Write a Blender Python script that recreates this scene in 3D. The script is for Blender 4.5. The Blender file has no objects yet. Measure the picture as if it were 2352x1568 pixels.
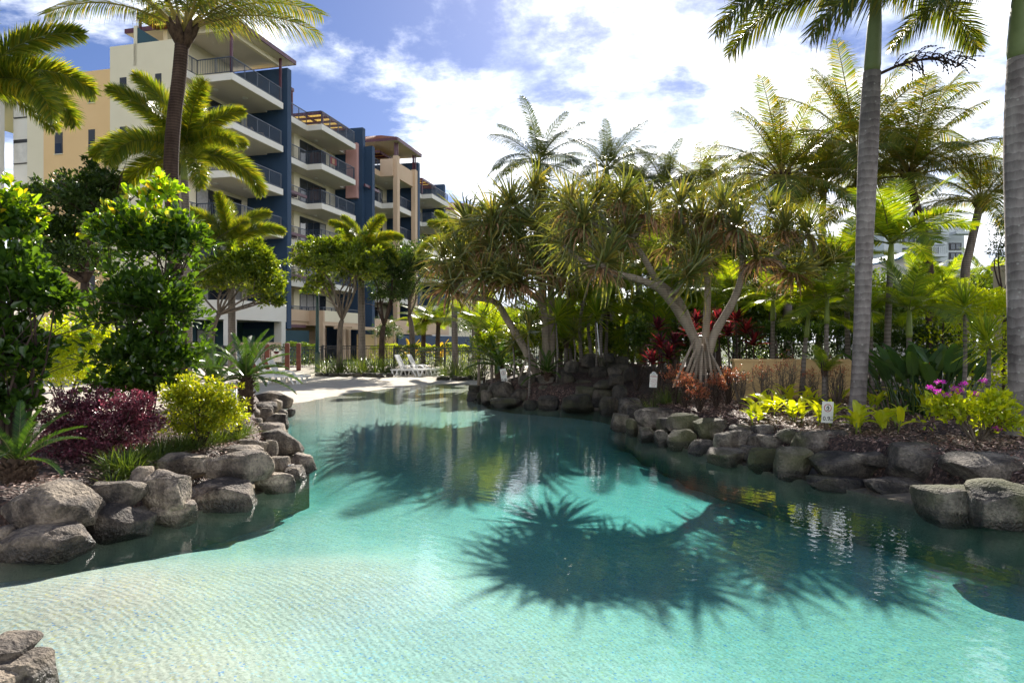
import bpy, math, random
import numpy as np
from mathutils import Vector, Matrix, noise as mnoise

R = math.radians
scene = bpy.context.scene
COL = scene.collection

# ------------------------------------------------------------------ camera
CAM_H = 1.8
cam_d = bpy.data.cameras.new('camera')
cam_d.lens = 24.0
cam_d.sensor_width = 36.0
cam_d.clip_start = 0.05
cam_d.clip_end = 4000
cam = bpy.data.objects.new('camera', cam_d)
cam.location = (0, 0, CAM_H)
cam.rotation_euler = (R(90), 0, 0)
COL.objects.link(cam)
scene.camera = cam

# ------------------------------------------------------------------ light and sky
SUN_AZ, SUN_EL = R(8), R(33)            # azimuth to the right of the view direction
world = bpy.data.worlds.new('World')
scene.world = world
world.use_nodes = True
wn = world.node_tree.nodes
wl = world.node_tree.links
wn.clear()

def N(nt, typ, **kw):
    n = nt.nodes.new(typ)
    for k, v in kw.items():
        if k.startswith('i_'):
            n.inputs[k[2:].replace('_', ' ')].default_value = v
        else:
            setattr(n, k, v)
    return n

def build_sky():
    nt = world.node_tree
    L = nt.links.new
    out = N(nt, 'ShaderNodeOutputWorld')
    bg = N(nt, 'ShaderNodeBackground')
    bg.inputs['Strength'].default_value = 0.14
    sky = N(nt, 'ShaderNodeTexSky', sky_type='NISHITA')
    sky.sun_disc = False
    sky.sun_elevation = SUN_EL
    sky.sun_rotation = SUN_AZ
    sky.air_density = 1.0
    sky.dust_density = 0.4
    sky.ozone_density = 2.5
    tc = N(nt, 'ShaderNodeTexCoord')
    sep = N(nt, 'ShaderNodeSeparateXYZ')
    L(tc.outputs['Generated'], sep.inputs[0])
    # project the view direction on a cloud layer
    zz = N(nt, 'ShaderNodeMath', operation='ADD'); zz.inputs[1].default_value = 0.16
    zm = N(nt, 'ShaderNodeMath', operation='MAXIMUM'); zm.inputs[1].default_value = 0.05
    L(sep.outputs['Z'], zm.inputs[0]); L(zm.outputs[0], zz.inputs[0])
    dx = N(nt, 'ShaderNodeMath', operation='DIVIDE'); dy = N(nt, 'ShaderNodeMath', operation='DIVIDE')
    L(sep.outputs['X'], dx.inputs[0]); L(zz.outputs[0], dx.inputs[1])
    L(sep.outputs['Y'], dy.inputs[0]); L(zz.outputs[0], dy.inputs[1])
    cmb = N(nt, 'ShaderNodeCombineXYZ')
    L(dx.outputs[0], cmb.inputs[0]); L(dy.outputs[0], cmb.inputs[1])
    mp = N(nt, 'ShaderNodeMapping')
    mp.inputs['Location'].default_value = (3.1, 1.7, 0.4)
    L(cmb.outputs[0], mp.inputs[0])
    n1 = N(nt, 'ShaderNodeTexNoise'); n1.inputs['Scale'].default_value = 1.15
    n1.inputs['Detail'].default_value = 9; n1.inputs['Roughness'].default_value = 0.62
    n1.inputs['Distortion'].default_value = 0.15
    L(mp.outputs[0], n1.inputs['Vector'])
    n2 = N(nt, 'ShaderNodeTexNoise'); n2.inputs['Scale'].default_value = 0.45
    n2.inputs['Detail'].default_value = 3
    L(mp.outputs[0], n2.inputs['Vector'])
    # coverage: more cloud towards the horizon and towards the sunny side
    cov = N(nt, 'ShaderNodeMath', operation='MULTIPLY_ADD')
    L(sep.outputs['X'], cov.inputs[0]); cov.inputs[1].default_value = 0.10; cov.inputs[2].default_value = 0.145
    cov2 = N(nt, 'ShaderNodeMath', operation='MULTIPLY_ADD')
    L(sep.outputs['Z'], cov2.inputs[0]); cov2.inputs[1].default_value = -0.30
    L(cov.outputs[0], cov2.inputs[2])
    s1 = N(nt, 'ShaderNodeMath', operation='MULTIPLY_ADD')
    L(n2.outputs['Fac'], s1.inputs[0]); s1.inputs[1].default_value = 0.45; L(n1.outputs['Fac'], s1.inputs[2])
    s2 = N(nt, 'ShaderNodeMath', operation='ADD')
    L(s1.outputs[0], s2.inputs[0]); L(cov2.outputs[0], s2.inputs[1])
    ramp = N(nt, 'ShaderNodeMapRange', interpolation_type='SMOOTHSTEP')
    ramp.inputs['From Min'].default_value = 0.66; ramp.inputs['From Max'].default_value = 0.82
    L(s2.outputs[0], ramp.inputs['Value'])
    # the body of the clouds: grey hollows and bright tops
    n3 = N(nt, 'ShaderNodeTexNoise'); n3.inputs['Scale'].default_value = 2.4
    n3.inputs['Detail'].default_value = 6; n3.inputs['Roughness'].default_value = 0.6
    L(mp.outputs[0], n3.inputs['Vector'])
    cr = N(nt, 'ShaderNodeMix', data_type='RGBA')
    cr.inputs['A'].default_value = (2.5, 2.8, 3.3, 1)
    cr.inputs['B'].default_value = (8.0, 8.0, 7.9, 1)
    mr3 = N(nt, 'ShaderNodeMapRange'); mr3.inputs['From Min'].default_value = 0.38; mr3.inputs['From Max'].default_value = 0.72
    L(n3.outputs['Fac'], mr3.inputs['Value'])
    L(mr3.outputs[0], cr.inputs['Factor'])
    mix = N(nt, 'ShaderNodeMix', data_type='RGBA')
    L(ramp.outputs[0], mix.inputs['Factor'])
    tint = N(nt, 'ShaderNodeMix', data_type='RGBA', blend_type='MULTIPLY')
    tint.inputs['Factor'].default_value = 1.0
    tint.inputs['B'].default_value = (0.165, 0.18, 0.25, 1)
    L(sky.outputs[0], tint.inputs['A'])
    L(tint.outputs['Result'], mix.inputs['A'])
    # clouds scatter more light towards the sun's side
    dot = N(nt, 'ShaderNodeVectorMath', operation='DOT_PRODUCT')
    dot.inputs[1].default_value = (math.sin(SUN_AZ) * math.cos(SUN_EL), math.cos(SUN_AZ) * math.cos(SUN_EL), math.sin(SUN_EL))
    L(tc.outputs['Generated'], dot.inputs[0])
    dm = N(nt, 'ShaderNodeMath', operation='MAXIMUM'); dm.inputs[1].default_value = 0.0; L(dot.outputs['Value'], dm.inputs[0])
    dp = N(nt, 'ShaderNodeMath', operation='POWER'); dp.inputs[1].default_value = 3.0; L(dm.outputs[0], dp.inputs[0])
    da = N(nt, 'ShaderNodeMath', operation='MULTIPLY_ADD'); da.inputs[1].default_value = 0.15; da.inputs[2].default_value = 1.0; L(dp.outputs[0], da.inputs[0])
    cb = N(nt, 'ShaderNodeVectorMath', operation='SCALE'); L(cr.outputs['Result'], cb.inputs[0]); L(da.outputs[0], cb.inputs['Scale'])
    L(cb.outputs[0], mix.inputs['B'])
    L(mix.outputs['Result'], bg.inputs['Color'])
    L(bg.outputs[0], out.inputs[0])

build_sky()
sun_d = bpy.data.lights.new('sun', 'SUN')
sun_d.energy = 3.7
sun_d.angle = R(0.53)
sun_d.color = (1.0, 0.94, 0.84)
sun = bpy.data.objects.new('sun', sun_d)
sun.location = (20, 60, 60)
_sd = Vector((math.sin(SUN_AZ) * math.cos(SUN_EL), math.cos(SUN_AZ) * math.cos(SUN_EL), math.sin(SUN_EL)))
sun.rotation_euler = (-_sd).to_track_quat('-Z', 'Y').to_euler()
COL.objects.link(sun)

scene.view_settings.view_transform = 'Standard'
scene.view_settings.look = 'None'
scene.view_settings.gamma = 1.0
scene.view_settings.exposure = 1.55
scene.view_settings.use_curve_mapping = False
scene.render.engine = 'CYCLES'
cy = scene.cycles
cy.max_bounces = 10
cy.diffuse_bounces = 4
cy.glossy_bounces = 3
cy.transmission_bounces = 6
cy.transparent_max_bounces = 12
cy.volume_bounces = 0
cy.caustics_reflective = False
cy.caustics_refractive = False
cy.sample_clamp_indirect = 6.0
cy.use_denoising = True
cy.denoiser = 'OPENIMAGEDENOISE'
cy.use_adaptive_sampling = True
cy.adaptive_threshold = 0.02

# ------------------------------------------------------------------ helpers
def W(x, y, Y):
    """point seen at photograph pixel (x, y) of a 2352 px wide print, at distance Y"""
    return Vector(((x - 1176) / 1568 * Y, Y, CAM_H - (y - 784) / 1568 * Y))

class MB:
    """collects shapes for one mesh"""
    def __init__(self):
        self.v = []; self.f = []; self.m = []
    def add(self, vs, fs, mi=0):
        o = len(self.v)
        self.v.extend([tuple(p) for p in vs])
        self.f.extend([tuple(i + o for i in q) for q in fs])
        self.m.extend([mi] * len(fs))
        return self
    def box(self, x0, x1, y0, y1, z0, z1, mi=0):
        vs = [(x0, y0, z0), (x1, y0, z0), (x1, y1, z0), (x0, y1, z0), (x0, y0, z1), (x1, y0, z1), (x1, y1, z1), (x0, y1, z1)]
        fs = [(0, 3, 2, 1), (4, 5, 6, 7), (0, 1, 5, 4), (1, 2, 6, 5), (2, 3, 7, 6), (3, 0, 4, 7)]
        return self.add(vs, fs, mi)
    def beam(self, a, b, w, h, mi=0):
        a = Vector(a); b = Vector(b)
        t = (b - a).normalized()
        s = t.cross(Vector((0, 0, 1)))
        s = Vector((1, 0, 0)) if s.length < 1e-4 else s.normalized()
        u = s.cross(t).normalized()
        vs = []
        for p in (a, b):
            for i, j in ((-1, -1), (1, -1), (1, 1), (-1, 1)):
                vs.append(p + s * (i * w / 2) + u * (j * h / 2))
        return self.add(vs, [(0, 1, 2, 3), (7, 6, 5, 4), (0, 4, 5, 1), (1, 5, 6, 2), (2, 6, 7, 3), (3, 7, 4, 0)], mi)
    def prism(self, pts, z0, z1, mi=0):
        n = len(pts)
        vs = [(p[0], p[1], z0) for p in pts] + [(p[0], p[1], z1) for p in pts]
        fs = [tuple(range(n - 1, -1, -1)), tuple(range(n, 2 * n))]
        fs += [(i, (i + 1) % n, n + (i + 1) % n, n + i) for i in range(n)]
        return self.add(vs, fs, mi)
    def tube(self, pts, rad, n=8, mi=0, cap=True):
        pts = [Vector(p) for p in pts]
        vs = []; fs = []
        ref = None
        for i, p in enumerate(pts):
            t = (pts[min(i + 1, len(pts) - 1)] - pts[max(i - 1, 0)])
            t = t.normalized() if t.length > 1e-9 else Vector((0, 0, 1))
            if ref is None:
                ref = Vector((1, 0, 0)) if abs(t.x) < 0.8 else Vector((0, 1, 0))
            a = (ref - t * ref.dot(t)).normalized()
            ref = a
            b = t.cross(a)
            r = rad[i] if hasattr(rad, '__len__') else rad
            for k in range(n):
                an = 2 * math.pi * k / n
                vs.append(p + a * (math.cos(an) * r) + b * (math.sin(an) * r))
        for i in range(len(pts) - 1):
            for k in range(n):
                k2 = (k + 1) % n
                fs.append((i * n + k, i * n + k2, (i + 1) * n + k2, (i + 1) * n + k))
        if cap:
            fs.append(tuple(range(n - 1, -1, -1)))
            fs.append(tuple(range((len(pts) - 1) * n, len(pts) * n)))
        return self.add(vs, fs, mi)
    def mesh(self, name, mats, smooth=False):
        me = bpy.data.meshes.new(name)
        me.from_pydata(self.v, [], self.f)
        for m in (mats if isinstance(mats, (list, tuple)) else [mats]):
            me.materials.append(m)
        if any(self.m):
            me.polygons.foreach_set('material_index', self.m)
        if smooth:
            me.polygons.foreach_set('use_smooth', [True] * len(self.f))
        me.update()
        return me

def np_mesh(name, V, F, mats, smooth=False, mi=None):
    """V (n,3) and F (m,k) arrays with one polygon size"""
    V = np.asarray(V, dtype=np.float32); F = np.asarray(F, dtype=np.int32)
    me = bpy.data.meshes.new(name)
    me.vertices.add(len(V)); me.vertices.foreach_set('co', V.ravel())
    k = F.shape[1]
    me.loops.add(F.size); me.loops.foreach_set('vertex_index', F.ravel())
    me.polygons.add(len(F))
    me.polygons.foreach_set('loop_start', np.arange(0, F.size, k, dtype=np.int32))
    for m in (mats if isinstance(mats, (list, tuple)) else [mats]):
        me.materials.append(m)
    if mi is not None:
        me.polygons.foreach_set('material_index', np.asarray(mi, dtype=np.int32))
    if smooth:
        me.polygons.foreach_set('use_smooth', np.ones(len(F), dtype=bool))
    me.update(calc_edges=True)
    return me

def put(name, me, parent=None, loc=(0, 0, 0), rot=(0, 0, 0), sc=None, label=None, cat=None, group=None, kind=None):
    o = bpy.data.objects.new(name, me)
    COL.objects.link(o)
    o.location = loc
    o.rotation_euler = rot
    if sc is not None:
        o.scale = sc if hasattr(sc, '__len__') else (sc, sc, sc)
    if parent is not None:
        o.parent = parent
    if label: o['label'] = label
    if cat: o['category'] = cat
    if group: o['group'] = group
    if kind: o['kind'] = kind
    return o

def thing(name, label, cat, loc=(0, 0, 0), rz=0.0, group=None):
    return put(name, None, None, loc, (0, 0, rz), None, label, cat, group)

def copy_thing(src, loc, rz, label=None, sc=None):
    """copy of a thing with copies of its parts and sub-parts"""
    def rec(o, parent):
        c = o.copy(); COL.objects.link(c); c.parent = parent
        for ch in kids.get(o, ()):
            rec(ch, c)
        return c
    kids = {}
    for o in COL.objects:
        if o.parent is not None:
            kids.setdefault(o.parent, []).append(o)
    r = rec(src, None)
    r.location = loc; r.rotation_euler = (0, 0, rz)
    if sc: r.scale = (sc, sc, sc)
    if label: r['label'] = label
    return r

# ------------------------------------------------------------------ materials
def lin(h):
    """'rrggbb' as seen -> linear"""
    c = [int(h[i:i + 2], 16) / 255 for i in (0, 2, 4)]
    return tuple((x / 12.92 if x <= 0.04045 else ((x + 0.055) / 1.055) ** 2.4) for x in c)

def new_mat(name):
    m = bpy.data.materials.new(name)
    m.use_nodes = True
    m.node_tree.nodes.clear()
    return m, m.node_tree

def solid(name, c1, c2=None, rough=0.7, scale=3.0, bump=0.0, bscale=40.0, spec=0.3, metal=0.0, detail=5, lo=0.35, hi=0.65):
    """noise-mottled surface"""
    m, nt = new_mat(name)
    L = nt.links.new
    out = N(nt, 'ShaderNodeOutputMaterial'); p = N(nt, 'ShaderNodeBsdfPrincipled')
    p.inputs['Roughness'].default_value = rough
    p.inputs['Specular IOR Level'].default_value = spec
    p.inputs['Metallic'].default_value = metal
    L(p.outputs[0], out.inputs[0])
    c2 = c2 or tuple(x * 0.82 for x in c1)
    tc = N(nt, 'ShaderNodeTexCoord')
    n = N(nt, 'ShaderNodeTexNoise'); n.inputs['Scale'].default_value = scale; n.inputs['Detail'].default_value = detail
    n.inputs['Roughness'].default_value = 0.6
    L(tc.outputs['Object'], n.inputs['Vector'])
    mr = N(nt, 'ShaderNodeMapRange'); mr.inputs['From Min'].default_value = lo; mr.inputs['From Max'].default_value = hi
    L(n.outputs['Fac'], mr.inputs['Value'])
    mx = N(nt, 'ShaderNodeMix', data_type='RGBA')
    mx.inputs['A'].default_value = (*c1, 1); mx.inputs['B'].default_value = (*c2, 1)
    L(mr.outputs[0], mx.inputs['Factor'])
    L(mx.outputs['Result'], p.inputs['Base Color'])
    if bump:
        nb = N(nt, 'ShaderNodeTexNoise'); nb.inputs['Scale'].default_value = bscale; nb.inputs['Detail'].default_value = 6
        L(tc.outputs['Object'], nb.inputs['Vector'])
        b = N(nt, 'ShaderNodeBump'); b.inputs['Strength'].default_value = bump; b.inputs['Distance'].default_value = 0.05
        L(nb.outputs['Fac'], b.inputs['Height']); L(b.outputs[0], p.inputs['Normal'])
    return m

def leaf(name, cols, trans=None, tw=0.45, rough=0.38, spec=0.45):
    """foliage: several real leaf colours picked per leaf, light passes through"""
    m, nt = new_mat(name)
    L = nt.links.new
    out = N(nt, 'ShaderNodeOutputMaterial')
    p = N(nt, 'ShaderNodeBsdfPrincipled'); p.inputs['Roughness'].default_value = rough
    p.inputs['Specular IOR Level'].default_value = spec
    t = N(nt, 'ShaderNodeBsdfTranslucent')
    mx = N(nt, 'ShaderNodeMixShader'); mx.inputs[0].default_value = tw
    L(p.outputs[0], mx.inputs[1]); L(t.outputs[0], mx.inputs[2]); L(mx.outputs[0], out.inputs[0])
    g = N(nt, 'ShaderNodeNewGeometry'); oi = N(nt, 'ShaderNodeObjectInfo')
    ad = N(nt, 'ShaderNodeMath', operation='ADD'); fr = N(nt, 'ShaderNodeMath', operation='FRACT')
    L(g.outputs['Random Per Island'], ad.inputs[0]); L(oi.outputs['Random'], ad.inputs[1]); L(ad.outputs[0], fr.inputs[0])
    cr = N(nt, 'ShaderNodeValToRGB')
    el = cr.color_ramp.elements
    while len(el) < len(cols): el.new(0.5)
    for i, c in enumerate(cols):
        el[i].position = i / max(1, len(cols) - 1); el[i].color = (*(min(0.6, x * q) for x, q in zip(c, (1.7, 1.52, 1.45))), 1)
    L(fr.outputs[0], cr.inputs[0])
    L(cr.outputs[0], p.inputs['Base Color'])
    tm = N(nt, 'ShaderNodeMix', data_type='RGBA', blend_type='MULTIPLY'); tm.inputs['Factor'].default_value = 1
    tm.inputs['B'].default_value = (*(trans or (2.6, 2.1, 0.5)), 1)
    L(cr.outputs[0], tm.inputs['A']); L(tm.outputs['Result'], t.inputs['Color'])
    return m

def bark(name, c1, c2, ring=0.0, rough=0.85, bump=0.6, scale=8.0, zs=0.25, rw=0.35, rd=1.6, blot=0.0):
    """stem with vertical grain or leaf-scar rings"""
    m, nt = new_mat(name)
    L = nt.links.new
    out = N(nt, 'ShaderNodeOutputMaterial'); p = N(nt, 'ShaderNodeBsdfPrincipled')
    p.inputs['Roughness'].default_value = rough; p.inputs['Specular IOR Level'].default_value = 0.2
    L(p.outputs[0], out.inputs[0])
    tc = N(nt, 'ShaderNodeTexCoord'); mp = N(nt, 'ShaderNodeMapping'); mp.inputs['Scale'].default_value = (1, 1, zs)
    L(tc.outputs['Object'], mp.inputs[0])
    n = N(nt, 'ShaderNodeTexNoise'); n.inputs['Scale'].default_value = scale; n.inputs['Detail'].default_value = 7
    n.inputs['Roughness'].default_value = 0.65
    L(mp.outputs[0], n.inputs['Vector'])
    fac = n.outputs['Fac']
    if ring:
        w = N(nt, 'ShaderNodeTexWave', wave_type='BANDS', bands_direction='Z', wave_profile='SAW')
        w.inputs['Scale'].default_value = ring; w.inputs['Distortion'].default_value = rd; w.inputs['Detail'].default_value = 3
        w.inputs['Detail Scale'].default_value = 2.0
        L(tc.outputs['Object'], w.inputs['Vector'])
        a = N(nt, 'ShaderNodeMath', operation='MULTIPLY_ADD'); a.inputs[1].default_value = rw
        L(w.outputs['Fac'], a.inputs[0]); L(n.outputs['Fac'], a.inputs[2])
        s = N(nt, 'ShaderNodeMath', operation='SUBTRACT'); s.inputs[1].default_value = rw / 2
        L(a.outputs[0], s.inputs[0]); fac = s.outputs[0]
    mr = N(nt, 'ShaderNodeMapRange'); mr.inputs['From Min'].default_value = 0.32; mr.inputs['From Max'].default_value = 0.68
    L(fac, mr.inputs['Value'])
    mx = N(nt, 'ShaderNodeMix', data_type='RGBA'); mx.inputs['A'].default_value = (*c1, 1); mx.inputs['B'].default_value = (*c2, 1)
    L(mr.outputs[0], mx.inputs['Factor']); col = mx.outputs['Result']
    if blot:                                  # lichen and weather stains
        nb = N(nt, 'ShaderNodeTexNoise'); nb.inputs['Scale'].default_value = 1.3; nb.inputs['Detail'].default_value = 8; nb.inputs['Roughness'].default_value = 0.7
        L(tc.outputs['Object'], nb.inputs['Vector'])
        rb = N(nt, 'ShaderNodeMapRange'); rb.inputs['From Min'].default_value = 0.38; rb.inputs['From Max'].default_value = 0.62; rb.inputs['To Min'].default_value = 1.0 - blot; rb.inputs['To Max'].default_value = 1.0 + blot * 0.5
        L(nb.outputs['Fac'], rb.inputs['Value'])
        mb_ = N(nt, 'ShaderNodeMix', data_type='RGBA', blend_type='MULTIPLY'); mb_.inputs['Factor'].default_value = 1
        L(col, mb_.inputs['A']); L(rb.outputs[0], mb_.inputs['B']); col = mb_.outputs['Result']
        vo = N(nt, 'ShaderNodeTexVoronoi'); vo.inputs['Scale'].default_value = 9.0; L(tc.outputs['Object'], vo.inputs['Vector'])
        rv = N(nt, 'ShaderNodeMapRange'); rv.inputs['From Min'].default_value = 0.16; rv.inputs['From Max'].default_value = 0.10; rv.inputs['To Max'].default_value = 0.5
        L(vo.outputs['Distance'], rv.inputs['Value'])
        ml = N(nt, 'ShaderNodeMix', data_type='RGBA'); ml.inputs['B'].default_value = (0.42, 0.42, 0.38, 1)
        L(rv.outputs[0], ml.inputs['Factor']); L(col, ml.inputs['A']); col = ml.outputs['Result']
    L(col, p.inputs['Base Color'])
    b = N(nt, 'ShaderNodeBump'); b.inputs['Strength'].default_value = bump; b.inputs['Distance'].default_value = 0.02
    L(fac, b.inputs['Height']); L(b.outputs[0], p.inputs['Normal'])
    return m
# ================================================================== the pool, the beach and the beds
POOL = np.array([(-4.18, 5.50), (-3.80, 6.05), (-3.45, 6.95), (-3.15, 7.55), (-2.95, 8.10), (-2.70, 9.3), (-2.95, 10.1), (-3.35, 11.2),
                 (-4.2, 13.0), (-5.2, 16.0), (-6.10, 18.3), (-6.3, 19.4), (-5.7, 23.2), (-4.6, 26.4), (-3.3, 28.9), (-1.9, 29.0), (-1.3, 26.5),
                 (-1.62, 22.0), (-1.0, 20.3), (0.3, 18.6), (2.1, 17.8), (2.75, 17.0), (2.35, 14.6), (2.45, 13.2), (2.95, 11.2),
                 (3.50, 9.4), (4.35, 7.7), (4.95, 6.6), (5.6, 4.6), (6.0, 1.0), (6.0, -4.0), (-3.0, -4.0), (-3.0, 1.0),
                 (-2.75, 2.9), (-3.2, 3.55), (-5.0, 3.7), (-7.0, 4.0), (-7.0, 5.2)])
BEACH = np.array([(-6.0, 18.2), (-7.2, 16.8), (-9.0, 18.0), (-13.5, 24), (-14.5, 37.2), (-3, 38.4), (2.0, 37.0), (1.2, 30), (-0.6, 23.4), (-1.5, 21.9), (-1.2, 26)])
LBED = np.array([(-2.4, 9.3), (-3.1, 11.3), (-4.0, 13.1), (-5.0, 16.0), (-6.0, 18.2), (-7.2, 16.8), (-6.6, 13.0), (-6.4, 10.4), (-9.5, 9.6), (-12, 9.0), (-12, 4.4), (-4, 5.3)])

def inside(poly, x, y):
    c = np.zeros(x.shape, bool)
    n = len(poly)
    for i in range(n):
        x0, y0 = poly[i]; x1, y1 = poly[(i + 1) % n]
        if y0 == y1: continue
        t = ((y0 > y) != (y1 > y)) & (x < (x1 - x0) * (y - y0) / (y1 - y0) + x0)
        c ^= t
    return c

def edist(poly, x, y, idx=None):
    d = np.full(x.shape, 1e9)
    n = len(poly)
    for i in (range(n) if idx is None else idx):
        a = poly[i]; b = poly[(i + 1) % n]
        ab = b - a
        t = np.clip(((x - a[0]) * ab[0] + (y - a[1]) * ab[1]) / (ab @ ab), 0, 1)
        d = np.minimum(d, np.hypot(x - a[0] - t * ab[0], y - a[1] - t * ab[1]))
    return d

def sstep(a, b, v):
    t = np.clip((v - a) / (b - a), 0, 1)
    return t * t * (3 - 2 * t)

DEPTHS = np.array([(-3, 5, .05), (-4.5, 4.8, .04), (-2, 3.8, .08), (-1.6, 5.6, .15), (-0.4, 4.2, .30), (0.6, 3.6, .44), (2, 4.6, .55), (4, 5.8, .5), (1, 7, .55), (-1.5, 8, .40),
                   (-2.4, 7.5, .32), (1, 10, .62), (2, 12, .62), (0, 13, .48), (-2, 12, .34), (0, 17, .40), (-3, 16, .14), (-4.6, 17, .05), (-3, 20, .09),
                   (-2, 24, .04), (-1.5, 21.5, .14), (2, 15, .55), (5, 2, .5), (0, 0, .5), (-2.4, 1, .3), (-0.5, 18.5, .3), (3, 8, .55), (-5, 24, .02)])

def height(x, y):
    x = np.asarray(x, float); y = np.asarray(y, float)
    ins = inside(POOL, x, y)
    d = edist(POOL, x, y)
    db = edist(POOL, x, y, range(10, 17))
    ws = 0; zs = 0
    for a, b, z in DEPTHS:
        w = 1 / (((x - a) ** 2 + (y - b) ** 2) ** 1.3 + 0.05)
        ws = ws + w; zs = zs + w * z
    dep = zs / ws
    zin = -np.minimum(dep, 0.004 + 0.02 * db + 0.002 * db ** 2) - 0.10 * (1 - sstep(0, 0.5, d)) * (db > 2.5)
    base = 0.42 + 0.02 * np.clip(y - 8, 0, 6)
    right = x > np.interp(y, [0, 18, 22, 30, 40], [0, 0, -1.3, 0.5, 1.2])
    base = np.where(right, 0.45 + 0.035 * np.clip(d, 0, 8) + 0.62 * np.exp(-(((x - 2.6) / 2.6) ** 2 + ((y - 21.6) / 1.8) ** 2)), base)
    zbed = (base + dep + 0.10) * sstep(0.34, 0.85, d) - dep - 0.10
    zsand = 0.022 * np.minimum(d, 9) + 0.004 * np.sin(2.3 * x + y) * np.minimum(d, 1)
    sand = inside(BEACH, x, y)
    k = sstep(0, 1.2, edist(BEACH, x, y, range(0, len(BEACH) - 2)))
    zout = np.where(sand, zsand * k + np.minimum(zbed, 0.30) * (1 - k), zbed)
    far = sstep(34, 38, y)
    zout = zout * (1 - far) + 0.34 * far
    return np.where(ins, zin, zout), ins, sand, right

def gz(x, y):
    return float(height(np.array([x]), np.array([y]))[0][0])

def mat_sand():
    m = solid('sand', (0.70, 0.64, 0.54), (0.58, 0.52, 0.43), 0.9, 1.6, 0.5, 90.0, 0.1)
    return m

def mat_mulch():
    m, nt = new_mat('bark_mulch')
    L = nt.links.new
    out = N(nt, 'ShaderNodeOutputMaterial'); p = N(nt, 'ShaderNodeBsdfPrincipled'); p.inputs['Roughness'].default_value = 0.75
    L(p.outputs[0], out.inputs[0])
    tc = N(nt, 'ShaderNodeTexCoord'); mp = N(nt, 'ShaderNodeMapping'); mp.inputs['Scale'].default_value = (1, 1.7, 1); mp.inputs['Rotation'].default_value = (0, 0, 0.6)
    L(tc.outputs['Object'], mp.inputs[0])
    v = N(nt, 'ShaderNodeTexVoronoi'); v.inputs['Scale'].default_value = 26; v.inputs['Randomness'].default_value = 1
    L(mp.outputs[0], v.inputs['Vector'])
    cr = N(nt, 'ShaderNodeValToRGB'); e = cr.color_ramp.elements
    e[0].color = (0.012, 0.008, 0.006, 1); e[1].color = (0.30, 0.21, 0.17, 1)
    x = e.new(0.5); x.color = (0.055, 0.032, 0.025, 1); x = e.new(0.8); x.color = (0.13, 0.075, 0.055, 1)
    L(v.outputs['Color'], cr.inputs[0]); L(cr.outputs[0], p.inputs['Base Color'])
    b = N(nt, 'ShaderNodeBump'); b.inputs['Strength'].default_value = 0.9; b.inputs['Distance'].default_value = 0.03
    L(v.outputs['Distance'], b.inputs['Height']); L(b.outputs[0], p.inputs['Normal'])
    return m

def mat_paving():
    m, nt = new_mat('pale_paving')
    L = nt.links.new
    out = N(nt, 'ShaderNodeOutputMaterial'); p = N(nt, 'ShaderNodeBsdfPrincipled'); p.inputs['Roughness'].default_value = 0.8
    L(p.outputs[0], out.inputs[0])
    tc = N(nt, 'ShaderNodeTexCoord')
    br = N(nt, 'ShaderNodeTexBrick'); br.inputs['Scale'].default_value = 2.5
    br.inputs['Color1'].default_value = (0.52, 0.45, 0.37, 1); br.inputs['Color2'].default_value = (0.46, 0.40, 0.33, 1)
    br.inputs['Mortar'].default_value = (0.25, 0.21, 0.17, 1); br.inputs['Mortar Size'].default_value = 0.012
    L(tc.outputs['Object'], br.inputs['Vector']); L(br.outputs[0], p.inputs['Base Color'])
    return m

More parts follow.
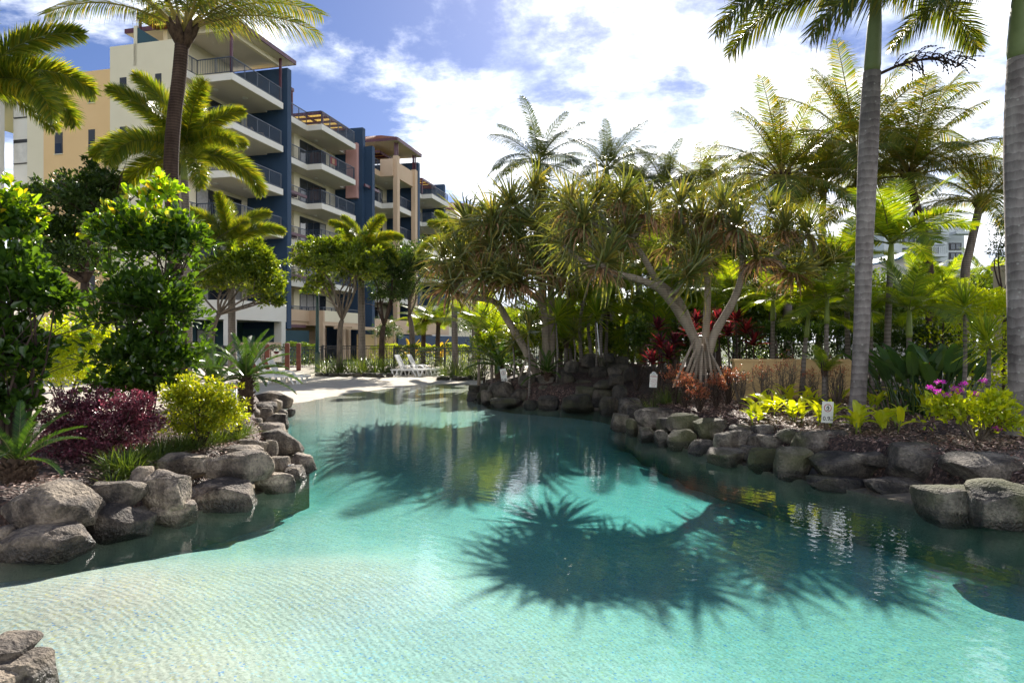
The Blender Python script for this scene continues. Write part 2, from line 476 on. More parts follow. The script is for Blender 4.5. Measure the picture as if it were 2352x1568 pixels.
def mat_floor():
    """pebble finish with small blue and yellow glass chips"""
    m, nt = new_mat('pool_pebble')
    L = nt.links.new
    out = N(nt, 'ShaderNodeOutputMaterial'); p = N(nt, 'ShaderNodeBsdfPrincipled'); p.inputs['Roughness'].default_value = 0.8
    L(p.outputs[0], out.inputs[0])
    tc = N(nt, 'ShaderNodeTexCoord')
    v = N(nt, 'ShaderNodeTexVoronoi'); v.inputs['Scale'].default_value = 70
    L(tc.outputs['Object'], v.inputs['Vector'])
    cr = N(nt, 'ShaderNodeValToRGB'); cr.color_ramp.interpolation = 'CONSTANT'; e = cr.color_ramp.elements
    e[0].position = 0.0; e[0].color = (0.41, 0.385, 0.31, 1)
    e[1].position = 0.94; e[1].color = (0.48, 0.42, 0.20, 1)
    for ps, c in ((0.30, (0.48, 0.455, 0.375)), (0.55, (0.32, 0.32, 0.26)), (0.72, (0.44, 0.41, 0.33)), (0.88, (0.33, 0.43, 0.45)), (0.975, (0.14, 0.24, 0.42))):
        x = e.new(ps); x.color = (*c, 1)
    sp = N(nt, 'ShaderNodeSeparateColor'); L(v.outputs['Color'], sp.inputs[0])
    L(sp.outputs[0], cr.inputs[0])
    n = N(nt, 'ShaderNodeTexNoise'); n.inputs['Scale'].default_value = 1.2; n.inputs['Detail'].default_value = 5
    L(tc.outputs['Object'], n.inputs['Vector'])
    mr = N(nt, 'ShaderNodeMapRange'); mr.inputs['From Min'].default_value = 0.3; mr.inputs['From Max'].default_value = 0.7
    mr.inputs['To Min'].default_value = 0.88; mr.inputs['To Max'].default_value = 1.06
    L(n.outputs['Fac'], mr.inputs['Value'])
    mx = N(nt, 'ShaderNodeMix', data_type='RGBA', blend_type='MULTIPLY'); mx.inputs['Factor'].default_value = 1
    L(cr.outputs[0], mx.inputs['A']); L(mr.outputs[0], mx.inputs['B'])
    L(mx.outputs['Result'], p.inputs['Base Color'])
    # relief added to the floor to imitate the rippling light lines under water
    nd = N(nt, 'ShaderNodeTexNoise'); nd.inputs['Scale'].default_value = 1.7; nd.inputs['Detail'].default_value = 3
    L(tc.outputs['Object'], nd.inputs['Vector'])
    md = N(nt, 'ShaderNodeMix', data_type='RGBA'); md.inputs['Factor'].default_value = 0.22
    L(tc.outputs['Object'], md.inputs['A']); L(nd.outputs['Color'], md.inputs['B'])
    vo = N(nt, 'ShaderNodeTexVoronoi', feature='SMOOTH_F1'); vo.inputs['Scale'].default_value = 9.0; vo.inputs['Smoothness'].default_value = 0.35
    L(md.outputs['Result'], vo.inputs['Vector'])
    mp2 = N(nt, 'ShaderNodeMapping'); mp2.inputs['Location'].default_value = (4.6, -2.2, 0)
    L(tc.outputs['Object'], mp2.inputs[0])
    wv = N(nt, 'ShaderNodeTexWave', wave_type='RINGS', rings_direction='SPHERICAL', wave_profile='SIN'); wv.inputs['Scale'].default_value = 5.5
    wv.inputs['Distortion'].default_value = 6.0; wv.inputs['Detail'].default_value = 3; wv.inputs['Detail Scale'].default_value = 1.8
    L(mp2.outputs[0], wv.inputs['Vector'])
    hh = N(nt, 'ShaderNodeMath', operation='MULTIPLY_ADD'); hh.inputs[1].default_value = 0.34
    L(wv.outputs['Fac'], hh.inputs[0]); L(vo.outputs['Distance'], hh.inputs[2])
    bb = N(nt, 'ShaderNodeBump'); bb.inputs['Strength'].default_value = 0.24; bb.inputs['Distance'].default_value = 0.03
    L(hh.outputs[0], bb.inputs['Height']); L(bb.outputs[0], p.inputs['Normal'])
    return m

def mat_water():
    m, nt = new_mat('pool_water')
    L = nt.links.new
    out = N(nt, 'ShaderNodeOutputMaterial')
    tr = N(nt, 'ShaderNodeBsdfTransparent'); gl = N(nt, 'ShaderNodeBsdfGlossy'); gl.inputs['Roughness'].default_value = 0.012
    lw = N(nt, 'ShaderNodeLayerWeight'); lw.inputs['Blend'].default_value = 0.5
    pw = N(nt, 'ShaderNodeMath', operation='POWER'); pw.inputs[1].default_value = 5.0
    fr = N(nt, 'ShaderNodeMath', operation='MULTIPLY_ADD'); fr.inputs[1].default_value = 0.98; fr.inputs[2].default_value = 0.02
    L(lw.outputs['Facing'], pw.inputs[0]); L(pw.outputs[0], fr.inputs[0])
    mx = N(nt, 'ShaderNodeMixShader')
    tc = N(nt, 'ShaderNodeTexCoord')
    # small wind ripples over a slow swell, with rings spreading from the shallow corner
    n1 = N(nt, 'ShaderNodeTexNoise'); n1.inputs['Scale'].default_value = 5.5; n1.inputs['Detail'].default_value = 3; n1.inputs['Roughness'].default_value = 0.55
    mp = N(nt, 'ShaderNodeMapping'); mp.inputs['Scale'].default_value = (0.8, 1.25, 1)
    L(tc.outputs['Object'], mp.inputs[0]); L(mp.outputs[0], n1.inputs['Vector'])
    mp2 = N(nt, 'ShaderNodeMapping'); mp2.inputs['Location'].default_value = (4.6, -2.2, 0)
    L(tc.outputs['Object'], mp2.inputs[0])
    wv = N(nt, 'ShaderNodeTexWave', wave_type='RINGS', rings_direction='SPHERICAL'); wv.inputs['Scale'].default_value = 2.4
    wv.inputs['Distortion'].default_value = 2.6; wv.inputs['Detail'].default_value = 2; wv.inputs['Detail Scale'].default_value = 1.6
    L(mp2.outputs[0], wv.inputs['Vector'])
    n2 = N(nt, 'ShaderNodeTexNoise'); n2.inputs['Scale'].default_value = 0.7; n2.inputs['Detail'].default_value = 2
    L(tc.outputs['Object'], n2.inputs['Vector'])
    a = N(nt, 'ShaderNodeMath', operation='MULTIPLY_ADD'); a.inputs[1].default_value = 0.16
    L(wv.outputs['Fac'], a.inputs[0]); L(n1.outputs['Fac'], a.inputs[2])
    a2 = N(nt, 'ShaderNodeMath', operation='MULTIPLY_ADD'); a2.inputs[1].default_value = 0.9
    L(n2.outputs['Fac'], a2.inputs[0]); L(a.outputs[0], a2.inputs[2])
    b = N(nt, 'ShaderNodeBump'); b.inputs['Strength'].default_value = 0.055; b.inputs['Distance'].default_value = 0.05
    L(a2.outputs[0], b.inputs['Height'])
    L(b.outputs[0], gl.inputs['Normal']); L(b.outputs[0], lw.inputs['Normal'])
    L(fr.outputs[0], mx.inputs[0]); L(tr.outputs[0], mx.inputs[1]); L(gl.outputs[0], mx.inputs[2])
    L(mx.outputs[0], out.inputs['Surface'])
    va = N(nt, 'ShaderNodeVolumeAbsorption'); va.inputs['Color'].default_value = (0.05, 0.79, 0.80, 1); va.inputs['Density'].default_value = 0.62
    L(va.outputs[0], out.inputs['Volume'])
    return m

M = {}
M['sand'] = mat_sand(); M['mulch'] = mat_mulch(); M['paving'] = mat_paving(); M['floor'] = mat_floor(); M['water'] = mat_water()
M['lawn'] = solid('lawn_soil', (0.05, 0.075, 0.02), (0.035, 0.05, 0.015), 0.9, 2.0, 0.8, 60)

def build_ground():
    step = 0.2
    xs = np.arange(-16, 18.01, step); ys = np.arange(-4.2, 42.01, step)
    X, Y = np.meshgrid(xs, ys)
    Z, ins, sand, right = height(X, Y)
    rng = np.random.default_rng(3)
    nz = rng.normal(0, 0.012, Z.shape)
    Z = Z + np.where(ins | sand, nz * 0.15, nz)
    V = np.stack([X, Y, Z], -1).reshape(-1, 3)
    ny, nx = X.shape
    i = np.arange(ny - 1)[:, None] * nx + np.arange(nx - 1)[None, :]
    F = np.stack([i, i + 1, i + nx + 1, i + nx], -1).reshape(-1, 4)
    cx = (X[:-1, :-1] + step / 2).ravel(); cyy = (Y[:-1, :-1] + step / 2).ravel()
    pin = inside(POOL, cx, cyy)
    # the pool floor reaches a little under the rocks
    din = edist(POOL, cx, cyy)
    bch = inside(BEACH, cx, cyy)
    lb = inside(LBED, cx, cyy)
    rt = cx > np.interp(cyy, [0, 18, 22, 30, 42], [0, 0, -1.3, 0.5, 1.2])
    cls = np.full(cx.shape, 4)
    cls[rt] = 3
    cls[lb] = 2
    cls[bch] = 1
    cls[pin | ((din < 0.42) & ~bch)] = 0
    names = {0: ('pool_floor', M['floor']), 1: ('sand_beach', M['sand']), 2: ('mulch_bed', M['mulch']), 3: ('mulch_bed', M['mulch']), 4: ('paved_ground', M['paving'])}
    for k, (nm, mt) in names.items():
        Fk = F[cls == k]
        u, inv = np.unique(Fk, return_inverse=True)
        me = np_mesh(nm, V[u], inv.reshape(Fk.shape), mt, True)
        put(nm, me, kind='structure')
    # far ground out to the horizon, as four sheets around the modelled plot
    mb = MB()
    E = 900
    for x0, x1, y0, y1 in ((-E, -16, -E, E), (18, E, -E, E), (-16, 18, 42, E), (-16, 18, -E, -4.2)):
        mb.add([(x0, y0, 0.33), (x1, y0, 0.33), (x1, y1, 0.33), (x0, y1, 0.33)], [(0, 1, 2, 3)])
    put('ground', mb.mesh('ground', M['lawn']), kind='structure')
    # the body of water
    w = MB()
    w.box(-9.5, 8.0, -4.6, 30.5, -2.5, 0.0)
    put('water', w.mesh('water', M['water']), kind='structure')

build_ground()

def pool_wall():
    """rendered shell of the pool under the boulders, all round but the beach"""
    n = len(POOL)
    def off(i, q):
        a = POOL[(i - 1) % n]; b = POOL[i]; c = POOL[(i + 1) % n]
        t = (c - a) / np.linalg.norm(c - a)
        nrm = np.array([-t[1], t[0]])                      # outward, the outline runs clockwise
        if inside(POOL, np.array([b[0] + nrm[0] * 0.05]), np.array([b[1] + nrm[1] * 0.05]))[0]: nrm = -nrm
        return b + nrm * q
    m = MB()
    runs = [list(range(16, n)) + list(range(0, 11))]
    for run in runs:
        vs = []; fs = []
        for i in run:
            p = off(i, 0.06); q = off(i, 0.62)
            vs += [(p[0], p[1], -0.9), (p[0], p[1], -0.012), (q[0], q[1], 0.05)]
        for k in range(len(run) - 1):
            o = 3 * k
            fs += [(o, o + 3, o + 4, o + 1), (o + 1, o + 4, o + 5, o + 2)]
        m.add(vs, fs)
    put('pool_wall', m.mesh('pool_wall', M['render_tan']), kind='structure')
M['render_tan'] = solid('pool_render_tan', (0.26, 0.22, 0.155), (0.19, 0.16, 0.115), 0.85, 4, 0.4, 40)
pool_wall()

# ================================================================== boulders
def mat_rock(name, c1, c2, c3, moss=None):
    m, nt = new_mat(name)
    L = nt.links.new
    out = N(nt, 'ShaderNodeOutputMaterial'); p = N(nt, 'ShaderNodeBsdfPrincipled')
    L(p.outputs[0], out.inputs[0])
    tc = N(nt, 'ShaderNodeTexCoord'); g = N(nt, 'ShaderNodeNewGeometry')
    n1 = N(nt, 'ShaderNodeTexNoise'); n1.inputs['Scale'].default_value = 2.6; n1.inputs['Detail'].default_value = 9; n1.inputs['Roughness'].default_value = 0.68
    L(g.outputs['Position'], n1.inputs['Vector'])
    cr = N(nt, 'ShaderNodeValToRGB'); e = cr.color_ramp.elements
    e[0].position = 0.40; e[0].color = (*c3, 1); e[1].position = 0.60; e[1].color = (*c1, 1)
    x = e.new(0.50); x.color = (*c2, 1)
    L(n1.outputs['Fac'], cr.inputs[0])
    col = cr.outputs[0]
    n2 = N(nt, 'ShaderNodeTexNoise'); n2.inputs['Scale'].default_value = 38; n2.inputs['Detail'].default_value = 5
    L(g.outputs['Position'], n2.inputs['Vector'])
    mr = N(nt, 'ShaderNodeMapRange'); mr.inputs['From Min'].default_value = 0.3; mr.inputs['From Max'].default_value = 0.7
    mr.inputs['To Min'].default_value = 0.62; mr.inputs['To Max'].default_value = 1.28
    L(n2.outputs['Fac'], mr.inputs['Value'])
    mm = N(nt, 'ShaderNodeMix', data_type='RGBA', blend_type='MULTIPLY'); mm.inputs['Factor'].default_value = 1
    L(col, mm.inputs['A']); L(mr.outputs[0], mm.inputs['B']); col = mm.outputs['Result']
    oi = N(nt, 'ShaderNodeObjectInfo'); tv = N(nt, 'ShaderNodeMapRange'); tv.inputs['To Min'].default_value = 0.62; tv.inputs['To Max'].default_value = 1.30
    L(oi.outputs['Random'], tv.inputs['Value'])
    ot = N(nt, 'ShaderNodeMix', data_type='RGBA', blend_type='MULTIPLY'); ot.inputs['Factor'].default_value = 1
    L(col, ot.inputs['A']); L(tv.outputs[0], ot.inputs['B']); col = ot.outputs['Result']
    # dark run-off streaks
    ms = N(nt, 'ShaderNodeMapping'); ms.inputs['Scale'].default_value = (5.5, 5.5, 0.7); L(g.outputs['Position'], ms.inputs[0])
    ns = N(nt, 'ShaderNodeTexNoise'); ns.inputs['Scale'].default_value = 1.0; ns.inputs['Detail'].default_value = 4; L(ms.outputs[0], ns.inputs['Vector'])
    rs = N(nt, 'ShaderNodeMapRange'); rs.inputs['From Min'].default_value = 0.52; rs.inputs['From Max'].default_value = 0.66; rs.inputs['To Max'].default_value = 0.72
    L(ns.outputs['Fac'], rs.inputs['Value'])
    xs_ = N(nt, 'ShaderNodeMix', data_type='RGBA', blend_type='MULTIPLY'); xs_.inputs['B'].default_value = (0.30, 0.26, 0.23, 1)
    L(rs.outputs[0], xs_.inputs['Factor']); L(col, xs_.inputs['A']); col = xs_.outputs['Result']
    if moss:
        n3 = N(nt, 'ShaderNodeTexNoise'); n3.inputs['Scale'].default_value = 1.1; n3.inputs['Detail'].default_value = 6
        L(g.outputs['Position'], n3.inputs['Vector'])
        r3 = N(nt, 'ShaderNodeMapRange'); r3.inputs['From Min'].default_value = 0.5; r3.inputs['From Max'].default_value = 0.62; r3.inputs['To Max'].default_value = 0.6
        L(n3.outputs['Fac'], r3.inputs['Value'])
        m3 = N(nt, 'ShaderNodeMix', data_type='RGBA'); m3.inputs['B'].default_value = (*moss, 1)
        L(r3.outputs[0], m3.inputs['Factor']); L(col, m3.inputs['A']); col = m3.outputs['Result']
    # wet tide mark just above the water
    sp = N(nt, 'ShaderNodeSeparateXYZ'); L(g.outputs['Position'], sp.inputs[0])
    ad = N(nt, 'ShaderNodeMath', operation='MULTIPLY_ADD'); ad.inputs[1].default_value = 0.10
    L(n1.outputs['Fac'], ad.inputs[0]); L(sp.outputs['Z'], ad.inputs[2])
    wet = N(nt, 'ShaderNodeMapRange'); wet.inputs['From Min'].default_value = 0.17; wet.inputs['From Max'].default_value = 0.13
    L(ad.outputs[0], wet.inputs['Value'])
    mw = N(nt, 'ShaderNodeMix', data_type='RGBA', blend_type='MULTIPLY'); mw.inputs['B'].default_value = (0.34, 0.33, 0.32, 1)
    L(wet.outputs[0], mw.inputs['Factor']); L(col, mw.inputs['A'])
    L(mw.outputs['Result'], p.inputs['Base Color'])
    rr = N(nt, 'ShaderNodeMapRange'); rr.inputs['To Min'].default_value = 0.82; rr.inputs['To Max'].default_value = 0.35
    L(wet.outputs[0], rr.inputs['Value']); L(rr.outputs[0], p.inputs['Roughness'])
    # cracks and grain
    v = N(nt, 'ShaderNodeTexVoronoi', feature='DISTANCE_TO_EDGE'); v.inputs['Scale'].default_value = 3.2
    nd = N(nt, 'ShaderNodeMix', data_type='RGBA'); nd.inputs['Factor'].default_value = 0.16
    L(g.outputs['Position'], nd.inputs['A']); L(n1.outputs['Color'], nd.inputs['B']); L(nd.outputs['Result'], v.inputs['Vector'])
    vr = N(nt, 'ShaderNodeMapRange'); vr.inputs['From Max'].default_value = 0.02
    L(v.outputs[0], vr.inputs['Value'])
    h = N(nt, 'ShaderNodeMath', operation='MULTIPLY_ADD'); h.inputs[1].default_value = 0.14
    L(vr.outputs[0], h.inputs[0])
    h2 = N(nt, 'ShaderNodeMath', operation='MULTIPLY_ADD'); h2.inputs[1].default_value = 0.9
    L(n1.outputs['Fac'], h2.inputs[0]); L(n2.outputs['Fac'], h2.inputs[2]); L(h2.outputs[0], h.inputs[2])
    b = N(nt, 'ShaderNodeBump'); b.inputs['Strength'].default_value = 1.0; b.inputs['Distance'].default_value = 0.035
    L(h.outputs[0], b.inputs['Height']); L(b.outputs[0], p.inputs['Normal'])
    return m

M['rock_l'] = mat_rock('sandstone_grey', (0.34, 0.275, 0.205), (0.20, 0.16, 0.125), (0.060, 0.047, 0.040))
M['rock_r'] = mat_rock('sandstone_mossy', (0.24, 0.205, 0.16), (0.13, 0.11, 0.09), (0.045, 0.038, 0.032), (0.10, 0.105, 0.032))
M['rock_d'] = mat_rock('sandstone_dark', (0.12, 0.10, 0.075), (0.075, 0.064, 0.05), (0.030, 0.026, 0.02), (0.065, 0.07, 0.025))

def ico(sub):
    import bmesh
    bm = bmesh.new(); bmesh.ops.create_icosphere(bm, subdivisions=sub, radius=1)
    V = np.array([v.co[:] for v in bm.verts]); F = np.array([[v.index for v in f.verts] for f in bm.faces]); bm.free()
    return V, F
ICO = {4: ico(4), 5: ico(5)}

def boulder_mesh(dx, dy, dz, seed, mt, sub=4, angular=0.5):
    """a split sandstone block: rounded box cut by many planes, with bedding ledges and grain"""
    rng = np.random.default_rng(seed)
    V, F = ICO[sub]
    V = np.sign(V) * np.abs(V) ** 0.52
    npl = int(9 + angular * 18)
    for k in range(npl):
        n = rng.normal(size=3)
        if k < 4: n[2] *= 0.25
        n /= np.linalg.norm(n)
        sup = (V @ n).max()
        off = sup * (rng.uniform(0.62, 0.86) if k < 6 else rng.uniform(0.76, 0.94))
        e = V @ n - off
        V = V - np.where(e > 0, e * 0.97, 0)[:, None] * n
    lo, hi = V.min(0), V.max(0)
    V = (V - (lo + hi) / 2) / ((hi - lo) / 2)
    V = V * np.array([dx, dy, dz]) / 2
    sc = min(dx, dy, dz)
    o = rng.uniform(0, 50, 3)
    # bedding planes tilt a little; small ledges step along them
    bed = unit_(np.array([rng.normal() * 0.3, rng.normal() * 0.3, 1.0]))
    f1 = 1.1 / sc
    nn = V / np.linalg.norm(V, axis=1)[:, None]
    d1 = np.array([mnoise.fractal(Vector(p * f1 + o), 1.0, 2.1, 4) for p in V])
    d2 = np.array([abs(mnoise.noise(Vector(p * f1 * 2.3 + o + 7.0))) for p in V])
    lay = (V @ bed) * (5.5 / dz) + d1 * 1.1
    ledge = np.abs((lay % 1.0) - 0.5)
    disp = d1 * 0.06 - np.exp(-(d2 / 0.035) ** 2) * 0.028 * (rng.random() < 0.8) - np.exp(-(ledge / 0.07) ** 2) * 0.016
    V = V + nn * (disp * sc)[:, None]
    return np_mesh('boulder', V, F, mt, True)

def unit_(a): return a / np.linalg.norm(a)

L_ROCKS = [  # left edge of the pool: photo box x0, y0, x1, y1 and the height of the foot
    (17, 1099, 224, 1211, .20), (192, 1098, 325, 1163, .25), (323, 1076, 438, 1159, .20), (300, 1066, 352, 1115, .36), (369, 1036, 481, 1094, .30),
    (17, 1196, 207, 1288, 0), (201, 1154, 345, 1240, 0), (335, 1142, 452, 1205, 0), (-26, 1118, 20, 1180, .22), (-40, 1205, 15, 1292, 0),
    (440, 1094, 585, 1170, 0), (481, 1032, 621, 1098, .25), (584, 1080, 678, 1131, 0), (615, 1045, 664, 1080, .13), (657, 1037, 725, 1082, .03),
    (657, 1066, 700, 1101, .03), (504, 1021, 598, 1045, .36), (543, 1006, 616, 1045, .30), (607, 1006, 637, 1047, .24), (604, 983, 694, 1041, .10),
    (580, 968, 653, 998, .26), (572, 957, 602, 975, .32), (555, 937, 597, 958, .28), (595, 935, 627, 966, .16), (565, 924, 625, 944, .28),
    (613, 949, 661, 983, .03), (623, 915, 646, 941, .16), (590, 896, 670, 940, .06), (637, 938, 662, 961, .02), (658, 936, 677, 953, 0), (584, 921, 636, 949, .15)]
NEAR_ROCKS = [(-30, 1457, 68, 1508, .20), (-60, 1493, 108, 1620, 0.0), (-90, 1530, 30, 1640, 0.05)]
A_ROCKS = [(1076, 883, 1106, 899, .15), (1072, 897, 1097, 919, 0), (1094, 900, 1106, 923, 0), (1102, 879, 1126, 904, .2), (1104, 895, 1130, 928, 0),
    (1120, 875, 1181, 915, .15), (1126, 911, 1199, 935, 0), (1174, 893, 1230, 921, .1), (1190, 860, 1232, 888, .5), (1232, 860, 1276, 890, .48),
    (1236, 884, 1268, 915, .2), (1201, 918, 1236, 937, 0), (1236, 908, 1285, 939, 0), (1277, 848, 1322, 881, .6), (1268, 879, 1321, 915, .2),
    (1296, 829, 1329, 850, 1.0), (1334, 812, 1374, 840, 1.08), (1321, 840, 1363, 873, .65), (1352, 842, 1396, 875, .65), (1314, 870, 1363, 902, .35),
    (1290, 902, 1363, 946, 0), (1360, 893, 1411, 937, .03), (1374, 820, 1394, 844, 1.03), (1361, 871, 1425, 887, .6), (1394, 833, 1451, 845, 1.03),
    (1396, 844, 1429, 856, .93), (1378, 910, 1420, 950, 0), (1409, 884, 1440, 928, .2), (1407, 817, 1442, 831, 1.2), (1387, 811, 1411, 828, 1.25),
    (1429, 842, 1462, 871, .75), (1150, 868, 1192, 884, .5), (1322, 885, 1372, 912, .3), (1398, 858, 1432, 880, .7)]
B_ROCKS = [(1420, 913, 1473, 950, .13), (1442, 928, 1484, 961, .13), (1402, 949, 1451, 986, 0), (1438, 960, 1466, 997, 0), (1458, 935, 1555, 982, .12),
    (1533, 946, 1603, 988, .24), (1512, 957, 1540, 988, .18), (1467, 979, 1513, 1012, 0), (1504, 986, 1538, 1019, 0), (1531, 984, 1597, 1028, 0),
    (1595, 960, 1681, 999, .22), (1580, 1008, 1644, 1041, 0), (1640, 983, 1726, 1030, .18), (1679, 974, 1724, 991, .38), (1730, 972, 1781, 999, .38),
    (1619, 1026, 1719, 1066, 0), (1717, 993, 1824, 1033, .20), (1719, 1026, 1785, 1083, 0), (1784, 1024, 1863, 1100, 0), (1831, 983, 1961, 1044, .25),
    (1863, 1036, 2015, 1098, .09), (1842, 1086, 1983, 1123, 0), (2038, 1013, 2194, 1100, .17), (1956, 1035, 2037, 1061, .3), (1983, 1091, 2132, 1139, 0),
    (2180, 1035, 2370, 1121, .22), (2112, 1108, 2258, 1200, 0), (2226, 1098, 2395, 1222, 0), (2297, 1108, 2395, 1168, .15), (1784, 982, 1864, 1008, .38), (1700, 1020, 1740, 1048, .1)]

def rocks(lst, seed, mt, label, group, ang, big=95, nm='boulder', labels=None, sm=800, top=0.22):
    for i, (x0, y0, x1, y1, zb) in enumerate(lst):
        Yf = 1568 * (CAM_H - zb) / (y1 - 784)
        w = (x1 - x0) / 1568 * Yf
        h = (y1 - y0) / 1568 * Yf
        dep = min(max(0.68 * w, 0.8 * h, 0.28), 1.0)
        Yc = Yf + dep * 0.60
        xc = (x0 + x1) / 2
        w = (x1 - x0) / 1568 * Yc * 1.03
        ztop = CAM_H - (y0 - 784) / 1568 * (Yf + dep * 0.85)
        zbot = zb - (0.08 if zb < 0.06 else 0.09)
        hh = max(ztop - zbot, 0.12)
        me = boulder_mesh(w, dep * 1.15, hh, seed + i * 7, mt, 5 if (x1 - x0) > big else 4, ang)
        lb = (labels or {}).get(i)
        gp = None
        if lb is None:
            tier = 'on the waterline' if zb < 0.06 else ('in the top course' if zb > top else 'in the middle course')
            lb = label % ('small' if (x1 - x0) * Yf < sm else 'large', tier); gp = group
        put(nm, me, None, ((xc - 1176) / 1568 * Yc, Yc, (ztop + zbot) / 2), (0, 0, random.Random(seed + i).uniform(-0.12, 0.12)),
            label=lb, cat='boulder', group=gp)

rocks(L_ROCKS, 100, M['rock_l'], '%s angular boulder %s of the wall below the purple and golden shrubs', 'boulders of the wall below the shrubs', 0.75, 90,
      labels={0: 'broad grey sandstone boulder with dark streaks, biggest in the wall below the shrubs',
              5: 'long flat-topped sandstone block at the waterline under the streaked boulder',
              10: 'flat-topped pale sandstone boulder at the waterline below the golden shrub',
              14: 'pointed dark boulder at the tip of the wall jutting into the pool',
              27: 'tall ridged boulder at the end of the wall beside the sand beach'})
rocks(NEAR_ROCKS, 400, M['rock_l'], '%s rough brown boulder %s of the pile apart from the wall', 'boulders apart from the wall', 0.6, 60)
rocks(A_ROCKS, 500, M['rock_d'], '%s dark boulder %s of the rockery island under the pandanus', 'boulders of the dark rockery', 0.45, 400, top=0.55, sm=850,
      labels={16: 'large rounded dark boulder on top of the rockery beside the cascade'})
rocks(B_ROCKS, 800, M['rock_r'], '%s mossy grey-brown boulder %s of the edging beside the mulch bed', 'boulders edging the mulch bed', 0.5, 100,
      labels={26: 'sloping boulder at the waterline below the magenta flowers', 27: 'huge boulder at the waterline next to the thick royal palm trunk',
              22: 'wide domed boulder between the mulch bed and the water with sunlit top',
              19: 'dark humped boulder in front of the white depth sign'})
# ================================================================== the apartment building
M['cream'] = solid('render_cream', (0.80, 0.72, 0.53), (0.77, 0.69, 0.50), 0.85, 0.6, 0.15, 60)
M['white'] = solid('render_white', (0.80, 0.77, 0.70), (0.77, 0.73, 0.65), 0.85, 0.6, 0.15, 60)
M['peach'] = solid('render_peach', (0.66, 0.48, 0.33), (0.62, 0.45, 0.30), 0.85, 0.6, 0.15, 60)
M['orange'] = solid('render_orange', (0.82, 0.56, 0.28), (0.79, 0.53, 0.26), 0.85, 0.5, 0.15, 60)
M['ochre'] = solid('render_ochre', (0.60, 0.42, 0.20), (0.55, 0.38, 0.18), 0.85, 0.5, 0.15, 60)
M['pink'] = solid('render_pink', (0.58, 0.33, 0.30), (0.54, 0.30, 0.27), 0.85, 0.5, 0.1, 60)
M['blue'] = solid('render_blue', (0.030, 0.062, 0.118), (0.026, 0.055, 0.105), 0.7, 0.5, 0.15, 60)
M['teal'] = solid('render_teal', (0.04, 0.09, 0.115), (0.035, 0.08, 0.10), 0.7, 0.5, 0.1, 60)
M['soffit'] = solid('soffit_paint', (0.68, 0.62, 0.52), (0.65, 0.59, 0.49), 0.85, 0.5, 0.3, 120)
M['purple'] = solid('maroon_paint', (0.10, 0.028, 0.045), (0.085, 0.022, 0.038), 0.45, 2, 0, 1, 0.4)
M['rail'] = solid('rail_blue_grey', (0.032, 0.052, 0.085), (0.028, 0.045, 0.075), 0.4, 2, 0, 1, 0.5)
M['frame'] = solid('window_frame_dark', (0.02, 0.022, 0.028), None, 0.4, 2, 0, 1, 0.5)
M['glass'] = solid('window_glass_dark', (0.018, 0.022, 0.028), (0.03, 0.034, 0.04), 0.06, 0.4, 0, 1, 0.7)
M['curtain'] = solid('curtain_cloth', (0.38, 0.37, 0.36), (0.30, 0.29, 0.28), 0.9, 6, 0, 1, 0.1)
M['tile'] = solid('terracotta_tile', (0.33, 0.15, 0.10), (0.24, 0.10, 0.07), 0.75, 6, 0.2, 30, 0.2)
M['lampw'] = solid('lamp_plastic', (0.75, 0.72, 0.66), None, 0.4, 2)
m_, nt_ = new_mat('pergola_sheet')
_o = N(nt_, 'ShaderNodeOutputMaterial'); _d = N(nt_, 'ShaderNodeBsdfDiffuse'); _t = N(nt_, 'ShaderNodeBsdfTranslucent'); _x = N(nt_, 'ShaderNodeMixShader')
_d.inputs[0].default_value = (0.75, 0.62, 0.30, 1); _t.inputs[0].default_value = (0.85, 0.70, 0.32, 1); _x.inputs[0].default_value = 0.7
nt_.links.new(_d.outputs[0], _x.inputs[1]); nt_.links.new(_t.outputs[0], _x.inputs[2]); nt_.links.new(_x.outputs[0], _o.inputs[0])
M['sheet'] = m_

B_ANG = math.atan2(0.9706, 0.2408)          # the facade runs away to the right of the view
B_O = Vector((-16.1, 48.5, 0.0))
bldg = thing('apartment_building', 'six-storey cream and blue apartment building with stepped balconies behind the pool fence', 'building', B_O, B_ANG)

class SB(MB):
    """boxes in facade coordinates: s along the facade, t outwards, z up"""
    def b(self, s0, s1, t0, t1, z0, z1, mi=0):
        return self.box(s0, s1, -t1, -t0, z0, z1, mi)
    def poly(self, pts, z0, z1, mi=0):
        p = [(a, -b) for a, b in pts]
        ar = sum(p[i][0] * p[(i + 1) % len(p)][1] - p[(i + 1) % len(p)][0] * p[i][1] for i in range(len(p)))
        if ar < 0: p = p[::-1]
        return self.prism(p, z0, z1, mi)
def bp(name, sb, mats, parent=None, label=None, kind=None):
    return put(name, sb.mesh(name, mats), parent or bldg, label=label, kind=kind)

def railing(pts, z, parent=None, h=1.02):
    """blue-grey balustrade along a facade polyline"""
    r = SB()
    for (s0, t0), (s1, t1) in zip(pts[:-1], pts[1:]):
        Ls = math.hypot(s1 - s0, t1 - t0)
        a = lambda k, zz: (s0 + (s1 - s0) * k, -(t0 + (t1 - t0) * k), zz)
        r.beam(a(0, z + h), a(1, z + h), 0.06, 0.05)
        r.beam(a(0, z + 0.10), a(1, z + 0.10), 0.04, 0.04)
        n = max(2, int(Ls / 0.12))
        for i in range(n + 1):
            w = 0.05 if i % 11 == 0 or i == n else 0.018
            r.beam(a(i / n, z + 0.1), a(i / n, z + h), w, w)
    return bp('railing', r, M['rail'], parent)

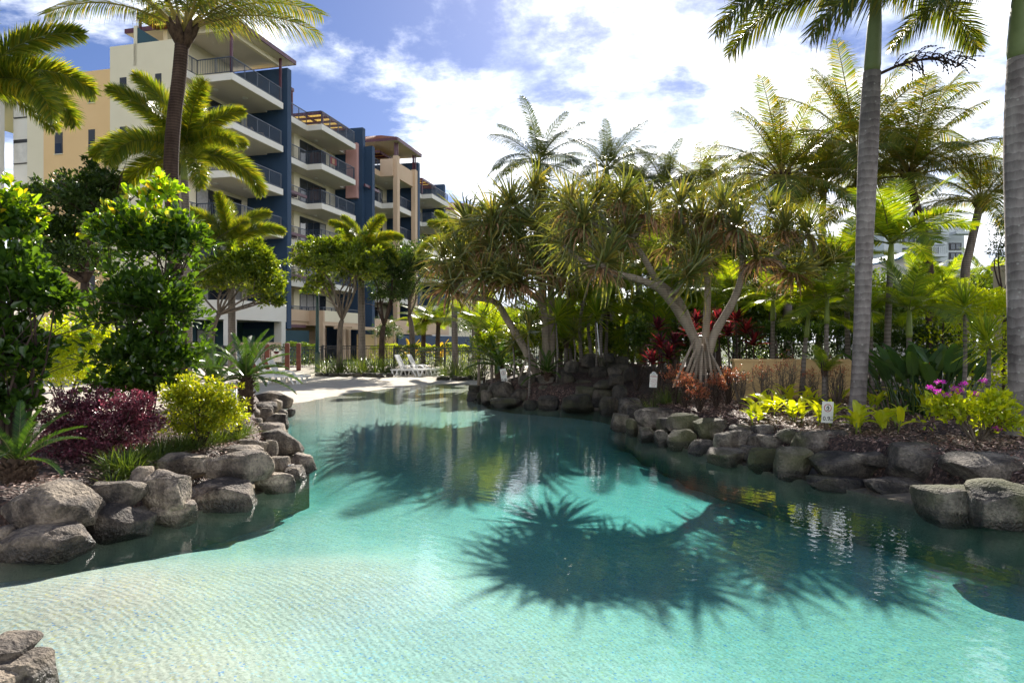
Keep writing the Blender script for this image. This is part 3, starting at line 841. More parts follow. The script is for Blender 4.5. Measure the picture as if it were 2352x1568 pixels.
def slab(pts, z, mt='white', th=0.43, lamps=()):
    """balcony slab with a plain fascia, its soffit and ceiling lights"""
    s = SB(); s.poly(pts, z - th, z)
    o = bp('balcony_slab', s, M[mt])
    cs = sum(p[0] for p in pts) / len(pts); ct = sum(p[1] for p in pts) / len(pts)
    so = SB(); so.poly([(cs + (p[0] - cs) * 0.985, ct + (p[1] - ct) * 0.985) for p in pts], z - th - 0.012, z - th + 0.02)
    bp('soffit', so, M['soffit'], o)
    for ls, lt in lamps:
        l = MB(); l.tube([(ls, -lt, z - th - 0.01), (ls, -lt, z - th - 0.07), (ls, -lt, z - th - 0.10)], [0.19, 0.17, 0.08], 12)
        put('ceiling_light', l.mesh('ceiling_light', M['lampw'], True), o)
    return o

def glazing(s0, s1, t, z0, z1, panes=4, seed=0, curt=0.4):
    """sliding doors in a wall facing the pool: frame, panes and curtains"""
    f = SB()
    w = (s1 - s0) / panes
    f.b(s0, s1, t, t + 0.06, z1 - 0.07, z1); f.b(s0, s1, t, t + 0.06, z0, z0 + 0.07)
    for i in range(panes + 1):
        c = s0 + i * w
        f.b(max(s0, c - 0.035), min(s1, c + 0.035), t, t + 0.055, z0 + 0.07, z1 - 0.07)
    o = bp('window', f, M['frame'])
    rg = random.Random(seed)
    for i in range(panes):
        g = SB(); g.b(s0 + i * w + 0.036, s0 + (i + 1) * w - 0.036, t + 0.015, t + 0.03, z0 + 0.07, z1 - 0.07)
        bp('pane', g, M['curtain'] if rg.random() < curt else M['glass'], o)
    return o

ZB = 0.40
def lev(k, off=0.0): return ZB + 3.02 * k + off

def back_wall(s0, s1, t, z0, z1, mt='cream'):
    w = SB(); w.b(s0, s1, t - 0.3, t, z0, z1); return bp('wall', w, M[mt])

# ---- block 1, with the long side wall towards the garden
SW = -8.2
wl_ = SB(); wl_.b(SW, SW + 0.3, -7.0, -2.3, 0.3, 20.0); bp('wall', wl_, M['cream'])
wl_ = SB(); wl_.b(SW, SW + 0.3, -12.1, -7.0, 0.3, 18.65); bp('wall', wl_, M['orange'], label='orange panel of the side wall')
wl_ = SB(); wl_.b(SW, SW + 0.3, -13.4, -12.1, 0.3, 18.65); bp('wall', wl_, M['cream'])
wl_ = SB(); wl_.b(SW + 0.9, SW + 1.2, -15.6, -13.4, 0.3, 18.2); wl_.b(SW, SW + 0.3, -22, -15.6, 0.3, 18.6); bp('wall', wl_, M['white'])
for k in range(1, 6):                                   # frosted windows in the recess
    f = SB(); f.b(SW + 0.82, SW + 0.9, -15.5, -13.45, lev(k) + 1.0, lev(k) + 2.6); o = bp('window', f, M['frame'])
    g = SB(); g.b(SW + 0.79, SW + 0.815, -15.45, -13.5, lev(k) + 1.05, lev(k) + 2.35); bp('pane', g, M['lampw'], o)
wl_ = SB(); wl_.b(SW + 0.3, SW + 9, -22, -12, 17.6, 18.2); bp('roof_deck', wl_, M['cream'])
sc_ = SB(); sc_.b(SW, SW + 0.12, -5.25, -5.0, 18.65, 21.1); sc_.add([(SW + 0.02, 5.0, 20.0), (SW + 0.02, 5.0, 21.0), (SW + 0.02, 3.4, 20.0), (SW + 0.2, 5.0, 20.0), (SW + 0.2, 5.0, 21.0), (SW + 0.2, 3.4, 20.0)], [(0, 1, 2), (5, 4, 3), (0, 3, 4, 1), (1, 4, 5, 2), (2, 5, 3, 0)], 1)
bp('screen_wall', sc_, [M['cream'], M['teal']])
for k in range(1, 7):                                    # slit windows of the side wall
    for e, w in ((1.16, 0.45), (3.72, 0.5), (6.07, 0.5), (8.6, 0.62)):
        t = -2.3 - e; z0 = lev(k) - 1.85
        f = SB(); f.b(SW - 0.012, SW + 0.02, t - w / 2, t + w / 2, z0, z0 + 1.35)
        o = bp('window', f, M['frame'])
        g = SB(); g.b(SW - 0.03, SW - 0.013, t - w / 2 + 0.05, t + w / 2 - 0.12, z0 + 0.05, z0 + 0.65); bp('pane', g, M['glass'], o)
        h = SB(); h.b(SW - 0.06, SW - 0.002, t - w / 2 - 0.03, t + w / 2 + 0.03, z0 - 0.06, z0 - 0.004); bp('sill', h, M['cream'], o)
P1 = [(-8.15, -2.3), (-6.17, -2.3), (-6.17, 0.18), (-0.55, 0.18), (-0.55, -1.3), (-0.26, -1.3), (-0.26, -6.0), (-8.15, -6.0)]
for k in range(2, 7):
    slab(P1, lev(k), 'white', lamps=((-3.2, -1.0), (-5.0, -1.9)))
    railing([(-7.85, -2.4), (-6.27, -2.4), (-6.1, 0.08), (-0.6, 0.08)] if False else [(-7.9, -2.4), (-6.1, -2.4), (-6.1, 0.08), (-0.65, 0.08)], lev(k))
for k in range(1, 6):
    back_wall(-6.6, -0.26, -2.9, lev(k), lev(k + 1) - 0.43)
    back_wall(-7.9, -6.6, -4.6, lev(k), lev(k + 1) - 0.43)
    w = SB(); w.b(-6.9, -6.6, -4.6, -2.9, lev(k), lev(k + 1) - 0.43); bp('wall', w, M['cream'])
    glazing(-5.6, -1.0, -2.898, lev(k) + 0.02, lev(k) + 2.3, 4, k, 0.35)
    glazing(-7.8, -7.0, -4.598, lev(k) + 0.02, lev(k) + 2.3, 1, k + 9, 0.1)
s = SB(); s.poly([(-8.2, -2.3), (-6.17, -2.3), (-6.17, 0.25), (-0.27, 0.25), (-0.27, -6), (-8.2, -6)], lev(1) - 0.25, lev(1)); bp('balcony_slab', s, M['white'])
s = SB(); s.b(-8.2, -6.15, -2.45, -2.25, lev(1) - 0.25, lev(1) + 0.98); s.b(-6.35, -6.15, -2.25, 0.25, lev(1) - 0.25, lev(1) + 0.98); s.b(-6.15, -0.27, 0.05, 0.255, lev(1) - 0.25, lev(1) + 0.98)
bp('parapet', s, M['white'])
for a in (-6.3, -0.85):                                  # ground floor piers, dwarf wall and dark rooms
    s = SB(); s.b(a, a + 0.5, -0.35, 0.24, 0.3, lev(1) - 0.25); bp('column', s, M['white'])
s = SB(); s.b(-8.0, -7.5, -2.8, -2.3, 0.3, lev(1) - 0.25); bp('column', s, M['white'])
s = SB(); s.b(-5.8, -0.85, 0.1, 0.22, 0.3, 1.75); bp('dwarf_wall', s, M['peach'])
s = SB(); s.b(-7.5, -6.3, -2.5, -2.35, 0.3, 1.5); bp('dwarf_wall', s, M['cream'])
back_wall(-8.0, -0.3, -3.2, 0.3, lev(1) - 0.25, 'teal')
glazing(-5.2, -3.4, -3.19, 0.5, 2.6, 2, 77, 1.0)
glazing(-7.9, -6.4, -3.19, 0.5, 2.6, 2, 78, 0.2)
s = SB(); s.b(-8.0, 0.2, -9, -8.7, 0.3, 18); bp('wall', s, M['teal'])
# roof over the top balcony
s = SB(); s.poly([(-6.5, 0.45), (0.62, 0.45), (0.62, -7.5), (-6.5, -7.5)], 21.62, 21.66); o = bp('roof', s, M['soffit'])
s = SB()
for q in (((-6.5, 0.45), (0.62, 0.45)), ((-6.5, -7.5), (-6.5, 0.45)), ((0.62, 0.45), (0.62, -7.5))):
    s.beam((q[0][0], -q[0][1], 21.75), (q[1][0], -q[1][1], 21.75), 0.08, 0.28)
bp('fascia', s, M['purple'], o)
s = SB(); s.add([(-6.5, -0.45, 21.8), (0.62, -0.45, 21.8), (0.62, 7.5, 21.8), (-6.5, 7.5, 21.8), (-3.6, 2.6, 22.7), (-2.3, 2.6, 22.7)], [(0, 1, 5, 4), (1, 2, 5), (2, 3, 4, 5), (3, 0, 4)])
bp('roof_cover', s, M['tile'], o)
s = SB(); s.b(-6.0, -0.2, -0.6, -0.35, 21.3, 21.62); s.b(-6.0, -5.75, -5, -0.6, 21.3, 21.62); bp('beam', s, M['cream'], o)
for a, t in ((-6.0, 0.0), (-0.62, 0.0)):
    s = SB(); s.b(a - 0.07, a + 0.07, t - 0.07, t + 0.07, lev(6), 21.62); bp('post', s, M['purple'])
back_wall(-6.6, -0.26, -4.2, lev(6), 21.6)

def pergola(s0, s1, t0, t1, z, posts=()):
    """maroon roof terrace pergola with yellow sheeting"""
    f = SB()
    f.b(s0, s1, t1 - 0.1, t1, z, z + 0.24); f.b(s0, s1, t0, t0 + 0.1, z, z + 0.24)
    f.b(s0, s0 + 0.1, t0 + 0.1, t1 - 0.1, z, z + 0.24); f.b(s1 - 0.1, s1, t0 + 0.1, t1 - 0.1, z, z + 0.24)
    n = max(2, int((s1 - s0) / 1.0))
    for i in range(1, n):
        c = s0 + (s1 - s0) * i / n; f.b(c - 0.05, c + 0.05, t0 + 0.1, t1 - 0.1, z + 0.02, z + 0.2)
    f.b(s0 + 0.1, s1 - 0.1, (t0 + t1) / 2 - 0.05, (t0 + t1) / 2 + 0.05, z + 0.03, z + 0.18)
    o = bp('pergola', f, M['purple'])
    g = SB(); g.b(s0 + 0.05, s1 - 0.05, t0 + 0.05, t1 - 0.05, z + 0.245, z + 0.26); bp('pergola_sheet', g, M['sheet'], o)
    for a, t, zz in posts:
        p = SB(); p.b(a - 0.06, a + 0.06, t - 0.06, t + 0.06, zz, z); bp('post', p, M['purple'], o)
    return o
pergola(-8.2, -6.6, -5.0, -2.4, 21.5, ((-8.05, -4.9, 20.0), (-8.05, -2.5, 20.0)))

def fin(s, t1, z0, z1, th=0.5, t0=-6.0):
    q = SB(); q.b(s - th / 2, s + th / 2, t0, t1, z0, z1); return bp('fin_wall', q, M['blue'])
fin(0.0, 0.32, 2.7, 21.1)
s = SB(); s.b(-0.32, 0.27, -6.0, -0.6, 0.3, 2.7); bp('wall', s, M['teal'])
# ---- block 2
P2 = [(0.26, -0.63), (3.97, -0.63), (3.97, 0.62), (9.55, 0.62), (9.55, -0.9), (10.68, -0.9), (10.68, -6), (0.26, -6)]
for k in range(2, 7):
    slab(P2, lev(k, -0.1), 'white', lamps=((6.4, -1.3), (8.8, -1.9), (1.4, -1.9)))
    railing([(0.3, -0.73), (4.05, -0.73), (4.05, 0.52), (9.5, 0.52), (9.5, -1.0), (10.6, -1.0)], lev(k, -0.1))
for k in range(1, 6):
    z = lev(k, -0.1)
    back_wall(0.26, 4.2, -2.4, z, z + 2.59); back_wall(4.2, 10.68, -1.9, z, z + 2.59)
    glazing(0.5, 3.6, -2.398, z + 0.02, z + 2.3, 4, 20 + k, 0.3)
    glazing(5.0, 9.0, -1.898, z + 0.02, z + 2.3, 4, 30 + k, 0.45)
pergola(0.26, 2.6, -3.2, -0.9, 20.5, ((2.45, -1.0, lev(6, -0.1)),))
pergola(6.2, 10.6, -4.0, -0.6, 20.0, ((6.4, -0.7, lev(6, -0.1)),))
for k in (2, 3, 4):
    s = SB(); s.b(0.3, 2.2, -0.55, -0.40, lev(k) + 0.02, lev(k) + 0.22); s.b(0.3, 2.9, -0.15, 0.0, lev(k) + 0.06, lev(k) + 0.26); bp('sunshade_beam', s, M['purple'])
s = SB(); s.b(10.2, 13.0, 1.05, 1.2, lev(5) - 0.5, lev(5) - 0.28); bp('sunshade_beam', s, M['purple'])
s = SB(); s.b(10.3, 10.7, -0.7, 0.35, 14.1, 18.8); bp('column', s, M['pink'], label='pink rendered pier between two blue fin walls')
fin(10.95, 0.7, 0.3, 20.2)
fin(11.46, 1.35, 2.0, 18.7)
# first floor parapet and ground floor of block 2
s = SB(); s.poly([(0.26, -0.55), (3.9, -0.55), (3.9, 0.75), (10.2, 0.75), (10.2, -6), (0.26, -6)], lev(1) - 0.4, lev(1) - 0.1); bp('balcony_slab', s, M['peach'])
s = SB(); s.b(0.26, 4.0, -0.6, -0.4, lev(1) - 0.1, lev(1) + 0.75); s.b(3.9, 4.1, -0.4, 0.8, lev(1) - 0.1, lev(1) + 0.75); bp('parapet', s, M['peach'])  # shade put into the colour: same render as the cream bay run
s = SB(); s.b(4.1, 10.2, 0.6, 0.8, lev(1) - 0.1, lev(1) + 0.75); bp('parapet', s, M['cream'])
railing([(0.3, -0.5), (4.0, -0.5), (4.0, 0.7), (10.1, 0.7)], lev(1) + 0.1, h=0.9)
s = SB(); s.b(0.3, 2.9, -0.3, -0.1, lev(1) - 0.6, lev(1) - 0.38); bp('sunshade_beam', s, M['purple'])
s = SB(); s.b(0.26, 3.7, -0.5, -0.3, 0.3, 2.62); bp('wall', s, M['teal'])
for a in (3.9, 7.2, 8.1):
    s = SB(); s.b(a, a + 0.35, 0.3, 0.75, 0.3, lev(1) - 0.4); bp('column', s, M['peach'])
back_wall(0.3, 10.5, -2.6, 0.3, lev(1) - 0.4, 'peach')
glazing(4.6, 7.0, -2.598, 0.4, 2.5, 3, 55, 0.1)
s = SB(); s.b(8.6, 16.2, 1.2, 1.4, 0.3, 2.4); bp('wall', s, M['ochre'])
s = SB(); s.b(4.2, 16.0, 1.5, 1.65, 2.75, 2.95); s.b(4.2, 16.0, 2.9, 3.05, 2.75, 2.95)
for i in range(9): s.b(4.4 + i * 1.4, 4.5 + i * 1.4, 1.65, 2.9, 2.78, 2.92)
o = bp('pergola', s, M['peach'])
for a in (8.3, 12.0, 15.8):
    s = SB(); s.b(a, a + 0.18, 2.9, 3.05, 0.3, 2.75); bp('post', s, M['peach'], o)

# ---- block 3 with its tiled hip roof and peach columns
O3 = -0.38
P3 = [(11.75, -0.8), (17.7, -0.8), (17.7, 0.4), (22.7, 0.4), (22.7, -1.0), (22.95, -1.0), (22.95, -6), (11.75, -6)]
for k in range(2, 7):
    z = lev(k, O3)
    slab(P3, z, 'white' if k < 6 else 'peach', 0.5, lamps=((14.5, -2.0), (20.0, -1.4)))
    railing([(11.8, -0.9), (17.75, -0.9)], z)
    if k < 6: railing([(18.5, 0.3), (22.6, 0.3)], z)
for k in range(1, 6):
    z = lev(k, O3)
    back_wall(11.7, 22.95, -2.6, z, z + 2.52)
    glazing(12.5, 16.5, -2.598, z + 0.02, z + 2.2, 4, 40 + k, 0.35)
    glazing(18.4, 21.8, -2.598, z + 0.02, z + 2.2, 3, 50 + k, 0.2)
for a, zt in ((17.75, 19.66), (22.3, 19.4)):
    s = SB(); s.b(a, a + 0.6, 0.402, 0.85, 0.3, zt); bp('column', s, M['peach'])
    for u, v in ((0.1, 0.05), (0.42, 0.05), (0.26, 0.28)):
        s = SB(); s.b(a + u, a + u + 0.1, 0.42 + v, 0.52 + v, zt, 20.96); bp('post', s, M['purple'])
s = SB(); s.b(18.35, 22.3, 0.42, 0.6, lev(6, O3) - 0.5, 19.17); s.b(17.45, 17.7, -0.8, 0.5, lev(6, O3) - 0.5, 19.3); bp('parapet', s, M['peach'])
def hip_roof(s0, s1, t0, t1, z, rise, ridge=0.25):
    s = SB(); s.poly([(s0, t0), (s1, t0), (s1, t1), (s0, t1)], z - 0.03, z); o = bp('roof', s, M['soffit'])
    f = SB()
    c = [(s0, t0), (s1, t0), (s1, t1), (s0, t1), (s0, t0)]
    for p, q in zip(c[:-1], c[1:]): f.beam((p[0], -p[1], z + 0.1), (q[0], -q[1], z + 0.1), 0.1, 0.26)
    bp('fascia', f, M['purple'], o)
    # corrugated tile courses on four slopes
    ms, mt_ = (s0 + s1) / 2, (t0 + t1) / 2
    dl = (t1 - t0 - (s1 - s0)) / 2 if (t1 - t0) > (s1 - s0) else 0
    ra = Vector((ms, -(mt_ - dl), z + rise)); rb = Vector((ms, -(mt_ + dl), z + rise))
    cs = [Vector((a, -b, z + 0.2)) for a, b in ((s0 - .05, t0 - .05), (s1 + .05, t0 - .05), (s1 + .05, t1 + .05), (s0 - .05, t1 + .05))]
    t = MB()
    for a, b, r0, r1 in ((cs[0], cs[1], ra, ra), (cs[1], cs[2], ra, rb), (cs[2], cs[3], rb, rb), (cs[3], cs[0], rb, ra)):
        n = max(6, int((b - a).length / 0.28)); rows = 9
        nrm = (b - a).cross(r0 - a).normalized()
        if nrm.z < 0: nrm = -nrm
        vs = []; fs = []
        for j in range(rows + 1):
            v = j / rows
            for st in (0, 1):
                for i in range(n * 2 + 1):
                    u = i / (2 * n)
                    p = (a.lerp(b, u)).lerp(r0.lerp(r1, u), v) + nrm * ((0.05 if i % 2 else 0.0) + (0.0 if st == 0 else 0.045))
                    vs.append(p)
        w = n * 2 + 1
        for j in range(2 * rows + 1):
            for i in range(w - 1): fs.append((j * w + i, j * w + i + 1, (j + 1) * w + i + 1, (j + 1) * w + i))
        t.add(vs, fs)
    bp('tile_course', t, M['tile'], o, kind='stuff')
    return o
hip_roof(17.3, 23.6, -7.0, 1.0, 21.0, 1.5)
pergola(18.6, 22.6, -4.5, -1.4, 20.3)
fin(23.2, 0.9, 0.3, 20.3)
back_wall(16.5, 22.9, -5.5, lev(6, O3), 20.9)
# ---- block 4
O4 = -0.75
P4 = [(23.46, -0.1), (26.5, -0.1), (26.5, 1.1), (31.9, 1.1), (31.9, -0.8), (32.0, -0.8), (32.0, -6), (23.46, -6)]
for k in range(1, 7):
    z = lev(k, O4)
    slab(P4, z, 'white', 0.45, lamps=((28.5, -0.8),))
    railing([(23.5, -0.2), (26.6, -0.2), (26.6, 1.0), (31.8, 1.0)], z)
    if k < 6:
        back_wall(23.46, 32.0, -2.2, z, z + 2.57)
        glazing(24.0, 26.3, -2.198, z + 0.02, z + 2.2, 2, 60 + k, 0.3)
        glazing(27.2, 31.2, -2.198, z + 0.02, z + 2.2, 4, 70 + k, 0.3)
pergola(23.5, 25.4, -2.4, 0.1, 20.0, ((25.3, 0.0, lev(6, O4)),))
pergola(27.5, 31.8, -3.5, -0.4, 19.6, ((27.6, -0.5, lev(6, O4)),))
fin(32.25, 0.49, 0.3, 20.1)
# ---- block 5
s = SB(); s.b(32.5, 47, -8, -0.2, 0.3, 16.5); s.b(34, 41, -0.2, 0.6, 16.5, 17.3); bp('wall', s, M['cream'])
hip_roof(41.4, 47.6, -6.5, 1.2, 19.0, 1.5)
for k in range(2, 6):
    slab([(38, 0), (42, 0), (42, 1.2), (47, 1.2), (47, -6), (38, -6)], lev(k, -0.9), 'white', 0.5)
    railing([(38, 0), (42, 0), (42, 1.1), (47, 1.1)], lev(k, -0.9))
for a in (42.2, 46.6):
    s = SB(); s.b(a, a + 0.3, 0.3, 0.6, 15.8, 18.97); bp('post', s, M['purple'])
back_wall(40, 47.2, -3.0, 16.5, 18.9, 'soffit')
# low solid parapets of blocks 3 to 5 along the ground
s = SB(); s.b(11.8, 32, 0.9, 1.1, lev(1) - 0.9, lev(1) + 0.4); bp('parapet', s, M['peach'])
s = SB(); s.b(16.4, 47, 1.3, 1.5, 0.3, 2.4); bp('wall', s, M['blue'])
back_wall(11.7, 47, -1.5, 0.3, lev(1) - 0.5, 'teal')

# things left out on the balconies
def lounge_chair(s, t, z, mt, label):
    m = MB()
    m.box(-0.3, 0.3, -0.3, 0.3, 0.34, 0.44); m.beam((-0.0, 0.28, 0.42), (0, 0.5, 1.0), 0.6, 0.1)
    for a in (-0.27, 0.27): m.box(a - 0.03, a + 0.03, -0.3, -0.24, 0, 0.6); m.box(a - 0.03, a + 0.03, 0.24, 0.3, 0, 0.5); m.box(a - 0.04, a + 0.04, -0.3, 0.3, 0.6, 0.64)
    p = B_O + Matrix.Rotation(B_ANG, 3, 'Z') @ Vector((s, -t, z))
    c = thing('balcony_chair', label, 'chair', p, B_ANG + 0.4)
    put('seat', m.mesh('seat', mt), c)
M['fabric_t'] = solid('taupe_fabric', (0.30, 0.26, 0.23)); M['fabric_r'] = solid('red_fabric', (0.5, 0.05, 0.04)); M['fabric_b'] = solid('blue_cover', (0.03, 0.10, 0.42))
lounge_chair(-3.0, -1.2, lev(5), M['fabric_t'], 'taupe padded chair behind the railing of the fifth floor balcony')
lounge_chair(-1.6, -1.0, lev(5), M['fabric_t'], 'small taupe chair beside the blue fin wall on the fifth floor balcony')
lounge_chair(1.2, -1.7, lev(4, -0.1), M['lampw'], 'white chair beside the blue fin wall on the fourth floor balcony with maroon beams')
lounge_chair(2.6, -1.6, lev(4, -0.1), M['fabric_t'], 'taupe chair behind the maroon beams on the fourth floor balcony')
lounge_chair(7.6, -0.7, lev(5, -0.1), M['frame'], 'black chair beside the red towel on the fifth floor balcony')
lounge_chair(1.6, -1.7, lev(3, -0.1), M['frame'], 'black chair on the third floor balcony with maroon beams')
lounge_chair(20.0, -1.4, lev(5, -0.38), M['frame'], 'black chair between the peach columns on the fifth floor')
lounge_chair(24.6, -1.2, lev(5, -0.75), M['lampw'], 'pale chair on the upper balcony of the block behind the peach columns')
b_ = MB(); b_.box(-0.45, 0.45, -0.3, 0.3, 0.0, 0.85); b_.tube([(-0.45, 0, 0.85), (0.45, 0, 0.85)], 0.3, 12, 1)
put('barbecue', b_.mesh('barbecue', [M['fabric_b'], M['fabric_r']]), None, B_O + Matrix.Rotation(B_ANG, 3, 'Z') @ Vector((-6.9, 3.2, lev(5))), (0, 0, B_ANG),
    label='covered blue and red barbecue at the corner of the fifth floor balcony', cat='barbecue')
tw_ = MB(); tw_.box(-0.55, 0.55, -0.02, 0.02, -0.55, 0.0); tw_.box(-0.2, 0.2, -0.035, -0.022, -0.5, -0.1, 1)
put('beach_towel', tw_.mesh('beach_towel', [M['fabric_r'], M['orange']]), None, B_O + Matrix.Rotation(B_ANG, 3, 'Z') @ Vector((6.0, -0.46, lev(5, -0.1) + 0.98)), (0, 0, B_ANG),
    label='red and orange towel hung on a balcony railing', cat='towel')

# ================================================================== buildings beyond the palms
M['hotel'] = solid('hotel_white', (0.62, 0.66, 0.68), (0.58, 0.62, 0.64), 0.8, 0.2)
M['hglass'] = solid('hotel_glass', (0.10, 0.12, 0.15), (0.15, 0.17, 0.2), 0.2, 0.3, 0, 1, 0.6)
M['brickw'] = solid('white_brick', (0.60, 0.57, 0.54), (0.52, 0.49, 0.46), 0.85, 4)
M['bluep'] = solid('blue_panel', (0.03, 0.13, 0.28), None, 0.6)
def hotel():
    Y = 95.0
    a = W(2005, 784, Y); k = Y / 1568
    h = thing('hotel_tower', 'white hotel block with dark windows and balconies seen between the palms', 'building', (a.x, Y, 0.33))
    X = lambda x: (x - 2005) * k
    Z = lambda y: CAM_H - (y - 784) * k - 0.33
    m = MB(); m.box(X(2030), X(2160), 0, 12, 0, Z(495)); m.box(X(2160), X(2226), 1.0, 12, 0, Z(500)); m.box(X(2050), X(2200), 3, 12, Z(495), Z(478)); m.box(X(2095), X(2160), 3.5, 10, Z(478), Z(462))
    put('wall', m.mesh('wall', M['hotel']), h)
    for x0, x1, y0, y1 in ((2106, 2124, 548, 559), (2106, 2152, 570, 589), (2128, 2152, 546, 560), (2192, 2216, 558, 570), (2192, 2216, 580, 591), (2192, 2216, 601, 612), (2125, 2160, 603, 622), (2075, 2098, 548, 560), (2075, 2098, 572, 586), (2130, 2158, 522, 534)):
        f = MB(); f.box(X(x0) - .15, X(x1) + .15, (0.9 if x0 > 2160 else -0.1), 1.2, Z(y1) - .15, Z(y0) + .15); o = put('window', f.mesh('window', M['frame']), h)
        g = MB(); nn = 2
        for i in range(nn):
            w = (X(x1) - X(x0)) / nn
            g.box(X(x0) + w * i + 0.08, X(x0) + w * (i + 1) - 0.08, (0.84 if x0 > 2160 else -0.16), (0.88 if x0 > 2160 else -0.12), Z(y1), Z(y0))
        put('pane', g.mesh('pane', M['hglass']), o)
    for x0, x1, y in ((2104, 2158, 566), (2104, 2160, 592), (2180, 2226, 541)):
        b = MB(); b.box(X(x0), X(x1), -1.6, 0.0, Z(y), Z(y) + 0.35)
        for i in range(13):
            c = X(x0) + (X(x1) - X(x0)) * i / 12; b.box(c - .05, c + .05, -1.55, -1.45, Z(y) + 0.35, Z(y) + 1.3)
        b.box(X(x0), X(x1), -1.56, -1.44, Z(y) + 1.3, Z(y) + 1.42)
        put('balcony', b.mesh('balcony', M['hotel']), h)
    p = MB(); p.box(X(2192), X(2212), 0.5, 0.98, Z(628), Z(614)); put('wall_panel', p.mesh('wall_panel', M['bluep']), h)
    return h
hotel()
def brick_house():
    Y = 60.0; k = Y / 1568
    a = W(2005, 784, Y)
    h = thing('brick_house', 'low white brick house with blue-edged gable in front of the hotel', 'house', (a.x, Y, 0.33))
    X = lambda x: (x - 2005) * k
    Z = lambda y: CAM_H - (y - 784) * k - 0.33
    m = MB()
    g = [(X(2050), 0), (X(2120), 0), (X(2120), Z(597)), (X(2077), Z(582)), (X(2050), Z(597))]
    vs = [(p[0], 0, p[1]) for p in g] + [(p[0], 6, p[1]) for p in g]
    m.add(vs, [(0, 1, 2, 3, 4), (9, 8, 7, 6, 5), (0, 5, 6, 1), (1, 6, 7, 2), (2, 7, 8, 3), (3, 8, 9, 4), (4, 9, 5, 0)])
    m.box(X(2120), X(2252), 0.5, 8, 0, Z(632)); m.box(X(2118), X(2255), 0.2, 0.5, Z(636), Z(630)); m.box(X(2000), X(2050), 0.3, 6, 0, Z(615))
    put('wall', m.mesh('wall', M['brickw']), h)
    r = MB(); r.beam((X(2047), 2, Z(598)), (X(2077), 2, Z(581)), 6, .16); r.beam((X(2077), 2, Z(581)), (X(2124), 2, Z(598)), 6, .16); put('roof', r.mesh('roof', M['bluep']), h)
    f = MB()
    for i in range(50):
        c = X(2122) + (X(2252) - X(2122)) * i / 49; f.box(c - .02, c + .02, 0.3, 0.34, Z(630), Z(616))
    f.box(X(2120), X(2252), 0.29, 0.35, Z(617), Z(615)); put('railing', f.mesh('railing', M['hotel']), h)
brick_house()
p_ = MB(); p_.box(-0.55, 0.55, -0.3, 0.3, 0, 4.0); p_.box(-0.6, 0.6, -0.35, 0.35, 4.0, 4.15)
q_ = W(2318, 784, 24); put('pier', p_.mesh('pier', M['cream']), None, (q_.x + 0.2, 24, 0.3), label='plain cream rendered pier beside the thick palm trunk', cat='pillar')
# ================================================================== plant builders
GR = math.radians(137.508)
M['lf_coco'] = leaf('coconut_leaflet', [(0.03, 0.055, 0.012), (0.05, 0.085, 0.016), (0.075, 0.105, 0.02), (0.15, 0.13, 0.025)], (2.6, 2.2, 0.5), 0.42, 0.34, 0.5)
M['lf_fox'] = leaf('foxtail_leaflet', [(0.035, 0.065, 0.012), (0.055, 0.10, 0.016), (0.085, 0.125, 0.018), (0.14, 0.15, 0.02)], (2.7, 2.2, 0.4), 0.42, 0.3, 0.55)
M['lf_royal'] = leaf('royal_leaflet', [(0.022, 0.04, 0.014), (0.035, 0.06, 0.016), (0.055, 0.075, 0.02), (0.09, 0.09, 0.02)], (2.4, 2.1, 0.5), 0.34, 0.35, 0.45)
M['lf_feather'] = leaf('dark_feather_leaflet', [(0.014, 0.030, 0.010), (0.022, 0.042, 0.012), (0.035, 0.055, 0.014), (0.06, 0.07, 0.016)], (2.3, 2.1, 0.5), 0.3, 0.35, 0.45)
M['lf_bang'] = leaf('bangalow_leaflet', [(0.04, 0.08, 0.014), (0.065, 0.12, 0.018), (0.09, 0.15, 0.02), (0.15, 0.19, 0.022)], (3.0, 2.5, 0.35), 0.5, 0.32, 0.5)
M['lf_cyc'] = leaf('cycad_leaflet', [(0.018, 0.045, 0.014), (0.03, 0.07, 0.016), (0.045, 0.085, 0.018)], (2.2, 2.2, 0.5), 0.25, 0.22, 0.6)
M['lf_yel'] = leaf('yellow_frond', [(0.30, 0.26, 0.03), (0.36, 0.28, 0.03), (0.22, 0.24, 0.03)], (1.8, 1.5, 0.4), 0.5)
M['lf_pan'] = leaf('pandanus_blade', [(0.045, 0.068, 0.026), (0.065, 0.09, 0.032), (0.095, 0.11, 0.036), (0.15, 0.14, 0.04)], (2.4, 2.2, 0.6), 0.32, 0.3, 0.5)
M['lf_dead'] = leaf('dead_blade', [(0.20, 0.13, 0.075), (0.27, 0.18, 0.10), (0.14, 0.085, 0.05), (0.32, 0.23, 0.14)], (1.3, 1.2, 0.9), 0.25, 0.7, 0.2)
M['lf_tuck'] = leaf('glossy_tree_leaf', [(0.03, 0.06, 0.012), (0.05, 0.09, 0.014), (0.08, 0.125, 0.016), (0.13, 0.17, 0.02)], (2.8, 2.5, 0.3), 0.42, 0.28, 0.55)
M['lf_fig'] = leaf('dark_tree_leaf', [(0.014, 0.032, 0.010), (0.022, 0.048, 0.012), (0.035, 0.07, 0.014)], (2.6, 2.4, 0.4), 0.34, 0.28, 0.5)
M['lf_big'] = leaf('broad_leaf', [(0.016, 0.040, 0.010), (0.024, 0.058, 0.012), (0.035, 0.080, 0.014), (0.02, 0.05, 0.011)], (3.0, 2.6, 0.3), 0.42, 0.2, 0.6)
M['lf_new'] = leaf('broad_new_leaf', [(0.11, 0.22, 0.018), (0.15, 0.27, 0.02), (0.20, 0.31, 0.02), (0.13, 0.25, 0.02), (0.30, 0.22, 0.02)], (2.1, 1.9, 0.3), 0.48, 0.22, 0.55)
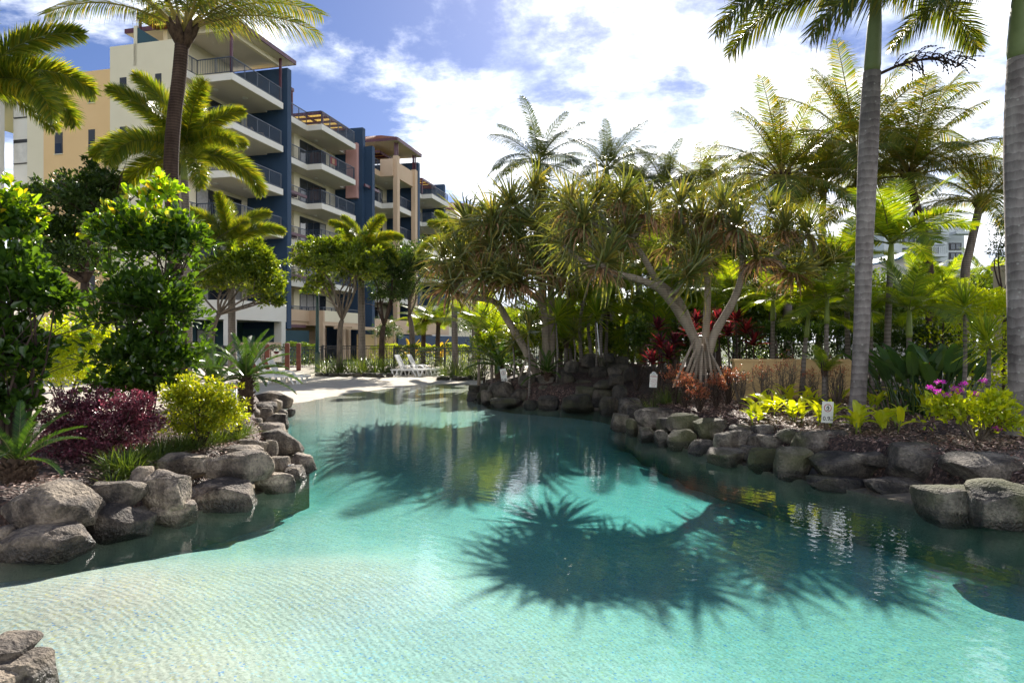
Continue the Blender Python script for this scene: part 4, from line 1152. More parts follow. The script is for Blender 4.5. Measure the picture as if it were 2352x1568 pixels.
M['lf_lime'] = leaf('lime_leaf', [(0.13, 0.20, 0.012), (0.19, 0.26, 0.014), (0.26, 0.31, 0.016)], (2.2, 2.0, 0.3), 0.5, 0.3, 0.4)
M['lf_gold'] = leaf('golden_leaf', [(0.05, 0.09, 0.010), (0.11, 0.16, 0.012), (0.17, 0.22, 0.014), (0.24, 0.26, 0.016), (0.07, 0.12, 0.012)], (1.9, 1.7, 0.3), 0.45, 0.3, 0.4)
M['lf_purp'] = leaf('purple_leaf', [(0.03, 0.012, 0.018), (0.05, 0.017, 0.026), (0.085, 0.028, 0.042), (0.19, 0.075, 0.10), (0.04, 0.015, 0.022)], (1.9, 1.1, 1.3), 0.28, 0.3, 0.5)
M['lf_cop'] = leaf('copper_leaf', [(0.16, 0.05, 0.03), (0.26, 0.08, 0.05), (0.12, 0.09, 0.03), (0.36, 0.16, 0.12)], (1.6, 1.3, 0.8), 0.4)
M['lf_ging'] = leaf('variegated_ginger_leaf', [(0.30, 0.36, 0.02), (0.40, 0.42, 0.025), (0.20, 0.30, 0.02), (0.45, 0.45, 0.04)], (1.7, 1.6, 0.25), 0.5, 0.3, 0.4)
M['lf_red'] = leaf('red_cordyline_leaf', [(0.03, 0.010, 0.014), (0.05, 0.010, 0.016), (0.16, 0.022, 0.025), (0.04, 0.010, 0.014), (0.035, 0.02, 0.016)], (2.2, 1.3, 1.2), 0.4, 0.25, 0.5)
M['lf_grass'] = leaf('strap_grass', [(0.025, 0.05, 0.014), (0.04, 0.075, 0.016), (0.07, 0.10, 0.025)], (2.4, 2.2, 0.5), 0.3, 0.3, 0.5)
M['lf_strel'] = leaf('paddle_leaf', [(0.02, 0.045, 0.018), (0.03, 0.065, 0.022), (0.045, 0.08, 0.022)], (2.2, 2.4, 0.5), 0.28, 0.25, 0.5)
M['lf_hedge'] = leaf('hedge_leaf', [(0.025, 0.05, 0.012), (0.04, 0.08, 0.014), (0.07, 0.11, 0.018)], (2.6, 2.3, 0.4), 0.35, 0.22, 0.6)
M['lf_flow'] = leaf('magenta_petal', [(0.40, 0.02, 0.30), (0.55, 0.04, 0.42), (0.30, 0.015, 0.24)], (1.5, 1.2, 1.4), 0.4)
M['rachis'] = solid('frond_rib', (0.16, 0.17, 0.045), (0.10, 0.12, 0.03), 0.5, 4)
M['rachis_y'] = solid('frond_rib_yellow', (0.32, 0.25, 0.06), (0.22, 0.18, 0.05), 0.5, 4)
M['bk_coco'] = bark('coconut_bark', (0.085, 0.055, 0.042), (0.030, 0.018, 0.014), 5.0, 0.9, 0.9)
M['bk_royal'] = bark('royal_palm_bark', (0.33, 0.295, 0.275), (0.15, 0.125, 0.12), 2.6, 0.85, 0.6, 5.0, 0.25, 0.22, 3.5, 0.45)
M['bk_grey'] = bark('grey_palm_bark', (0.22, 0.19, 0.165), (0.10, 0.085, 0.072), 4.0, 0.9, 0.6)
M['bk_tree'] = bark('tree_bark', (0.20, 0.165, 0.13), (0.075, 0.058, 0.045), 0, 0.9, 0.8)
M['bk_dark'] = bark('dark_bark', (0.085, 0.06, 0.045), (0.03, 0.02, 0.016), 0, 0.9, 0.8)
M['bk_pan'] = bark('pandanus_bark', (0.34, 0.28, 0.22), (0.17, 0.135, 0.10), 7.0, 0.9, 0.7)
M['shaft'] = solid('crownshaft_green', (0.16, 0.20, 0.075), (0.11, 0.14, 0.05), 0.5, 2.5)
M['shaft_y'] = solid('crownshaft_lime', (0.20, 0.25, 0.05), (0.14, 0.18, 0.035), 0.45, 2.5)
M['fibre'] = solid('palm_fibre', (0.11, 0.07, 0.045), (0.05, 0.03, 0.02), 0.95, 12, 0.8, 50)

def frond_mesh(name, L, n, ll, w, elev, droop, plume=0, fwd=0.55, grav=0.3, vee=0.3, pet=0.16, seed=0, mats=None, rr=0.022, curl=0.0):
    """a feather leaf: rib plus leaflets, growing along +X"""
    rg = random.Random(seed)
    P = []; T = []
    p = Vector((0, 0, 0)); a = elev; seg = 26
    for i in range(seg + 1):
        P.append(p.copy()); t = Vector((math.cos(a), 0, math.sin(a))); T.append(t)
        p = p + t * (L / seg)
        a = elev - droop * ((i + 1) / seg) ** 1.25
        a = max(a, -1.45)
    tri_v = []; tri_f = []
    def at(u):
        k = u * seg; i = min(int(k), seg - 1); f = k - i
        return P[i].lerp(P[i + 1], f), T[i].lerp(T[i + 1], f).normalized()
    side_twist = rg.uniform(-0.25, 0.25)
    for i in range(n):
        u0 = pet + (1 - pet) * (i + 0.5) / n
        for sd in (-1, 1):
            for row in range(1 + plume):
                u = min(0.999, u0 + rg.uniform(-0.4, 0.4) / n)
                q, t = at(u)
                nrm = Vector((-t.z, 0, t.x))
                v = (u - pet) / (1 - pet)
                ln = ll * (0.35 + 0.75 * math.sin(math.pi * min(1, 0.18 + 0.80 * v)) ** 0.7) * rg.uniform(0.86, 1.08)
                if v > 0.93: ln *= 0.7
                ph = vee + rg.uniform(-0.1, 0.1) + sd * side_twist
                if plume: ph = vee + (-0.75, 0.75, 1.5, -1.5)[row % 4] * 0.75 + rg.uniform(-0.35, 0.35)
                d = (t * (fwd + 0.5 * v) + Vector((0, sd, 0)) * math.cos(ph) + nrm * math.sin(ph)).normalized()
                wd = t - d * t.dot(d); wd.normalize()
                b0 = q; m = q + d * ln * 0.5 + Vector((0, 0, -grav * ln * 0.16)); e = q + d * ln * 0.97 + Vector((0, 0, -grav * ln * rg.uniform(0.55, 0.9)))
                o = len(tri_v)
                tri_v += [b0 - wd * w * 0.30, b0 + wd * w * 0.30, m - wd * w * 0.5, m + wd * w * 0.5, e]
                tri_f += [(o, o + 1, o + 3), (o, o + 3, o + 2), (o + 2, o + 3, o + 4)]
    mb = MB(); mb.add(tri_v, tri_f, 0)
    mb.tube(P[::3] + [P[-1]], [rr * (1 - 0.85 * k / 9) * (1.5 if k == 0 else 1) for k in range(len(P[::3]) + 1)], 5, 1, False)
    return mb.mesh(name, mats)

FT = {  # frond kinds: length, leaflets, leaflet length, width, droop, plume, forward, gravity, vee, petiole
    'coco': dict(L=3.6, n=96, ll=0.80, w=0.028, droop=1.15, plume=0, fwd=0.5, grav=0.62, vee=0.12, pet=0.17, mats=('lf_coco', 'rachis_y'), rr=0.035),
    'feather': dict(L=3.6, n=90, ll=0.80, w=0.030, droop=1.25, plume=0, fwd=0.5, grav=0.6, vee=0.12, pet=0.15, mats=('lf_feather', 'rachis'), rr=0.035),
    'fox': dict(L=2.5, n=80, ll=0.50, w=0.028, droop=1.45, plume=3, fwd=0.7, grav=0.12, vee=0.0, pet=0.10, mats=('lf_fox', 'rachis'), rr=0.022),
    'royal': dict(L=3.0, n=88, ll=0.58, w=0.030, droop=1.25, plume=1, fwd=0.55, grav=0.35, vee=0.0, pet=0.08, mats=('lf_royal', 'rachis'), rr=0.03),
    'bang': dict(L=2.0, n=52, ll=0.58, w=0.040, droop=0.95, plume=0, fwd=0.55, grav=0.18, vee=0.10, pet=0.10, mats=('lf_bang', 'rachis'), rr=0.02),
    'cyc': dict(L=0.95, n=64, ll=0.13, w=0.013, droop=0.95, plume=0, fwd=0.65, grav=0.05, vee=0.45, pet=0.08, mats=('lf_cyc', 'rachis'), rr=0.010),
    'yel': dict(L=0.95, n=50, ll=0.15, w=0.016, droop=0.8, plume=0, fwd=0.6, grav=0.05, vee=0.4, pet=0.08, mats=('lf_yel', 'rachis_y'), rr=0.010)}
ELEV = (1.38, 1.12, 0.86, 0.6, 0.32, 0.02, -0.30)
FR = {}
for kd, q in FT.items():
    for i, e in enumerate(ELEV):
        dr = q['droop'] * (0.62 + 0.12 * i) if i < 5 else q['droop'] * 0.85
        FR[kd, i] = frond_mesh('frond', q['L'], q['n'], q['ll'], q['w'], e, dr, q['plume'], q['fwd'], q['grav'], q['vee'], q['pet'], 31 * i + len(kd), [M[q['mats'][0]], M[q['mats'][1]]], q['rr'])

def smooth_path(pts, n):
    pts = [Vector(p) for p in pts]
    if len(pts) == 2: return [pts[0].lerp(pts[1], i / n) for i in range(n + 1)]
    out = []
    m = len(pts) - 1
    for i in range(n + 1):
        u = i / n * m; k = min(int(u), m - 1); f = u - k
        p0 = pts[max(k - 1, 0)]; p1 = pts[k]; p2 = pts[k + 1]; p3 = pts[min(k + 2, m)]
        out.append(0.5 * ((2 * p1) + (p2 - p0) * f + (2 * p0 - 5 * p1 + 4 * p2 - p3) * f * f + (3 * p1 - p0 - 3 * p2 + p3) * f ** 3))
    return out

def palm(name, label, pts, r0, r1, kind, nf, sc=1.0, seed=0, mt='bk_grey', shaft=None, hi=0, lo=5, az=None, group=None, bulge=0.0, rings=0.0, extra=(), flare=0.35, cat='palm'):
    """pts: world points from foot to crown"""
    rg = random.Random(seed)
    base = Vector(pts[0])
    t = thing(name, label, cat, base, 0, group)
    H = (Vector(pts[-1]) - base).length
    n = max(10, int(H / (rings if rings else 0.35)) * (3 if rings else 1))
    pa = smooth_path([Vector(p) - base for p in pts], n)
    rad = []
    for i in range(n + 1):
        u = i / n
        r = r0 + (r1 - r0) * u + bulge * math.exp(-((u - 0.68) / 0.22) ** 2) + r0 * flare * math.exp(-u * H / 0.22)
        if rings: r *= 1.0 + (0.012 if i % 3 == 0 else (-0.009 if i % 3 == 1 else 0.003)) * max(0.0, rg.uniform(-0.9, 1.7)) * (0.35 + 0.65 * u)
        rad.append(r)
    m = MB(); m.tube(pa, rad, 18 if rings else 9)
    put('trunk', m.mesh('trunk', M[mt], True), t)
    top = pa[-1]
    if shaft:
        ln, ra, sm = shaft
        d = (pa[-1] - pa[-3]).normalized()
        q = MB(); q.tube([top - d * 0.03, top + d * ln * 0.08, top + d * ln * 0.5, top + d * ln], [ra * 1.05, ra * 1.18, ra, ra * 0.6], 14)
        put('crownshaft', q.mesh('crownshaft', M[sm], True), t)
        top = top + d * ln * 0.92
    else:
        q = MB()
        for i in range(9):
            a = i * GR; q.tube([top + Vector((0, 0, -0.28 * H ** 0.2)), top + Vector((math.cos(a) * r1 * 1.5, math.sin(a) * r1 * 1.5, 0.02)), top + Vector((math.cos(a) * r1 * 2.3, math.sin(a) * r1 * 2.3, 0.25))], [r1 * 0.5, r1 * 0.55, r1 * 0.15], 5)
        put('leaf_base', q.mesh('leaf_base', M['fibre'], True), t)
    a0 = rg.uniform(0, 6.28)
    for i in range(nf):
        u = i / max(1, nf - 1)
        k = min(6, max(0, int(round(hi + (lo - hi) * u + rg.uniform(-0.45, 0.45)))))
        aa = (az[i] if az and i < len(az) and az[i] is not None else a0 + i * GR + rg.uniform(-0.2, 0.2))
        put('frond', FR[kind, k], t, top + Vector((0, 0, -0.04 * i / nf)), (rg.uniform(-0.12, 0.12), rg.uniform(-0.06, 0.06), aa), sc * rg.uniform(0.86, 1.1))
    for (aa, k, s2) in extra:
        put('frond', FR[kind, k], t, top, (0, 0, aa), s2)
    return t

# ---- leaf clouds
TPL = {
    'diamond': (np.array([(0, 0, 0), (0.5, -0.5, 0.06), (1, 0, -0.05), (0.5, 0.5, 0.06)]), np.array([(0, 1, 2), (0, 2, 3)])),
    'oval': (np.array([(0, 0, 0), (0.35, -0.42, 0.07), (0.75, -0.40, 0.05), (1, 0, -0.06), (0.75, 0.40, 0.05), (0.35, 0.42, 0.07), (0.55, 0, -0.01)]),
             np.array([(0, 1, 6), (1, 2, 6), (2, 3, 6), (3, 4, 6), (4, 5, 6), (5, 0, 6)])),
    'obov': (np.array([(0, 0, 0), (0.30, -0.20, 0.05), (0.62, -0.46, 0.09), (0.88, -0.38, 0.05), (1, 0, -0.07), (0.88, 0.38, 0.05), (0.62, 0.46, 0.09), (0.30, 0.20, 0.05), (0.60, 0, 0.0)]),
             np.array([(0, 1, 8), (1, 2, 8), (2, 3, 8), (3, 4, 8), (4, 5, 8), (5, 6, 8), (6, 7, 8), (7, 0, 8)]))}

def unit(a):
    return a / np.maximum(np.linalg.norm(a, axis=-1, keepdims=True), 1e-9)

def leaf_verts(C, D, U, Ls, Ws, tpl):
    T, F = TPL[tpl]
    D = unit(D); S = unit(np.cross(U, D)); Nn = np.cross(D, S)
    V = C[:, None, :] + D[:, None, :] * (T[None, :, 0:1] * Ls[:, None, None]) + S[:, None, :] * (T[None, :, 1:2] * Ws[:, None, None]) + Nn[:, None, :] * (T[None, :, 2:3] * Ls[:, None, None])
    k = len(T)
    FF = F[None] + (np.arange(len(C)) * k)[:, None, None]
    return V.reshape(-1, 3), FF.reshape(-1, 3)

def crown_points(ells, n, rng, clump=0.2, per=26, inner=0.35):
    """leaf positions and outward directions in clumps spread through ellipsoids (cx,cy,cz,rx,ry,rz)"""
    vol = np.array([e[3] * e[4] * e[5] for e in ells]) ** 0.75
    vol = vol / vol.sum()
    Cs = []; Ds = []
    for e, v in zip(ells, vol):
        m = max(4, int(n * v / per))
        d = unit(rng.normal(size=(m, 3)))
        d[:, 2] = np.where(d[:, 2] < -0.35, -d[:, 2] * 0.4, d[:, 2])
        rr = (inner + (1 - inner) * rng.random(m) ** 0.6) * (1 + 0.16 * rng.normal(size=m))
        r = np.array(e[3:6])
        cc = d * rr[:, None] * r
        loc = unit(rng.normal(size=(m, per, 3))) * (rng.random((m, per, 1)) ** 0.45) * (clump * r.mean()) * rng.uniform(0.6, 1.35, (m, 1, 1))
        loc[..., 2] *= 0.75
        pos = cc[:, None, :] + loc
        out = unit(pos / r * 0.7 + unit(loc) * 0.8)
        Cs.append((pos + np.array(e[:3])).reshape(-1, 3)); Ds.append(out.reshape(-1, 3))
    return np.concatenate(Cs), np.concatenate(Ds)

def foliage(ells, n, L, Wd, mt, seed, tpl='diamond', clump=0.2, per=26, inner=0.35, up=0.35, jit=0.7, name='foliage'):
    rng = np.random.default_rng(seed)
    C, D = crown_points(ells, n, rng, clump, per, inner)
    m = len(C)
    D = unit(D + rng.normal(size=(m, 3)) * jit + np.array([0, 0, up]))
    U = unit(np.array([0, 0, 1.0]) + rng.normal(size=(m, 3)) * 0.6)
    V, F = leaf_verts(C, D, U, L * rng.uniform(0.65, 1.2, m), Wd * rng.uniform(0.7, 1.2, m), tpl)
    return np_mesh(name, V, F, M[mt] if isinstance(mt, str) else mt)

def limbs(start, ends, r, seed, n=7, sub=0, wob=0.08):
    """tapered limbs from a fork to points in the crown"""
    rg = random.Random(seed); m = MB()
    for e in ends:
        a = Vector(start); b = Vector(e); d = (b - a).length
        mid = a.lerp(b, 0.5) + Vector((rg.uniform(-1, 1), rg.uniform(-1, 1), rg.uniform(-0.2, 0.8))) * d * wob
        p = smooth_path([a, mid, b], n)
        m.tube(p, [r * (1 - 0.75 * i / n) for i in range(n + 1)], 6)
        for s in range(sub):
            u = rg.uniform(0.4, 0.85); q = p[int(u * n)]
            dd = Vector((rg.uniform(-1, 1), rg.uniform(-1, 1), rg.uniform(0, 0.8))).normalized() * d * 0.45
            m.tube([q, q + dd * 0.5 + Vector((0, 0, 0.05)), q + dd], [r * 0.35, r * 0.22, r * 0.06], 5)
    return m

def tree(name, label, base, trunk, fork, ells, n, L, Wd, mt, bk='bk_tree', r=0.1, seed=0, group=None, clump=0.22, per=26, cat='tree', tpl='diamond', sub=2, inner=0.35):
    """trunk: list of world points base..fork; ells in world"""
    base = Vector(base)
    t = thing(name, label, cat, base, 0, group)
    m = MB()
    tp = smooth_path([Vector(p) - base for p in trunk], 10)
    m.tube(tp, [r * (1.25 - 0.45 * i / 10) for i in range(11)], 9)
    put('trunk', m.mesh('trunk', M[bk], True), t)
    le = [(e[0] - base.x, e[1] - base.y, e[2] - base.z, *e[3:]) for e in ells]
    rg = random.Random(seed)
    ends = []
    for e in le:
        for k in range(2):
            a = rg.uniform(0, 6.28); u = rg.uniform(0.3, 0.8)
            ends.append(Vector((e[0] + math.cos(a) * e[3] * u, e[1] + math.sin(a) * e[4] * u, e[2] + e[5] * rg.uniform(-0.3, 0.6))))
    put('limb', limbs(tp[-1], ends, r * 0.5, seed, sub=sub, wob=0.16).mesh('limb', M[bk], True), t)
    put('crown', foliage(le, n, L, Wd, mt, seed, tpl, clump, per, inner), t, kind='stuff')
    return t

def shrub(name, label, base, ells, n, L, Wd, mt, seed=0, stems=9, bk='bk_dark', r=0.014, cat='shrub', group=None, clump=0.2, per=20, inner=0.3, tpl='diamond', up=0.35, new=None):
    base = Vector(base)
    t = thing(name, label, cat, base, 0, group)
    le = [(e[0] - base.x, e[1] - base.y, e[2] - base.z, *e[3:]) for e in ells]
    rg = random.Random(seed)
    ends = []
    for i in range(stems):
        e = le[i % len(le)]; a = rg.uniform(0, 6.28); u = rg.uniform(0.2, 0.85)
        ends.append(Vector((e[0] + math.cos(a) * e[3] * u, e[1] + math.sin(a) * e[4] * u, e[2] + e[5] * rg.uniform(-0.1, 0.7))))
    put('stem', limbs((0, 0, -0.05), ends, r, seed, sub=3, wob=0.12).mesh('stem', M[bk], True), t)
    put('foliage', foliage(le, n, L, Wd, mt, seed, tpl, clump, per, inner, up), t, kind='stuff')
    if new:
        n2, mt2, L2, W2 = new
        tops = [(e[0], e[1], e[2] + e[5] * 0.25, e[3] * 1.02, e[4] * 1.02, e[5] * 0.85) for e in le]
        put('new_growth', foliage(tops, n2, L2, W2, mt2, seed + 5, tpl, clump * 0.8, per, 0.8, 0.6), t, kind='stuff')
    return t

# ---- strap leaves
def strap(mb, org, az, el, L, w, droop, seg=5, mi=0, fold=0.12, tipw=0.08, grav=0.0, kink=0.0):
    p = Vector(org); a = el
    h = Vector((math.cos(az), math.sin(az), 0)); s = Vector((-math.sin(az), math.cos(az), 0))
    vs = []; fs = []
    for i in range(seg + 1):
        u = i / seg
        t = h * math.cos(a) + Vector((0, 0, math.sin(a)))
        nn = -h * math.sin(a) + Vector((0, 0, math.cos(a)))
        ww = w * (0.75 + 0.25 * min(1, u * 4)) * (1 - max(0, (u - 0.45) / 0.55) ** 1.4 * (1 - tipw))
        vs += [p - s * ww / 2 + nn * ww * fold, p + s * ww / 2 + nn * ww * fold, p]
        if i:
            o = 3 * (i - 1)
            fs += [(o, o + 2, o + 5, o + 3), (o + 2, o + 1, o + 4, o + 5)]
        p = p + t * (L / seg)
        a = max(-1.5, a - droop / seg * (0.4 + 1.2 * u) - (kink if i == seg // 2 else 0.0))
    mb.add(vs, fs, mi)

def rosette_mesh(name, n, L, w, mt, seed, el0=1.45, el1=-0.25, droop=1.5, seg=6, fold=0.16, r0=0.05, z=0.18, kinky=0.0):
    rg = random.Random(seed); mb = MB()
    for i in range(n):
        u = i / n
        strap(mb, (math.cos(i * GR) * r0, math.sin(i * GR) * r0, z * (1 - u)), i * GR + rg.uniform(-0.2, 0.2), el0 + (el1 - el0) * u ** 0.85 + rg.uniform(-0.12, 0.12), L * rg.uniform(0.75, 1.1) * (0.7 + 0.3 * min(1, u * 3)), w, droop * rg.uniform(0.4, 1.2) * (0.4 + 0.6 * u), seg, 0, fold, kink=rg.uniform(0.5, 1.5) if rg.random() < kinky else 0.0)
    return mb.mesh(name, M[mt])
def skirt_mesh(n, L, w, seed):
    rg = random.Random(seed); mb = MB()
    for i in range(n):
        strap(mb, (math.cos(i * GR) * 0.06, math.sin(i * GR) * 0.06, rg.uniform(-0.12, 0.02)), i * GR, rg.uniform(-0.6, 0.25), L * rg.uniform(0.55, 1.1), w, rg.uniform(0.9, 2.2), 6, 0, 0.3)
    return mb.mesh('dead_leaf_skirt', M['lf_dead'])
ROS = [rosette_mesh('leaf_rosette', 92, 1.15, 0.046, 'lf_pan', 40 + i, 1.5, -0.5, 1.5, 7, kinky=0.55) for i in range(4)]
SKT = [skirt_mesh(48, 0.85, 0.045, 60 + i) for i in range(3)]
DRA = [rosette_mesh('leaf_rosette', 74, 0.50, 0.030, 'lf_bang', 70 + i, 1.5, -0.5, 0.5, 4, 0.2, 0.02, 0.22) for i in range(2)]
DRD = [rosette_mesh('leaf_rosette', 70, 0.50, 0.032, 'lf_pan', 75 + i, 1.5, -0.5, 0.6, 4, 0.2, 0.02, 0.22) for i in range(2)]
CRD = [rosette_mesh('leaf_rosette', 26, 0.44, 0.085, 'lf_red', 80 + i, 1.45, 0.0, 0.9, 5, 0.2, 0.02, 0.16) for i in range(3)]
GRS = [rosette_mesh('blade', 90, 0.75, 0.016, 'lf_grass', 90 + i, 1.5, 0.25, 1.7, 5, 0.25, 0.10, 0.0) for i in range(3)]
MON = [rosette_mesh('blade', 60, 0.30, 0.009, 'lf_grass', 95 + i, 1.5, 0.2, 1.6, 4, 0.25, 0.05, 0.0) for i in range(2)]

def pandanus(label, base, trunks, tips, roots, sc, seed, r=0.11, skirt=0.7):
    """trunks: list of (points, r0, r1); tips: world positions of leaf rosettes with a direction lean"""
    rg = random.Random(seed); base = Vector(base)
    t = thing('pandanus', label, 'pandanus', base)
    ends = []
    for pts, a, b in trunks:
        m = MB(); p = smooth_path([Vector(q) - base for q in pts], 16)
        m.tube(p, [(a + (b - a) * i / 16) * (1.04 if i % 2 else 0.97) for i in range(17)], 9)
        put('branch', m.mesh('branch', M['bk_pan'], True), t)
        ends += p[5:]
    for q in roots:
        m = MB(); a, b = Vector(q[0]) - base, Vector(q[1]) - base
        m.tube([a, a.lerp(b, 0.5) + Vector((0, 0, 0.03)), b], [0.024, 0.028, 0.034], 7)
        put('stilt_root', m.mesh('stilt_root', M['bk_pan'], True), t)
    for i, q in enumerate(tips):
        g = Vector(q) - base
        near = min(ends, key=lambda e: (e - g).length)
        if (near - g).length > 0.15:
            m = MB(); m.tube(smooth_path([near, near.lerp(g, 0.5) + Vector((0, 0, -0.08)), g], 6), [r * 0.55 - 0.02 * k / 6 for k in range(7)], 7)
            put('branch', m.mesh('branch', M['bk_pan'], True), t)
        d = (g - near); d = d.normalized() if d.length > 0.05 else Vector((0, 0, 1))
        lean = Vector((0, 0, 1)).rotation_difference((d * 1.1 + Vector((rg.uniform(-.5, .5), rg.uniform(-.7, .3), 0.75))).normalized()).to_euler()
        rot = (lean.x + rg.uniform(-.15, .15), lean.y + rg.uniform(-.15, .15), rg.uniform(0, 6.28))
        put('leaf_rosette', ROS[i % 4], t, g, rot, sc * rg.uniform(0.85, 1.15))
        if rg.random() < skirt: put('dead_leaf_skirt', SKT[i % 3], t, g + Vector((0, 0, -0.05)), (0, 0, rg.uniform(0, 6.28)), sc * rg.uniform(0.8, 1.1))
    return t

def dracaena(label, base, top, mesh, sc=1.0, seed=0, r=0.025, group=None, name='dracaena', mt='bk_grey'):
    base = Vector(base); top = Vector(top)
    t = thing(name, label, 'dracaena' if name == 'dracaena' else 'cordyline', base, 0, group)
    m = MB(); mid = (top - base) * 0.5 + Vector((0.03, 0, 0))
    m.tube(smooth_path([Vector((0, 0, -0.05)), mid, top - base], 8), [r * (1.2 - 0.4 * i / 8) for i in range(9)], 7)
    put('stem', m.mesh('stem', M[mt], True), t)
    put('leaf_rosette', mesh, t, top - base, (random.Random(seed).uniform(-.2, .2), random.Random(seed + 1).uniform(-.2, .2), seed * 1.3), sc)
    return t

def cycad(label, base, h, nf, sc, seed, kind='cyc', hi=1, lo=5, group=None):
    base = Vector(base); rg = random.Random(seed)
    t = thing('cycad', label, 'cycad', base, 0, group)
    m = MB(); m.tube([(0, 0, -0.05), (0, 0, h * 0.3), (0, 0, h * 0.8), (0, 0, h + 0.05)], [0.13, 0.14, 0.13, 0.07], 10)
    for i in range(40):
        a = i * GR; z = h * (i + 0.5) / 40
        m.tube([(math.cos(a) * 0.10, math.sin(a) * 0.10, z), (math.cos(a) * 0.175, math.sin(a) * 0.175, z + 0.05)], [0.03, 0.012], 4)
    put('trunk', m.mesh('trunk', M['fibre'], True), t)
    for i in range(nf):
        k = min(6, max(0, int(round(hi + (lo - hi) * i / (nf - 1)))))
        put('frond', FR[kind, k], t, (0, 0, h), (rg.uniform(-.1, .1), 0, i * GR + rg.uniform(-.15, .15)), sc * rg.uniform(0.85, 1.1))
    return t

def gpt(x, y):
    """ground point for a foot at plan position"""
    return Vector((x, y, gz(x, y)))
def foot(px, Y):
    x = (px - 1176) / 1568 * Y
    return Vector((x, Y, gz(x, Y) if -16 < x < 18 and Y < 42 else 0.33))
# ================================================================== planting on the left and along the fence
def E(px, py, Y, rx, rz, df=0.9):
    p = W(px, py, Y); k = Y / 1568
    return (p.x, p.y, p.z, rx * k, rx * k * df, rz * k)

# tall coconut palm with the dark ringed trunk
f = foot(418, 15.7)
palm('coconut_palm', 'tall coconut palm with dark ringed trunk in front of the cream side wall', [f, W(402, 560, 15.7), W(393, 400, 15.7), W(399, 280, 15.7), W(411, 180, 15.7), W(420, 78, 15.7)],
     0.17, 0.15, 'coco', 11, 1.0, 3, 'bk_coco', None, 0, 2.4, rings=0.10, extra=((0.02, 2, 1.0), (-0.25, 3, 0.85), (3.2, 3, 0.9), (2.9, 2, 1.0), (0.3, 3, 0.9)))
# foxtail palms
palm('foxtail_palm', 'bushy foxtail palm with lime-edged fronds behind the coconut trunk', [foot(432, 22), W(430, 600, 22), W(424, 415, 22)], 0.14, 0.11, 'fox', 15, 1.12, 11, 'bk_grey', (0.9, 0.10, 'shaft_y'), 0, 5, group=None, rings=0.2)
palm('foxtail_palm', 'foxtail palm reaching in beside the broad-leaved shrub and orange wall', [foot(-84, 13.5), W(-74, 500, 13.5), W(-66, 280, 13.5)], 0.14, 0.11, 'fox', 11, 0.98, 12, 'bk_grey', (0.7, 0.10, 'shaft_y'), 0, 5, rings=0.2, extra=((0.1, 3, 1.0), (-0.3, 4, 1.0)))
palm('foxtail_palm', 'foxtail palm rising behind the round tree next to the blue fin wall', [foot(533, 30), W(532, 690, 30), W(528, 600, 30)], 0.17, 0.14, 'fox', 13, 1.05, 13, 'bk_grey', (0.8, 0.12, 'shaft_y'), 0, 5, rings=0.2)
palm('foxtail_palm', 'foxtail palm with golden fronds above the trees at the pool fence', [foot(832, 36), W(830, 700, 36), W(830, 612, 36)], 0.2, 0.16, 'fox', 13, 1.0, 14, 'bk_grey', (0.9, 0.13, 'shaft_y'), 0, 5, rings=0.25)
palm('foxtail_palm', 'foxtail palm with grey trunk in front of the clipped hedge', [foot(1046, 33.5), W(1044, 700, 33.5), W(1050, 600, 33.5)], 0.16, 0.13, 'fox', 12, 0.95, 15, 'bk_grey', (0.9, 0.11, 'shaft_y'), 0, 5, rings=0.25)
palm('foxtail_palm', 'slim foxtail palm beside the leaning pandanus trunk', [foot(1092, 38), W(1091, 700, 38), W(1093, 640, 38)], 0.2, 0.16, 'fox', 11, 0.95, 16, 'bk_grey', (0.8, 0.12, 'shaft_y'), 0, 5)
# pair of short kentia palms with yellow cycads at their feet
for i, (px, lb) in enumerate(((971, 'short arching palm beside the forked tree trunk behind the hedge'), (1004, 'short arching palm beside the yellow cycad behind the hedge'))):
    palm('kentia_palm', lb, [foot(px, 40), W(px + 2, 770, 40), W(px + 3, 738, 40)], 0.15, 0.12, 'bang', 11, 1.0, 20 + i, 'bk_dark', None, 1, 5)
cycad('yellow sago cycad behind the hedge between two short palms', foot(1012, 41.5), 0.4, 12, 1.3, 5, 'yel', 0, 3)
cycad('yellow sago cycad leaning against the blue wall behind the hedge', foot(945, 42), 0.4, 9, 1.4, 6, 'yel', 0, 3)

# round glossy trees along the fence
tree('tuckeroo_tree', 'round lime-lit tree with leaning forked trunk by the fence sign board', foot(478, 28), [foot(478, 28), W(488, 760, 28), W(503, 722, 28)], None,
     [E(545, 640, 28, 92, 78), E(610, 668, 28, 48, 44), E(490, 650, 28, 50, 52), E(625, 700, 28, 30, 26), E(570, 600, 28, 60, 45)], 14000, 0.19, 0.085, 'lf_tuck', 'bk_tree', 0.11, 31, clump=0.17, per=40)
tree('tuckeroo_tree', 'spreading glossy tree with pale twin trunks behind the green lamp post', foot(780, 34), [foot(780, 34), W(781, 760, 34), W(786, 735, 34)], None,
     [E(775, 618, 34, 88, 60), E(720, 600, 34, 50, 42), E(835, 625, 34, 52, 55), E(730, 660, 34, 40, 32), E(775, 575, 34, 60, 30)], 13000, 0.21, 0.09, 'lf_tuck', 'bk_tree', 0.13, 32, clump=0.17, per=40)
tree('tuckeroo_tree', 'dark glossy tree with branching black trunk above the fence', foot(876, 36), [foot(876, 36), W(878, 770, 36), W(882, 748, 36)], None,
     [E(885, 640, 36, 60, 60), E(925, 605, 36, 55, 55), E(900, 680, 36, 50, 34)], 9000, 0.16, 0.066, 'lf_fig', 'bk_dark', 0.14, 33, clump=0.24)
